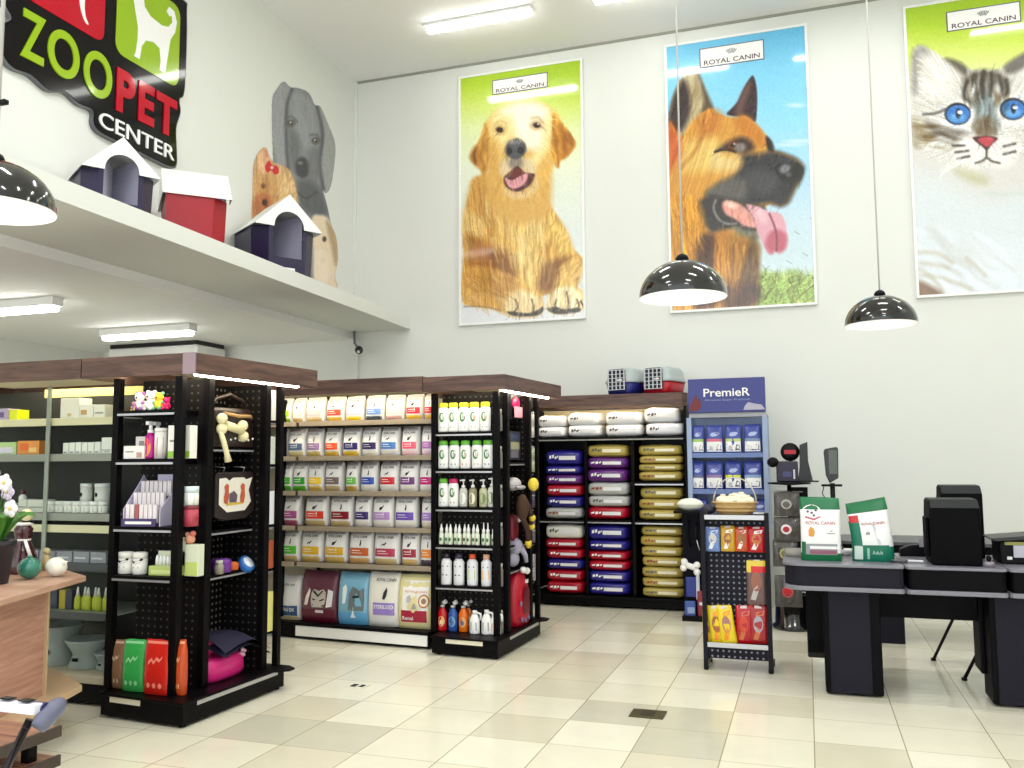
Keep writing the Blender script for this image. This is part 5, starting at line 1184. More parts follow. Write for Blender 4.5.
# front shelves of the toy gondola
Y = 4.7
def plush(label, x, yb, yy, z, s, c1, c2):
    o = B().ball((0,0,s*.36), s*.36, c1, 14, 9, (1,.85,1)).build('plush_toy'); o.location = (X_(x,yy,yb),yy,z); tag(o, label, 'plush toy', 'plush toys on the top shelf')
    B().ball((0,-s*.05,s*.86), s*.3, c1, 14, 9).build('head', o)
    for sx in (-1,1):
        B().ball((sx*s*.24,0,s*1.1), s*.12, c2, 10, 6).build('ear', o); B().ball((sx*s*.26,-s*.3,s*.1), s*.13, c2, 10, 6).build('foot', o); B().ball((sx*s*.34,-s*.16,s*.5), s*.11, c2, 10, 6).build('arm', o)
    B().ball((0,-s*.32,s*.82), s*.07, BLACKP, 8, 5).build('nose', o)
z = 1.957
CW, CY, CP, CG, CV = colmat((250,246,244),.8), colmat((250,220,60),.8), colmat((226,30,110),.8), colmat((120,200,160),.8), colmat((170,110,180),.8)
plush('white plush toy with lilac feet on top gondola shelf', 140, 408, 4.72, z, .105, CW, CV)
plush('small white plush toy in the middle of the toy heap', 151, 408, 4.76, z, .115, CW, CW)
plush('yellow plush toy with green feet on top gondola shelf', 159.5, 408, 4.71, z, .1, CY, CG)
plush('hot pink plush toy at the end of the toy heap', 167, 408, 4.69, z, .068, CP, CP)
plush('little purple plush toy lying before the toy heap', 134, 409, 4.68, z, .045, CV, CY)
z = 1.637
px_carton('carton', 'low white carton on second gondola shelf', 'carton', 123, 144, 458, 4.66, z, .085, .1, PW, [('print',.65,.9,.1,.5,colmat((190,150,130))),('lettering',.12,.5,.5,.6,INKG)])
px_carton('carton', 'white carton leaning behind the low one', 'carton', 135, 146, 458, 4.77, z, .15, .05, colmat((232,226,216)), [('print',.3,.7,.5,.8,INKG)], None, .2)
for x, yy, nm in ((150,4.70,'front'),(157,4.78,'rear')):
    w, h = .07, .25
    def ex(o):
        b = B(); b.tube([(0,0,.19),(0,0,.235)], .012, BW, 8); b.box(-.012,.012,-.035,.012,.222,.245,BW); b.build('trigger', o)
    bottle('spray_bottle', 'magenta and orange spray bottle, %s one of two on the second shelf' % nm, 'spray bottle', (X_(x,yy,459),yy,z), [(.034,0),(.037,.01),(.037,.14),(.02,.17)], M('magenta_bottle',(178,14,130),.2), [(.02,.17),(.02,.19)], BW, .8, [('label', oval(-.004,.075,.028,.06), colmat((240,140,60))), ('label_mark', oval(-.0,.11,.02,.022), colmat((220,40,90)))], None, 16, 0, ex)
for x, yy, c in ((162.5,4.70,None),):
    bottle('powder_tin', 'white and crimson powder tin between sprays and tall cartons', 'tin', (X_(160.5,yy,459),yy,z), [(.04,0),(.04,.175)], PW, [(.041,.175),(.041,.2),(0,.2)], PW, 1, [('label', bar(-.032,-.002,.015,.12), colmat((214,70,90))), ('label', bar(.004,.036,.01,.14), colmat((170,20,40)))], None, 18)
px_carton('tall_carton', 'tall white and green carton on second shelf, before the front post', 'carton', 167, 178.5, 459, 4.67, z, .215, .07, PW, [('print',.05,.95,.03,.22,colmat((150,200,60))),('lettering',.2,.8,.5,.56,INKG)])
px_carton('tall_carton', 'tall white and green carton on second shelf, behind the front post', 'carton', 184, 190, 459, 4.70, z, .215, .07, PW, [('print',.05,.95,.03,.22,colmat((150,200,60)))])
# counter display of small tubes
z = 1.202
t = thing('tube_display', 'white tiered cardboard display of small tubes on third gondola shelf', 'display box', (X_(148,4.72,525),4.72,z), math.radians(6))
LIL = colmat((206,200,226)); TUB = colmat((228,220,222))
b = B(); b.prism([(-.1,0),(.16,0),(.16,.26),(.1,.33),(.04,.26),(-.1,.11)], -.115, -.11, LIL, T=Matrix(((0,0,1,0),(1,0,0,0),(0,1,0,0),(0,0,0,1)))); b.build('side_panel', t); b = B(); b.prism([(-.1,0),(.16,0),(.16,.33),(.1,.33),(.04,.22),(-.1,.11)], .15, .155, LIL, T=Matrix(((0,0,1,0),(1,0,0,0),(0,1,0,0),(0,0,0,1)))); b.build('side_panel', t)
B().box(-.12,.13,-.11,-.1,0,.05,colmat((66,52,100))).build('front_lip', t)
B().box(-.09,.1,-.113,-.11,.015,.032,PAPER).build('lettering', t)
b = B(); b.box(-.02,.155,.12,.13,.1,.33,LIL); b.build('back_card', t)
for k in range(2): B().box(-.11,.15,-.05+.08*k,-.045+.08*k,.0,.1+.09*k,colmat((90,90,96))).build('tier', t)
for r_ in range(3):
    for k in range(7):
        c = colmat((170,90,90)) if r_ == 0 and k == 2 else TUB
        B().box(-.1+.033*k,-.072+.033*k,-.098+.075*r_,-.07+.075*r_,.02+.08*r_,.14+.075*r_,c).build('tube', t, .004)
bottle('round_tin', 'teal and white round tin stacked on a red one', 'tin', (X_(190,4.71,515),4.72,z+.135), [(.045,0),(.045,.08)], PW, [(.046,.08),(.046,.12),(0,.12)], colmat((210,226,226)), 1, [('label', bar(.0,.04,.0,.075), colmat((40,140,120)))])
bottle('round_tin', 'dull red round tin under the teal one', 'tin', (X_(190,4.71,526),4.72,z), [(.045,0),(.045,.11)], colmat((176,60,76)), [(.046,.11),(.046,.133),(0,.133)], colmat((120,40,50)), 1, [('label', bar(-.03,.03,.02,.06), colmat((206,120,130)))])
z = .887
for x, nm in ((124.5,'nearest the glass cabinet'),(138.5,'beside the tube carton')):
    bottle('white_canister', 'white canister with black arched band, %s' % nm, 'canister', (X_(x,Y,575),4.71,z), [(.046,0),(.05,.005),(.05,.1)], PW, [(.05,.1),(.05,.14),(.03,.143),(0,.143)], PW, .9, [('black_band', [(.044*math.cos(k*PI/8+PI),.1+.03*math.sin(k*PI/8+PI)) for k in range(9)]+[(.034*math.cos(PI-k*PI/8+PI),.105+.02*math.sin(PI-k*PI/8+PI)) for k in range(9)], BLACKP), ('lettering', bar(-.02,.024,.04,.05), INKG)], 'canisters with black bands')
o = px_carton('tube_carton', 'pale green carton of small white tubes with stepped back, fourth shelf', 'display box', 148, 177, 576, 4.67, z, .06, .1, colmat((190,206,120)), [('lettering',.1,.9,.2,.6,colmat((214,226,150)))])
bx = X_(162,4.7,576)
B().box(.02,.105,.03,.036,0,.24,colmat((222,230,200))).build('back_card', o)
B().box(-.105,.105,.03,.036,0,.15,colmat((222,230,200))).build('back_card', o)
for k in range(7): B().lathe([(.012,.058),(.012,.1),(.006,.125),(0,.126)], BW, (-.085+.028*k,0,0), 10).build('tube', o)
px_carton('display_carton', 'cream and lime carton on fourth shelf behind the front post', 'carton', 184, 198, 576, 4.70, z, .2, .06, colmat((216,222,196)), [('print',.05,.95,.02,.45,colmat((196,212,120)))])
o = B().ball((0,0,.03), .032, colmat((214,150,120),.8), 10, 7).build('dog_chew'); o.location = (X_(190,4.73,545),4.73,z+.201); tag(o, 'small tan chew toy on top of the cream and lime carton', 'toy'); B().ball((.02,0,.065), .02, colmat((196,110,90),.8), 10, 6).build('knob', o); B().ball((-.02,0,.06), .016, colmat((226,170,140),.8), 10, 6).build('knob', o)
def treat_bag(label, x0, x1, y0, yb, yy, z, c, ink, rot=0, group='treat bags on the gondola floor'):
    a, e = X_(x0,yy,yb), X_(x1,yy,yb); w = e-a; h = at((x0+x1)/2,y0,yy-.05).z-z; yy -= .045
    sd = int(x0) % 9+20
    o = pouch_body(sd, M('treat_%d_%d_%d' % c, c, .25, vary=.15, vscale=9)).build('treat_bag'); o.location = ((a+e)/2,yy,z); o.scale = (w,.075,h); o.rotation_euler = (0,0,rot); tag(o, label, 'treat bag', group)
    b = B(); patch(b, sd, -.86, .86, .93, .975, ink, .012); b.build('seal', o)
    b = B(); blob(b, sd, [(-.55,.6),(-.3,.68),(-.1,.62),(.1,.7),(.35,.66),(.55,.72),(.5,.66),(.3,.6),(.1,.64),(-.1,.56),(-.3,.62),(-.5,.55)], ink, .05); b.build('script_print', o)
    b = B()
    for k in range(3): blob(b, sd, [(-.5+.45*k+.14*math.cos(q*PI/5), .17+.05*math.sin(q*PI/5)) for q in range(10)], ink)
    b.build('round_marks', o); return o
z = .158
treat_bag('clear brown treat bag, nearest the glass cabinet on the gondola floor', 116, 130, 640, 690, 4.74, z, (146,110,80), colmat((206,176,150)))
treat_bag('green treat bag between the brown and red ones', 129, 150, 640, 693, 4.71, z, (60,176,86), colmat((150,220,160)), .05)
treat_bag('red treat bag before the front post', 150, 176, 640, 695, 4.69, z, (214,38,28), colmat((246,140,120)))
treat_bag('orange treat bag behind the front post', 179, 190, 640, 691, 4.72, z, (206,80,36), colmat((240,170,120)))

# side bay of the toy gondola
XS = -3.80
def side(x, y, X=XS): return atx(x, y, X)
p0, p1 = side(211,445), side(252,445); zz = 1.716
t = thing('pet_carrier_bag', 'dark brown pet carrier bag with cream bone hanging in the gondola side bay', 'bag', (-3.86,(p0.y+p1.y)/2,zz), math.radians(90))
wd = p1.y-p0.y+.04; BRN = M('brown_leather', (44,28,24), .35, vary=.2)
rings = []
for k in range(9):
    s = k/8; rr = 1-.12*s**3; rings.append([Vector((sgn(math.cos(2*PI*i/20),.6)*wd/2*rr, sgn(math.sin(2*PI*i/20),.6)*.1*rr, .27*s)) for i in range(20)])
B().loft(rings, BRN).build('body', t)
B().tube([(-wd*.42,-.02,.25),(-wd*.3,-.03,.33),(0,-.03,.37),(wd*.3,-.03,.33),(wd*.42,-.02,.25)], .014, BRN, 8).build('strap', t)
B().tube([(-wd*.3,-.1,.23),(0,-.11,.215),(wd*.3,-.1,.22),(wd*.45,-.05,.2)], .012, M('tan_trim',(176,140,90),.4), 8).build('trim', t)
bm_ = M('bone_cream', (232,222,176), .5)
b = B(); b.tube([(-.17,-.12,.15),(.02,-.12,.115)], .03, bm_, 10)
for c in ((-.2,.19),(-.2,.12),(.03,.15),(.04,.075)): b.ball((c[0],-.12,c[1]), .038, bm_, 12, 8)
b.build('bone', t)
for k in range(6): B().ball((-.08+.05*k,-.106,.05+.01*(k%2)), .008, PAPER, 8, 5).build('stud', t)
b = B(); b.tube([(-.22,-.12,.12),(-.2,-.14,.03),(-.165,-.14,-.05),(-.15,-.14,-.1)], [.016,.018,.018,.026], bm_, 8); b.build('rope', t)
t = thing('picture_pack', 'dark hanging pack with white picture card of two chickens in side bay', 'hanging pack', (-3.82,(side(211,495).y+side(252,495).y)/2,1.215), math.radians(90))
w = .42
B().prism([(-.22,.03),(-.13,0),(.13,0),(.22,.05),(.21,.3),(.19,.33),(-.2,.33),(-.22,.29)], 0, .05, M('dark_brown_pack',(34,24,24),.4), T=Matrix(((1,0,0,0),(0,0,-1,0),(0,1,0,0),(0,0,0,1)))).build('tray', t, .01)
CARD = colmat((232,226,214))
b = B(); b.add([(x,-.054,z_) for x,z_ in ((-.19,.11),(-.1,.055),(.1,.06),(.17,.12),(.14,.2),(.18,.29),(.11,.275),(.08,.29),(-.04,.29),(-.08,.27),(-.12,.29),(-.19,.285))], [tuple(range(12))], CARD); b.build('card', t)
b = B()
for ox in (-.12,.06):
    b.add([(ox+x,-.058,z_) for x,z_ in ((-.02,.12),(.02,.11),(.035,.16),(.03,.2),(.03,.24),(.005,.25),(-.02,.23),(-.005,.2),(-.02,.16))], [tuple(range(9))], colmat((190,90,60)))
b.add([(x,-.057,z_) for x,z_ in ((-.08,.12),(.0,.12),(.01,.17),(-.03,.2),(-.08,.18))], [tuple(range(5))], colmat((96,86,100)))
b.add([(x,-.056,z_) for x,z_ in ((-.12,.1),(.08,.105),(.06,.12),(-.1,.118))], [tuple(range(4))], colmat((214,180,70)))
b.build('print', t)
b = B()
for x in (-.1,.12): b.tube([(x,-.02,.33),(x,-.03,.36),(x,.06,.365)], .004, SILVER, 6)
b.build('hook', t)
zs = .862
def disc(label, x, y, r, h, c, c2, tilt=0, X=-3.83):
    p = side(x, y, X); o = B().lathe([(r*.92,0),(r,.006),(r,h*.8),(r*.94,h),(0,h)], colmat(c), n=22).build('treat_tub'); o.location = (X,p.y,p.z if tilt else zs+.001); o.rotation_euler = (0,tilt,0); tag(o, label, 'tub', 'small tubs in the side bay')
    B().lathe([(r*.7,h),(r*.7,h+.004),(0,h+.004)], colmat(c2), n=18).build('lid', o); return o
disc('purple round tub on the side bay shelf', 221, 560, .07, .085, (106,44,140), (130,70,170))
disc('small orange tub between the purple and blue ones', 232, 566, .045, .05, (214,100,30), (240,150,70))
o = disc('blue tub with white lid tipped on its side', 244, 566, .062, .045, (40,110,190), (226,230,240), math.radians(52), -3.80)
bottle('glass_jar', 'small clear grey jar before the purple tub', 'jar', (-3.78,side(219,572,-3.78).y,zs), [(.03,0),(.032,.05),(.022,.07)], colmat((150,146,130)), [(.024,.07),(.024,.09),(0,.09)], colmat((200,200,190)), 1)
PK = M('hot_pink', (226,40,130), .3, vary=.1)
t = thing('pet_bed', 'glossy hot pink pet bed on the gondola floor, side bay', 'pet bed', (-3.86,5.13,.158), math.radians(90))
b = B(); rings = [[Vector((sgn(math.cos(2*PI*i/22),.7)*(.22+.02*math.sin(3*k)), sgn(math.sin(2*PI*i/22),.7)*(.12), 0)) + Vector((0,0,[0,.03,.09,.13,.15][k])) for i in range(22)] for k in range(5)]
rings = [[Vector((p.x*[.9,1,1.0,.95,.8][k], p.y*[.9,1,1,.95,.8][k], p.z)) for p in r] for k, r in enumerate(rings)]
b.loft(rings, PK); b.build('cushion', t)
b = B(); b.ball((-.1,.03,.22), .09, PK, 14, 9, (1.1,.6,1)); b.build('back_roll', t)
b = B()
for k in range(4): a = k*PI/2+.3; b.ball((.15+.02*math.cos(a),-.1+.0*k,.14+.02*math.sin(a)), .014, colmat((246,190,216)), 8, 6)
b.build('bow', t)
t = thing('fabric_cushion', 'dark navy cushion draped over the pink pet bed', 'cushion', (-3.82,5.24,.335), math.radians(90))
b = B(); b.grid(lambda i,j: Vector((-.26+.52*i, -.14+.26*j, .055*math.sin(i*2.6+.3)+.10*(1-i)*j-.13*max(0,i-.6)*1.3+.03*math.sin(j*3))), 14, 8, M('navy_cloth',(22,18,48),.8)); b.grid(lambda i,j: Vector((-.26+.52*i, -.14+.26*j, -.03+.055*math.sin(i*2.6+.3)+.10*(1-i)*j-.13*max(0,i-.6)*1.3)), 14, 8, MATS['navy_cloth']); b.build('cloth', t)
# goods seen edge-on in the rear bay of the toy gondola
for i, (yb, h, nm, c, c2) in enumerate(((1.917,.22,'white and lime box',(238,238,230),(190,226,110)),(1.597,.2,'clear and white pack',(214,220,206),(170,200,150)),(1.162,.24,'tall white tin',(232,232,240),(150,150,160)),(.847,.2,'red-brown pack',(176,90,56),(120,70,50)))):
    carton('tall_carton', '%s seen edge-on in the rear bay of the toy gondola, %s level' % (nm, ('top','second','third','fourth')[i]), 'carton', (-3.74,5.49,yb), .1, .07, h, colmat(c), [('print',.1,.9,.1,.35,colmat(c2)),('lettering',.2,.8,.6,.66,INKG)])
carton('tall_carton', 'yellow and pink bag on the lowest rear bay shelf', 'bag', (-3.74,5.50,.401), .1, .08, .28, colmat((232,226,140)), [('print',.1,.9,.25,.6,colmat((206,110,180)))])

# bottle gondola side bay: hanging goods ------------------------------------------------
XT = -2.52
def sp(x, y, X=XT): return atx(x, y, X)
t = thing('hanging_pack', 'hot pink and black hanging pack at the top of the bottle gondola side', 'hanging pack', sp(516.5,420), math.radians(90))
B().box(-.15,.15,0,.02,0,.27,M('pack_black',(24,18,30),.3)).build('card', t, .004)
b = B(); b.ball((-.03,-.005,.15), .09, colmat((214,24,90)), 14, 9, (1.2,.2,.7)); b.build('pink_pouch', t)
B().box(-.12,.1,-.028,-.02,.02,.12,colmat((240,170,190))).build('label', t, .002)
t = thing('picture_card', 'dark framed card with two landscape pictures on bottle gondola side', 'card', sp(516,460), math.radians(90))
B().box(-.17,.17,0,.02,0,.26,colmat((60,58,74))).build('card', t, .004)
for k, c in enumerate(((70,78,104),(170,170,140),(120,118,130))):
    B().box(-.15,.1-.02*k,-.006,0,.17-.075*k,.24-.075*k,colmat(c)).build('picture', t)
t = thing('plush_monkey', 'brown plush monkey with yellow hands hanging on the bottle gondola side', 'plush toy', sp(524,530,-2.40), math.radians(90))
BRO = colmat((70,44,30),.9); YEL = colmat((236,206,70),.8)
B().ball((-.04,0,.2), .07, BRO, 14, 9, (1,.8,1.7)).build('body', t)
B().ball((.1,-.06,.4), .06, YEL, 14, 9, (1,.8,1)).build('head', t)
for p, q in (((-.02,0,.3),(.12,-.04,.1)),((.02,0,.25),(.16,-.02,.02)),((-.06,0,.12),(.06,-.02,-.12)),((-.02,0,.1),(.12,0,-.14))):
    B().tube([p, ((p[0]+q[0])/2+.03,p[1]-.02,(p[2]+q[2])/2), q], .022, BRO, 8).build('limb', t); B().ball(q, .032, YEL, 10, 7).build('hand', t)
o = B().ball((0,0,0), .1, colmat((196,192,196),.9), 16, 9, (1.2,.7,.6)).build('plush_toy'); o.location = sp(513,484,-2.5); o.rotation_euler = (0,0,PI/2); tag(o, 'pale grey rounded plush cap above the brown monkey', 'plush toy'); B().ball((.0,-.07,-.03), .07, colmat((170,166,170),.9), 12, 6, (1.3,.6,.3)).build('brim', o)
t = thing('pouch', 'dark crimson pouch with white tag on the bottle gondola side', 'pouch', sp(513,540), math.radians(90))
B().loft([[Vector((sgn(math.cos(2*PI*i/16),.6)*.085*s, sgn(math.sin(2*PI*i/16),.6)*.04*s, z_)) for i in range(16)] for s, z_ in ((.9,0),(1,.05),(1,.17),(.85,.22))], colmat((120,8,40))).build('body', t)
B().ball((.05,-.04,.18), .025, PAPER, 10, 6).build('tag', t)
t = thing('plush_elephant', 'grey plush elephant sitting on the side shelf of bottle gondola', 'plush toy', (-2.53,sp(513,578).y,.872-.0), math.radians(90))
t.location.z = .66
GP = colmat((168,164,184),.9); B().ball((0,0,.08), .085, GP, 14, 9, (1.1,.8,.9)).build('body', t); B().ball((0,-.03,.19), .075, GP, 14, 9).build('head', t)
for s in (-1,1): B().ball((s*.08,0,.22), .045, GP, 12, 7, (1,.4,1)).build('ear', t)
B().tube([(0,-.09,.18),(.02,-.12,.11),(.05,-.12,.05)], [.028,.024,.018], GP, 8).build('trunk', t)
b = B(); b.tube([(.02,-.1,-.02),(.12,-.1,-.03)], .018, PAPER, 8); b.ball((.02,-.1,-.02), .03, PAPER, 10, 6); b.ball((.13,-.1,-.04), .03, PAPER, 10, 6); b.build('bone', t)
shelf(G2, -2.74, -2.475, 7.21, 7.71, .655, 'side_shelf', .025, SILVER, BLACK, 'x')
t = thing('backpack_carrier', 'red pet backpack carrier with grey dots on the bottle gondola floor', 'carrier bag', (-2.52,sp(516,628).y,.158), math.radians(90))
RB = M('red_nylon',(186,14,42),.4)
B().loft([[Vector((sgn(math.cos(2*PI*i/20),.7)*.19*s, sgn(math.sin(2*PI*i/20),.7)*.1*s2, z_)) for i in range(20)] for s, s2, z_ in ((.95,.95,0),(1,1,.05),(1,1,.24),(.9,.9,.34),(.62,.7,.42),(.3,.5,.46))], RB).build('body', t)
b = B(); b.add([(x,-.104,z_) for x,z_ in ((-.09,.1),(.09,.1),(.09,.28),(.05,.33),(-.05,.33),(-.09,.28))], [tuple(range(6))], colmat((110,6,24))); b.build('mesh_window', t)
b = B(); b.box(-.0,.06,-.1,-.09,.36,.39,PAPER); b.build('tag', t)
for x,z_ in ((-.13,.06),(-.03,.04),(.07,.05),(-.15,.2)): B().ball((x,-.1,z_), .025, colmat((110,110,150)), 10, 6, (1,.3,1)).build('dot', t)
# stacked jars edge-on at both ends of the bottle gondola
for i in range(6):
    z = 1.866 if i == 0 else (1.546,1.216,.894,.55,.158)[i-1]
    bottle('glass_jar', 'grey glass jar at the post end of the bottle gondola, %s level down' % ORD[i], 'jar', (-2.515,7.105,z), [(.035,0),(.037,.01),(.037,.13),(.03,.16)], colmat((120,116,112)), [(.032,.16),(.032,.19),(0,.19)], colmat((190,186,180)), 1, [('label', bar(-.024,.024,.03,.09), colmat((190,188,176)))], 'jars at the post end', 14)
for i, z in enumerate((1.826,1.506,1.176,.854,.51)):
    for k in range(2):
        c = ((196,190,180),(170,176,150),(70,58,84),(96,84,96),(150,140,146))[i]
        bottle('food_tin', '%s food tin on the %s rear shelf of the bottle gondola, %s' % (('pale','olive','dark violet','plum grey','grey')[i], ('top','second','third','fourth','lowest')[i], ('lower one','stacked one')[k]), 'tin', (-2.46,7.82,z+.12*k+.001), [(.05,0),(.05,.105)], colmat(c), [(.051,.105),(.051,.117),(0,.117)], SILVER, 1, [('label', bar(-.035,.035,.03,.075), colmat(tuple(min(255,v+50) for v in c)))], 'food tins on the rear shelves', 16)
# pet carriers on the sack shelves ---------------------------------------------------------
def carrier(label, x, c):
    t = thing('pet_carrier', label, 'pet carrier', (x,9.68,2.337), math.radians(-19), 'plastic pet carriers on the shelf unit')
    def ring(s, d, z_): return [Vector((sgn(math.cos(2*PI*i/28),.45)*.185*s, sgn(math.sin(2*PI*i/28),.45)*.23*d, z_)) for i in range(28)]
    B().loft([ring(.82,.86,0),(ring(.9,.92,.015)),ring(1,1,.13)], c).build('lower_shell', t)
    GT = M('carrier_grey',(172,182,182),.4)
    B().loft([ring(1.04,1.03,.128),ring(1.05,1.04,.15),ring(.98,.98,.17),ring(.9,.92,.25),ring(.78,.82,.285),ring(.5,.6,.295)], GT).build('upper_shell', t)
    d = B(); d.prism([(-.1,.04),(.1,.04),(.115,.08),(.11,.26),(.09,.275),(-.09,.275),(-.11,.26),(-.115,.08)], .243, .244, M('door_dark',(26,28,40),.5), T=Matrix(((1,0,0,0),(0,0,-1,0),(0,1,0,0),(0,0,0,1)))); dd = d.build('door', t)
    g = B(); WG = M('door_grille',(216,218,224),.4)
    for k in range(5): g.box(-.105+.05*k,-.105+.05*k+.009,-.256,-.245,.045,.27,WG)
    for k in range(6): g.box(-.11,.11,-.257,-.246,.045+.043*k,.045+.043*k+.006,WG)
    g.build('grille', dd); B().box(.02,.08,-.268,-.256,.145,.16,PAPER).build('latch', t)
    return t
carrier('pet carrier with blue base and grey top on the sack shelf unit', X_(626.5,9.6,394), M('carrier_blue',(24,30,110),.35))
carrier('pet carrier with crimson base and grey top on the sack shelf unit', X_(663,9.6,394), M('carrier_crimson',(170,6,36),.35))

# snack packs on the blue stand ---------------------------------------------------------------
NV = M('snack_navy',(66,80,160),.2,vary=.2,vscale=9)
def snack(label, x0, x1, yb, z, c2, h=.29, grp='navy snack packs on the blue stand', yy=9.36):
    a, e = X_(x0,yy,yb), X_(x1,yy,yb); sd = int(x0)%7+40
    o = pouch_body(sd, NV, 16, 10).build('snack_pack'); o.location = ((a+e)/2,yy,z); o.scale = (e-a-.004,.1,h); tag(o, label, 'snack pack', grp)
    patch(B(), sd, -.88,.88,.04,.42,PAPER,.01).build('white_panel', o); patch(B(), sd, -.9,.9,.40,.5,colmat(c2),.016).build('colour_band', o)
    b = B(); blob(b, sd, [(-.5,.62),(-.2,.58),(.3,.6),(.6,.7),(.3,.74),(-.3,.72)], colmat((170,180,220))); b.build('lettering', o)
    b = B(); blob(b, sd, [(.2,.08),(.7,.1),(.75,.26),(.4,.3)], colmat((90,90,100))); blob(b, sd, [(-.6,.1),(-.2,.08),(-.1,.22),(-.5,.26)], colmat((190,190,196))); b.build('animal_print', o)
for i, (nm, c) in enumerate((('green',(150,190,90)),('pink',(206,100,130)),('pale lime',(190,206,120)),('grey-blue',(120,140,170)))):
    snack('navy snack pack with %s band, top row of blue stand' % nm, (692,706,725,744)[i], (705,724,742.5,762)[i], 451, 1.682, c)
for i, (nm, c) in enumerate((('slate',(80,86,130)),('mauve',(140,110,160)),('yellow-green',(206,214,40)),('pale blue',(130,160,196)))):
    snack('navy snack pack with %s band, second row of blue stand' % nm, (692,706,725,744)[i], (705,724,742.5,763)[i], 487, 1.307, c)
snack('navy snack pack on third row of blue stand, beside the white cushion', 692, 708, 510, .985, (70,80,140), .22)
snack('navy snack pack on third row of blue stand, beyond the basket', 752, 768, 510, .985, (120,130,170), .22)
# goods on the perforated rack
def hang(label, x0, x1, y0, yb, c, c2, c3, yy=7.06, rot=0, grp='snack packs hung on the rack', nm='snack_pack', tilt=0):
    p, q = at(x0,yb,yy), at(x1,y0,yy); sd = int(x0)%9+60; w, h = q.x-p.x, q.z-p.z
    o = pouch_body(sd, M('hang_%d_%d_%d' % c, c, .22, vary=.25, vscale=10), 16, 10).build(nm); o.location = ((p.x+q.x)/2,yy,p.z); o.scale = (w,.06,h); o.rotation_euler = (0,tilt,rot); tag(o, label, 'snack pack', grp)
    b = B(); blob(b, sd, [(.55*math.cos(k*PI/6),.52+.22*math.sin(k*PI/6)) for k in range(12)], colmat(c2)); b.build('round_print', o)
    b = B(); blob(b, sd, [(-.6,.12),(-.1,.1),(.2,.3),(.1,.44),(-.3,.34)], colmat(c3)); blob(b, sd, [(-.3,.72),(.6,.76),(.75,.88),(-.2,.84)], colmat(c3)); b.build('lettering', o)
    patch(B(), sd, -.4,.4,.93,1.0,colmat((200,196,200)),.01).build('hang_tab', o)
    return o
hang('pale blue snack pack hung first in the top row of rack', 706, 720, 527, 551, (110,140,200), (200,196,190), (230,232,240))
hang('yellow snack pack with dog print hung second on the rack', 721, 735, 526, 551, (206,160,40), (150,90,50), (240,232,226))
hang('orange-red snack pack hung third on the rack', 735, 748, 527, 551, (200,80,40), (150,96,40), (240,232,226))
hang('red snack pack hung last in the top row of rack', 748, 765, 527, 552, (190,16,30), (190,110,40), (244,236,232))
o = hang('clear toy pack with yellow and red header hung low on the rack', 747, 766, 560, 604, (110,84,80), (150,90,70), (190,180,180))
patch(B(), 747%9+60, -.95,.95,.72,.98,colmat((226,200,60)),.02).build('header_card', o); patch(B(), 747%9+60, -.5,.95,.72,.86,colmat((214,30,36)),.028).build('header_print', o)
for i, (x0,x1,nm,c,c2) in enumerate(((703,715,'nearest the upright',(226,196,20),(150,80,50)),(712,727,'in the middle',(232,202,20),(160,90,40)),(722,737,'leaning by the red ones',(236,206,24),(170,110,110)))):
    hang('yellow snack pack %s on the rack floor' % nm, x0, x1, 606, 643, c, c2, (236,140,30), 7.055-.018*i, 0, 'yellow snack packs on the rack floor', 'snack_pack', -.14 if i else 0)
for i, (x0,x1,nm,c,c2) in enumerate(((736,752,'plain red snack pack beside the yellow ones',(186,10,30),(206,60,30)),(750,767,'red and silver snack pack by the rack upright',(170,30,36),(170,166,176)))):
    hang(nm+' on the rack floor', x0, x1, 606, 643, c, c2, (206,110,60), 7.05, 0, 'red snack packs on the rack floor')
# basket of rolled chews
p = at(735,511,7.15)
t = thing('wicker_basket', 'oval wicker basket with tall handle on top of the snack rack', 'basket', (p.x,7.15,1.177))
WK = M('wicker', (206,170,112), .7, vary=.35, vscale=60)
b = B(); b.lathe([(.12,0),(.15,.03),(.168,.09),(.172,.1),(.16,.1),(.14,.03),(0,.02)], WK, n=28, sy=.7, cap=False)
b.build('bowl', t)
b = B()
for zz_, rr in ((.03,.152),(.06,.162),(.095,.174)): b.tube([(rr*math.cos(a_*PI/14), rr*.7*math.sin(a_*PI/14), zz_) for a_ in range(29)], .007, WK, 6)
b.build('weave', t)
B().tube([(.165*math.cos(k*PI/14), 0, .09+.2*math.sin(k*PI/14)) for k in range(15)], .006, M('handle_cane',(190,186,170),.5), 6).build('handle', t)
CH = colmat((240,234,208),.8)
for i, (x,y,zz_,r) in enumerate(((-.09,0,.11,.05),(-.02,-.03,.115,.05),(.05,.0,.125,.055),(.1,-.02,.11,.045),(.0,.05,.12,.05),(-.05,-.06,.1,.04),(.06,-.06,.105,.04))):
    o = B().ball((0,0,0), r, CH, 12, 8, (1.15,.9,.75)).build('rawhide_roll'); o.location = (p.x+x,7.15+y,1.177+zz_); tag(o, 'cream rawhide roll heaped in the wicker basket', 'dog chew', 'rawhide rolls in the basket')
    B().lathe([(r*.5,0),(r*.35,.012)], CH, (0,0,r*.7), 10).build('knot', o)
q = at(690,511,9.08); o = B().ball((0,0,.06), .135, colmat((236,236,222),.9), 18, 9, (1,.7,.48)).build('cushion'); o.location = (q.x,9.1,1.096); tag(o, 'rounded white cushion on the dark stand beside the basket', 'cushion'); B().tube([(.133*math.cos(k*PI/12),.094*math.sin(k*PI/12),.06) for k in range(25)], .006, colmat((214,214,200),.9), 6).build('piping', o)
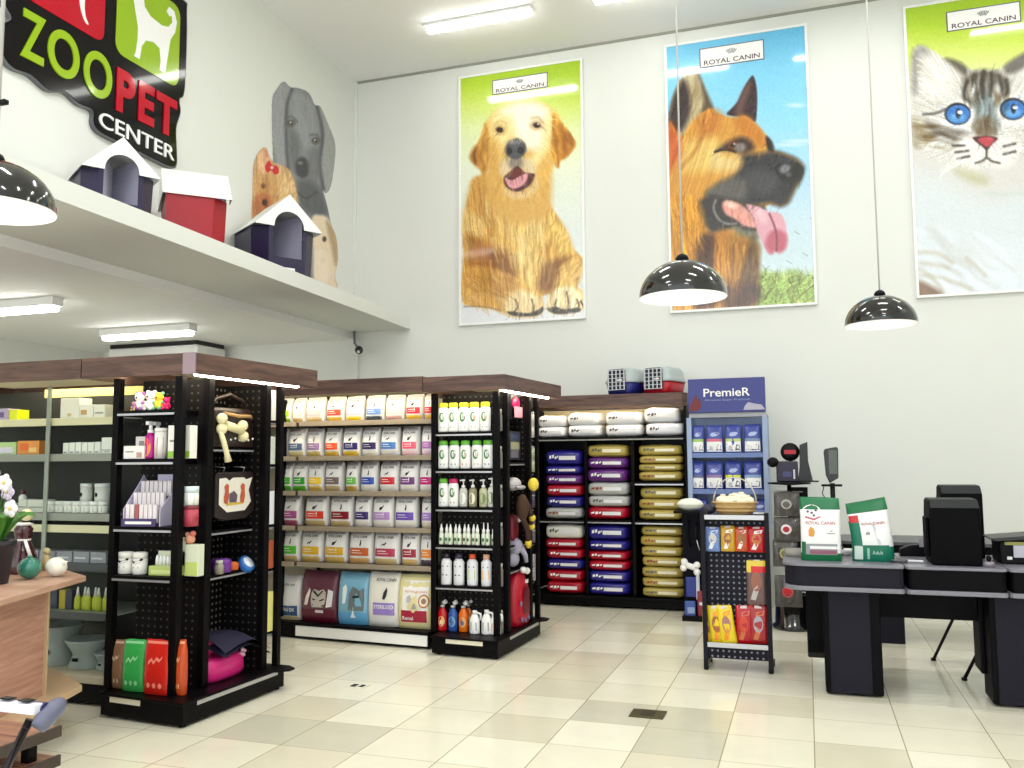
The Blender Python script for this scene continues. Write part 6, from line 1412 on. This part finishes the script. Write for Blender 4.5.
q = at(709,511,7.12); o = B().ball((0,0,.04), .05, colmat((40,38,56),.6), 12, 8, (1.1,1,.8)).build('dark_toy'); o.location = (q.x,7.12,1.177); tag(o, 'small dark blue toy ball between cushion and basket', 'toy'); B().ball((.03,-.03,.06), .02, colmat((60,58,80),.6), 8, 5).build('knob', o)
# hung on the dark peg stand
def peg(name, label, cat, x, y): return thing(name, label, cat, at(x,y,9.07))
t = peg('dog_leash', 'dark dog leash hung on the narrow peg stand', 'leash', 694, 550)
b = B(); b.tube([(-.05,0,.3),(-.07,-.01,.15),(-.03,-.02,.02),(.02,-.02,.1),(.03,-.01,.28)], .012, BLACKP, 8); b.build('strap', t); B().tube([(.03,-.02,.1),(.045,-.02,.05),(.06,-.02,.0)], .006, SILVER, 6).build('clip', t)
t = peg('toy_bone', 'white toy bone hung on the narrow peg stand', 'toy', 691, 568)
b = B(); b.tube([(-.05,0,.03),(.05,0,.0)], .03, PAPER, 10); b.build('shaft', t)
for x,z_ in ((-.065,.06),(-.075,.0),(.06,.03),(.06,-.04)): B().ball((x,0,z_), .036, PAPER, 12, 8).build('knob', t)
t = peg('blue_pack', 'deep blue pack with pale side hung low on the peg stand', 'pack', 692, 597)
B().box(-.06,.045,-.02,.02,0,.2,colmat((30,44,130))).build('pouch', t, .012); B().box(.045,.08,-.02,.01,-.02,.26,colmat((190,196,206))).build('card', t, .004)
t = peg('blue_pack', 'paler blue pack near the floor on the peg stand', 'pack', 690, 617)
B().box(-.05,.06,-.02,.02,0,.16,colmat((60,86,160))).build('pouch', t, .012); B().box(-.02,.05,-.024,-.019,.04,.1,colmat((150,170,210))).build('label', t)
t = peg('red_pack', 'dark red pack near the floor beside the rack upright', 'pack', 701, 618)
B().box(-.03,.035,-.03,.02,0,.27,colmat((130,30,44))).build('pouch', t, .012); B().box(-.01,.03,-.034,-.029,.13,.16,colmat((220,220,224))).build('label', t)
# revolving rack packs
CLR = M('clear_pack',(96,92,88),.1,alpha=.74,vary=.55,vscale=8)
def clam(label, x0, x1, y0, yb, c, c2, yy):
    p, q = at(x0,yb,yy), at(x1,y0,yy); w, h = q.x-p.x, q.z-p.z; sd = int(y0)%9+80
    o = pouch_body(sd, CLR, 16, 10).build('accessory_pack'); o.location = ((p.x+q.x)/2,yy,p.z); o.scale = (w,.09,h); tag(o, label, 'accessory pack', 'clear packs on the revolving rack')
    b = B(); b.ball((0,.05,.45), .2, colmat(c), 14, 9, (1.4,.9,1)); b.build('contents', o)
    b = B(); blob(b, sd, [(-.05+.42*math.cos(k*PI/6),.5+.2*math.sin(k*PI/6)) for k in range(12)], colmat(c2)); b.build('round_label', o)
    b = B(); blob(b, sd, [(-.05+.26*math.cos(k*PI/6),.5+.12*math.sin(k*PI/6)) for k in range(12)], colmat(c), .03); b.build('label_centre', o)
clam('clear accessory pack with metal parts at the top of revolving rack', 774, 800, 492, 516, (90,86,80), (170,166,156), 8.76)
clam('clear accessory pack with red and white ring on revolving rack', 774, 800, 517, 541, (176,30,50), (236,226,226), 8.75)
clam('clear accessory pack with olive contents on revolving rack', 773, 798, 540, 566, (120,116,66), (170,166,120), 8.75)
clam('clear accessory pack with bright red ball, lowest on revolving rack', 775, 802, 576, 606, (196,20,36), (180,80,80), 8.74)
ztop = 1.391
o = carton('device_box', 'dark violet device box on the revolving rack top', 'device', (X_(788,8.88,494),8.9,ztop), .2, .12, .2, M('dark_violet',(34,28,50),.4), [('print',.3,.7,.25,.5,colmat((60,60,110))),('lettering',.78,.86,.15,.6,colmat((200,200,206)))], None, 0, .012)
B().ball((-.13,-.05,.19), .05, BLACKP, 12, 8, (1.1,1,1)).build('lens', o)
t = thing('round_badge', 'black round badge with red lettering above the revolving rack', 'badge', at(790,452,8.96))
B().lathe([(.085,-.012),(.09,0),(.085,.012),(0,.013)], BLACKP, n=24, T=Matrix.Rotation(PI/2,4,'X')).build('disc', t)
B().lathe([(.012,-.3),(.012,-.08)], BLACKP, n=8).build('stem', t)
b = B(); b.box(-.055,.055,-.017,-.013,-.02,.02,colmat((176,16,40))); b.build('lettering', t)
t = thing('black_panel', 'tall leaning black panel at the edge of the revolving rack top', 'panel', (X_(806,8.9,494),8.92,ztop), 0)
B().prism([(-.07,0),(.07,0),(.03,.2),(.03,.385),(-.045,.355),(-.05,.14)], -.03, .03, M('panel_black',(34,34,36),.4), T=Matrix(((1,0,0,0),(0,0,-1,0),(0,1,0,0),(0,0,0,1)))).build('board', t, .006)
B().box(-.1,.12,-.08,.08,0,.012,BLACKP).build('foot', t, .004)
# ------------------------------------------------------------------ checkout
RIM = M('counter_rim', (124,122,132), .35, vary=.08); CTR = M('counter_black', (8,7,11), .5, spec=.08); CTP = M('counter_panel', (30,29,39), .5, spec=.12, vary=.1, vscale=3)
def rounded(x0, x1, y0, y1, r, corners=(1,1,1,1), n=6):
    out = []
    for (cx,cy,a0,k) in ((x0,y0,180,corners[0]),(x1,y0,270,corners[1]),(x1,y1,0,corners[2]),(x0,y1,90,corners[3])):
        rr = r*k if k else 0
        ox, oy = cx+(rr if cx == x0 else -rr), cy+(rr if cy == y0 else -rr)
        if not rr: out.append((cx,cy)); continue
        for q in range(n+1): a = math.radians(a0+90*q/n); out.append((ox+rr*math.cos(a), oy+rr*math.sin(a)))
    return out
t = thing('checkout_counter', 'long black checkout counter with grey rims in front of the white wall', 'counter', (.9,6.85,0))
segs = ((-.185,.592,(2.0,.5,.5,2.0)),(.598,1.2,(.5,.5,.5,.5)),(1.206,2.2,(.5,.5,.5,.5)))
for x0, x1, c in segs:
    B().prism(rounded(x0,x1,6.385,7.3,.07,c), .875, .893, RIM).build('top_panel', t, .004, True)
    B().prism(rounded(x0+.012,x1-.004 if x1 < 2 else x1,6.405,7.29,.07,c), .742, .875, CTP if x0 < 0 else CTR).build('counter_body', t, .003, True)
    B().prism(rounded(x0,x1,6.385,7.3,.07,c), .712, .742, RIM).build('lower_rim', t, .005, True)
for x0, x1 in ((.072,.44),(1.095,1.5)):
    l = B().box(x0,x1,6.5,6.8,.012,.712,CTR).build('leg', t, .012, True)
    B().box(x0+.035,x1-.07,6.492,6.499,.02,.705,CTP).build('leg_panel', l, .002, True)
B().prism([(6.9,.16),(6.78,.22),(6.74,.32),(6.74,.712),(7.28,.712),(7.28,.16)], -.04, .1, CTR, T=Matrix(((0,0,1,0),(1,0,0,0),(0,1,0,0),(0,0,0,1)))).build('side_panel', t, .01, True)
B().box(.44,1.095,6.75,6.78,.5,.712,CTR).build('apron', t, .003, True)
B().box(1.065,1.1,6.7,6.95,.16,.712,CTR).build('side_panel', t, .01, True)
t = thing('checkout_counter', 'second black checkout counter, farther back behind the first', 'counter', (.9,8.7,0))
B().prism(rounded(.26,2.6,8.35,9.1,.1), .855, .885, M('counter_grey',(84,84,90),.4)).build('top_panel', t, .005, True)
B().prism(rounded(.28,2.6,8.37,9.08,.1), .71, .855, CTR).build('counter_body', t, .003, True)
for x0 in (.42,1.9): B().box(x0,x0+.34,8.42,8.7,.0,.71,CTP if x0 < 1 else CTR).build('leg', t, .01, True)
# green and white food bags on the counter
def bend(o, fn):
    for x in [o]+list(o.children):
        for v in x.data.vertices: v.co = fn(v.co)
GR, GR2 = (0,104,60), (0,112,86)
def counter_bag(label, loc, w, d, h, sd, bandc, warm):
    o = pouch_body(sd, M('bag_white',(238,238,238),.3), 20, 16).build('food_bag'); o.location = loc; o.scale = (w,d,h); tag(o, label, 'pet food bag')
    me = o.data; me.materials.append(colmat(GR)); me.materials.append(colmat(GR2))
    for p_ in me.polygons:
        c_ = p_.center
        if c_.z > .79: p_.material_index = 1
        elif sd == 101 and c_.z < .1: p_.material_index = 1
        elif sd == 102 and (c_.z < .27 or (c_.x < -.4 and c_.z < .66)): p_.material_index = 2
    patch(B(), sd, -.8,.8,.82,.97,colmat(GR),.012).build('top_band', o)
    return o
p = at(821.5,558,6.6)
o = counter_bag('upright white food bag with green top, left on the checkout counter', (p.x,6.62,.894), .275, .11, .44, 101, GR, 0)
patch(B(), 101, -.99,.99,0,.1,colmat(GR),.012).build('bottom_band', o)
b = B(); patch(b, 101, -.95,-.75,.1,.3,colmat(GR),.012); patch(b, 101, -.75,.97,.1,.27,colmat((150,150,156)),.012); b.build('grey_panel', o)
b = B(); patch(b, 101, -.55,.85,.19,.235,PAPER,.018); patch(b, 101, -.55,.75,.11,.17,colmat((150,90,110)),.018); b.build('label_lettering', o)
b = B(); blob(b, 101, [(-.42+.5*math.cos(k*PI/9),.76+.13*math.sin(k*PI/9)) for k in range(18)], PAPER, .02); b.build('white_bubble', o)
b = B()
for u,t_ in ((-.6,.78),(-.4,.76),(-.2,.8),(-.3,.72)): blob(b, 101, [(u+.07*math.cos(k*PI/4),t_+.02*math.sin(k*PI/4)) for k in range(8)], colmat((90,86,90)), .026)
blob(b, 101, [(-.75,.68),(-.3,.64),(.05,.7),(.05,.72),(-.3,.67),(-.75,.71)], colmat((190,90,110)), .024)
b.build('bubble_print', o)
b = B(); add_text(b, 'ROYAL CANIN', INKR, lambda u,v: pouch_pt(101, -.72+1.45*u, .575+.05*v, .02), .008); b.build('brand_lettering', o)
b = B(); blob(b, 101, [(-.6,.39),(-.35,.38),(-.28,.45),(-.35,.52),(-.5,.54),(-.6,.48)], colmat((214,150,60)), .02); b.build('dog_print', o)
b = B(); patch(b, 101, .3,.7,.43,.445,INKG,.018,4,1); patch(b, 101, .45,.6,.47,.485,INKG,.018,4,1); b.build('small_lettering', o)
p = at(873,558,6.7)
o = counter_bag('tilted green and white food bag on the checkout counter beside the upright one', (p.x,6.68,.894), .275, .14, .42, 102, GR, 0)
patch(B(), 102, -.99,.99,0,.27,colmat(GR2),.012).build('bottom_band', o)
b = B(); patch(b, 102, -.99,-.5,.25,.66,colmat(GR2),.02); b.build('green_side', o)
b = B(); patch(b, 102, -.95,-.5,.66,.78,colmat((196,40,40)),.02); b.build('red_flash', o)
b = B(); patch(b, 102, -.9,-.5,.03,.26,colmat((206,222,214)),.02); patch(b, 102, -.3,-.18,.04,.22,colmat((150,196,176)),.02); b.build('info_panel', o)
b = B(); add_text(b, 'Adult', colmat((190,220,206)), lambda u,v: pouch_pt(102, -.05+.5*u, .12+.06*v, .022), .008); b.build('label_lettering', o)
b = B(); add_text(b, 'ROYAL CANIN', INKR, lambda u,v: pouch_pt(102, -.4+1.1*u, .6+.045*v, .02), .006); b.build('brand_lettering', o)
b = B(); blob(b, 102, [(-.3,.45),(-.1,.44),(-.05,.48),(-.2,.5)], INKG, .02); blob(b, 102, [(.25,.28),(.4,.28),(.2,.66),(.1,.62)], colmat((206,206,212)), .016); b.build('dog_print', o)
bend(o, lambda c: Vector((c.x-.2*max(0,c.z-.25)**1.2, c.y, c.z+.16*c.x*max(0,c.z-.2))))
# things lying on the counter
o = B().lathe([(.05,0),(.058,.012),(.06,.045),(.056,.045),(.05,.012),(0,.01)], M('dish_glass',(150,146,140),.15), n=24, cap=False).build('candy_dish'); o.scale = (1.5,1.3,1.2); o.location = (X_(797,6.8,553),6.85,.894); tag(o, 'shallow clear dish with orange contents at the rounded counter end', 'dish'); B().lathe([(.048,.012),(.048,.028),(0,.032)], colmat((232,160,50)), n=20).build('orange_contents', o)
o = B().lathe([(.03,0),(.05,.02),(.062,.045),(.058,.045),(.04,.02),(0,.012)], PAPER, n=22, cap=False).build('bowl'); o.location = (X_(848,7.0,552),7.02,.894); tag(o, 'small white bowl between the two green bags', 'bowl'); B().lathe([(.03,0),(.03,.006)], PAPER, n=16).build('foot_ring', o)
t = thing('scissors', 'silver scissors with dark handles lying beside the tilted bag', 'scissors', (X_(908,6.6,559),6.62,.894), -.3)
b = B(); b.prism([(0,-.008),(.1,0),(.0,.012)], .01, .016, CHROME); b.prism([(0,-.012),(.1,-.004),(.0,.006)], .017, .022, CHROME); b.build('blades', t)
b = B(); b.tube([(-.05+.045*math.cos(k*PI/8), .02+.022*math.sin(k*PI/8), .014) for k in range(17)], .009, M('handle_grey',(90,88,94),.35), 6); b.tube([(-.05+.045*math.cos(k*PI/8), -.025+.022*math.sin(k*PI/8), .014) for k in range(17)], .009, M('handle_grey'), 6); b.build('handles', t)
t = thing('pole_display', 'black customer pole display standing on the counter behind the upright bag', 'pole display', (X_(833,7.1,500),7.1,.924))
B().box(-.06,.06,-.06,.06,-.03,.02,BLACKP).build('base', t, .006); B().lathe([(.018,.02),(.018,.5)], BLACKP, n=12).build('pole', t)
B().box(-.08,.07,-.02,.02,.475,.492,BLACKP).build('crossbar', t, .004)
b = B(); b.prism([(-.045,.56),(-.02,.5),(.045,.54),(.05,.76),(.04,.775),(-.045,.76),(-.055,.74)], -.03, .03, M('panel_black'), T=Matrix(((1,0,0,0),(0,0,-1,0),(0,1,0,0),(0,0,0,1)))); h = b.build('display_head', t, .006)
B().box(-.02,.04,-.034,-.03,.57,.75,M('display_grey',(78,84,78),.3)).build('screen', h)
b = B(); b.tube([(-.06,.01,.48),(-.075,.01,.42),(-.04,.01,.36)], .004, BLACKP, 6); b.build('cable', t)
MON = M('monitor_black', (5,4,6), .6, spec=.08); MTOP = M('monitor_top', (30,32,34), .5, spec=.2)
def monitor(label, x0, x1, ytop, yy, dep, step):
    a, e = X_(x0,yy,540), X_(x1,yy,540); zt = at((x0+x1)/2,ytop,yy).z-.894; w = e-a
    t = thing('monitor', label, 'monitor', ((a+e)/2,yy,.894))
    TT = Matrix(((0,0,1,0),(1,0,0,0),(0,1,0,0),(0,0,0,1)))
    B().prism([(0,0),(0,zt-.06),(.06,zt-.005),(dep,zt),(dep+.04,zt-.1),(dep+.04,0)], -w/2, w/2, MON, T=TT).build('housing', t, .012)
    B().prism([(-.002,zt-.055),(.06,zt+.001),(dep-.02,zt+.006),(dep-.02,zt-.02),(.06,zt-.03)], -w/2+.006, w/2-.006, MTOP, T=TT).build('hood', t, .003)
    B().box(-w/2-.02,-w/2,.06,dep-.05,.05,zt-.12,MON).build('side_panel', t, .012)
    return t
monitor('boxy black monitor at the counter edge, its back to the shop', 931, 982, 500, 6.5, .3, 0)
monitor('second black monitor right behind the boxy one', 943, 985, 486, 7.0, .22, 0)
t = thing('receipt_printer', 'black receipt printer with pale label, cut by the picture edge', 'printer', (X_(1016,6.75,560),6.85,.894))
B().box(-.1,.3,-.14,.15,0,.15,BLACKP).build('body', t, .008); B().prism([(-.16,.17),(.34,.22),(.34,.19),(-.13,.15)], -.17, .17, M('panel_black'), T=Matrix(((1,0,0,0),(0,0,-1,0),(0,1,0,0),(0,0,0,1)))).build('lid', t, .004)
B().box(-.02,.28,-.146,-.141,.045,.125,colmat((190,190,200))).build('label', t); B().box(-.07,.28,-.147,-.141,.127,.148,colmat((150,150,70))).build('yellow_strip', t); B().box(.07,.12,-.149,-.146,.07,.12,colmat((60,58,80))).build('label_print', t); B().box(-.06,-.03,-.147,-.141,.03,.05,PAPER).build('button', t)
t = thing('barcode_scanner', 'dark barcode scanner beside the boxy monitor', 'scanner', (X_(914,7.1,548),7.1,.894))
B().prism([(-.1,.0),(.1,.0),(.1,.05),(.06,.09),(-.03,.08),(-.1,.05)], -.05, .05, BLACKP, T=Matrix(((1,0,0,0),(0,0,-1,0),(0,1,0,0),(0,0,0,1)))).build('body', t, .008); B().box(.03,.1,-.056,-.05,.07,.13,colmat((170,166,176))).build('paper_slip', t)
o = B().lathe([(.03,0),(.034,.03),(.02,.035)], colmat((140,130,140)), n=14).build('rubber_stamp'); o.location = (X_(989,6.5,563),6.5,.894); tag(o, 'small greyish stamp between monitor and printer', 'stamp'); B().lathe([(.012,.03),(.018,.06),(.01,.075)], BLACKP, n=10).build('grip', o)
# stool behind the counter
t = thing('stool', 'black stool with thin splayed legs behind the checkout counter', 'stool', (1.3,7.62,0))
B().lathe([(.17,.5),(.18,.52),(.18,.56),(.15,.58),(0,.585)], BLACKP, (1.22,7.65,0), 22).build('seat', t, 0, True)
for x, y, tx, ty in ((.906,7.83,1.12,7.69),(1.03,7.2,1.34,7.42),(1.52,7.3,1.28,7.58),(1.45,8.0,1.27,7.74)):
    b = B(); b.tube([(x,y,.01),(tx,ty,.52)], .012, BLACKP, 8); b.lathe([(.02,0),(.02,.02)], BLACKP, (x,y,0), 10); b.build('leg', t, 0, True)

# ------------------------------------------------------------------ wooden counter at the left with ornaments
t = thing('wooden_counter', 'light wood counter with overhanging top at the picture edge', 'counter', (-4.4,3.5,0))
top = [(-4.12,4.22),(-3.60,2.80),(-4.65,2.40),(-5.25,4.05),(-4.62,4.50)]
inner = [(-4.15,3.965),(-3.73,2.82),(-4.6,2.5),(-5.1,4.0),(-4.5,4.1)]
B().prism(top, .905, .937, OAK).build('top_board', t, .004, True)
B().prism(inner, .3, .905, wood('oak_panel', (166,122,104), (196,152,132), (1.4,1.4,18), .42, 2.2)).build('front_panel', t, .003, True)
B().prism([(-4.155,3.975),(-4.145,3.952),(-4.13,3.957),(-4.14,3.98)], .3, .905, OAKE).build('edge_strip', t, 0, True)
B().prism(top, .262, .3, OAKE).build('bottom_board', t, .004, True)
B().prism([(x*.93-.33,y*.93+.22) for x,y in inner], .0, .262, BLACK).build('plinth', t, 0, True)
zc = .938
def oncounter(x, yb, z=zc): q = atz(x, yb, z); return Vector((q.x,q.y,z))
o = B().ball((0,0,.064), .064, M('teal_glaze',(52,132,112),.15,coat=.5), 20, 12, (1,1,.97)).build('ceramic_ball'); o.location = oncounter(29,579); tag(o, 'round teal glazed ornament on the wooden counter', 'ornament'); B().lathe([(.018,.122),(.016,.132),(.01,.136)], M('teal_glaze'), n=12).build('neck', o)
t = thing('shell_ornament', 'white shell-shaped ornament beside the teal one', 'ornament', oncounter(54,576.5))
WSH = M('shell_white',(240,238,226),.4)
B().ball((0,0,.06), .068, WSH, 16, 10, (.92,.85,.82), Matrix.Rotation(.25,4,'Y')).build('body', t); B().lathe([(.02,0),(.01,.03),(.001,.05)], WSH, n=10, T=Matrix.Translation((.055,0,.075)) @ Matrix.Rotation(1.2,4,'Y')).build('tip', t)
t = thing('small_figure', 'tiny beige figure between the teal and white ornaments', 'ornament', oncounter(42,571)+Vector((.0,.03,0)))
B().lathe([(.022,0),(.03,.05),(.02,.09),(.012,.1)], colmat((190,170,120)), n=12).build('body', t); B().ball((0,0,.12), .022, colmat((206,190,140)), 10, 7).build('head', t)
t = thing('doll_figurine', 'maroon glazed lady figurine with cream head on the wooden counter', 'figurine', oncounter(20,574)+Vector((-.03,.04,0)))
MG = M('maroon_glaze',(64,14,26),.18,coat=.5)
B().lathe([(.085,0),(.09,.02),(.085,.08),(.06,.16),(.042,.2),(.05,.24),(.055,.27),(.03,.3),(.018,.32)], MG, n=24).build('body', t); B().ball((.02,0,.355), .037, colmat((232,222,176),.3), 14, 9).build('head', t)
B().lathe([(.043,.198),(.045,.205),(.043,.212)], PAPER, n=20).build('belt', t); B().lathe([(.04,.29),(.055,.3),(.03,.31)], PAPER, n=16).build('collar', t)
B().tube([(.05,-.03,.2),(.08,-.04,.16),(.1,-.03,.1)], .01, PAPER, 8).build('ribbon', t)
q = oncounter(-2,584)+Vector((-.03,.0,0))
t = thing('flower_pot', 'dark flower pot with green leaves and lilac flowers at the picture edge', 'potted plant', q)
B().lathe([(.07,0),(.095,.2),(.105,.21),(.105,.24),(.09,.24),(.085,.2),(0,.2)], M('pot_dark',(30,24,34),.4), n=24, cap=False).build('pot', t)
LG_ = M('leaf_green',(70,130,40),.5,vary=.2)
for k in range(9):
    a = k*2.4; b = B(); L = .13+.03*(k%3)
    b.grid(lambda i,j: Vector((math.cos(a)*(.02+L*i)-math.sin(a)*(.028*math.sin(PI*min(1,i*.97+.03))*(2*j-1)), math.sin(a)*(.02+L*i)+math.cos(a)*(.028*math.sin(PI*min(1,i*.97+.03))*(2*j-1)), .24+.16*math.sin(i*1.9)-.02*abs(2*j-1))), 8, 2, LG_); b.build('leaf', t)
FL, FW_ = M('petal_lilac',(224,212,236),.6), M('petal_white',(240,238,240),.6)
for k in range(5):
    a = k*1.35+.3; tip = Vector((.07*math.cos(a)+.03, .05*math.sin(a), .40+.055*((k*2)%5)/1.0))
    if k == 0: tip = Vector((.11,.0,.42))
    s = B().tube([(0,0,.2), (tip.x*.4,tip.y*.4,tip.z*.8), tip], .004, LG_, 6).build('stem', t)
    b = B()
    for p_ in range(5):
        pa = p_*2*PI/5; b.ball((tip.x+.028*math.cos(pa),tip.y-.01,tip.z+.028*math.sin(pa)), .024, FL if k % 2 else FW_, 10, 6, (1,.4,1))
    b.ball((tip.x,tip.y-.018,tip.z), .01, colmat((236,206,110)), 8, 5); b.build('blossom', s)
# cart handle and bench in the corner
t = thing('shopping_cart', 'shopping cart handle with white strip and blue-grey grip at the corner', 'shopping cart', (-2.3,1.7,0))
GB = M('grip_blue_grey',(98,100,122),.4); FRM = M('frame_dark',(34,26,30),.3,.4)
B().tube([(-2.75,1.885,.942),(-1.98,1.905,.942)], .016, M('handle_navy',(52,46,100),.35), 12).build('handle', t, 0, True)
B().box(-2.75,-1.985,1.868,1.9,.932,.958,M('strip_lilac',(226,224,234),.5)).build('handle_strip', t, .003, True)
b = B()
for k in range(3):
    x = -2.185+.068*k
    b.box(x,x+.038,1.875,1.9,.963,.9655,BLACKP)
b.build('strip_print', t, 0, True)
B().tube([(-1.975,1.95,.945),(-1.972,1.93,.94),(-1.97,1.885,.912),(-1.972,1.872,.9)], [.019,.025,.025,.02], GB, 14).build('grip', t, 0, True)
for p_ in (((-2.0,1.86,.9),(-2.03,1.82,.8),(-2.08,1.75,.5),(-2.1,1.7,.15)),((-2.03,1.9,.91),(-2.07,1.86,.78),(-2.14,1.78,.5),(-2.16,1.74,.15))):
    B().tube(p_, .011, FRM, 8).build('frame_tube', t, 0, True)
B().tube([(-2.8,1.62,.66),(-2.15,1.86,.80)], .012, M('tube_grey',(140,136,146),.3,.3), 8).build('cross_tube', t, 0, True)
B().box(-2.85,-2.13,1.2,1.75,.12,.16,FRM).build('lower_tray', t, .004, True)
for x in (-2.2,-2.75):
    for y in (1.28,1.68): B().lathe([(.05,-.015),(.055,0),(.05,.015)], BLACKP, n=18, T=Matrix.Translation((x,y,.057)) @ Matrix.Rotation(PI/2,4,'Y')).build('wheel', t, 0, True)
t = thing('display_bench', 'low brown slatted bench with two shelf boards behind the cart handle', 'bench', (-3.2,2.5,0))
SL = wood('bench_wood',(120,76,62),(160,110,88),(1.2,12,12),.4); SLE = M('bench_edge',(62,48,40),.5,vary=.15)
for z_ in (.55,.44,.3):
    s = B()
    for k in range(4): s.box(-3.5,-2.80,2.16+.15*k,2.30+.15*k,z_,z_+.038,SL)
    s = s.build('shelf_boards', t, .003, True)
    B().box(-2.799,-2.785,2.15,2.76,z_-.002,z_+.04,SLE).build('edge_band', s, .002, True)
for x in (-3.48,-2.86):
    for y in (2.24,2.66): B().box(x,x+.04,y-.02,y+.02,0,.55,BLACK).build('leg', t, .003, True)
vs = bpy.context.scene.view_settings
vs.view_transform = 'Standard'; vs.look = 'None'; vs.exposure = 0.12; vs.gamma = 1; vs.use_curve_mapping = False
seen = {}
for o in bpy.context.scene.objects:
    if o.parent is None and o.type in ('MESH','EMPTY') and not o.get('kind'):
        l = o.get('label')
        if not l or not o.get('category'): print('NO LABEL', o.name); continue
        n = len(l.split())
        if n < 4 or n > 16: print('LEN', n, l)
        seen.setdefault(l, []).append(o.name)
for l, n in seen.items():
    if len(n) > 1 and 'rawhide' not in l: print('DUP', l, n)
print('things', len(seen), 'objects', len(bpy.data.objects))
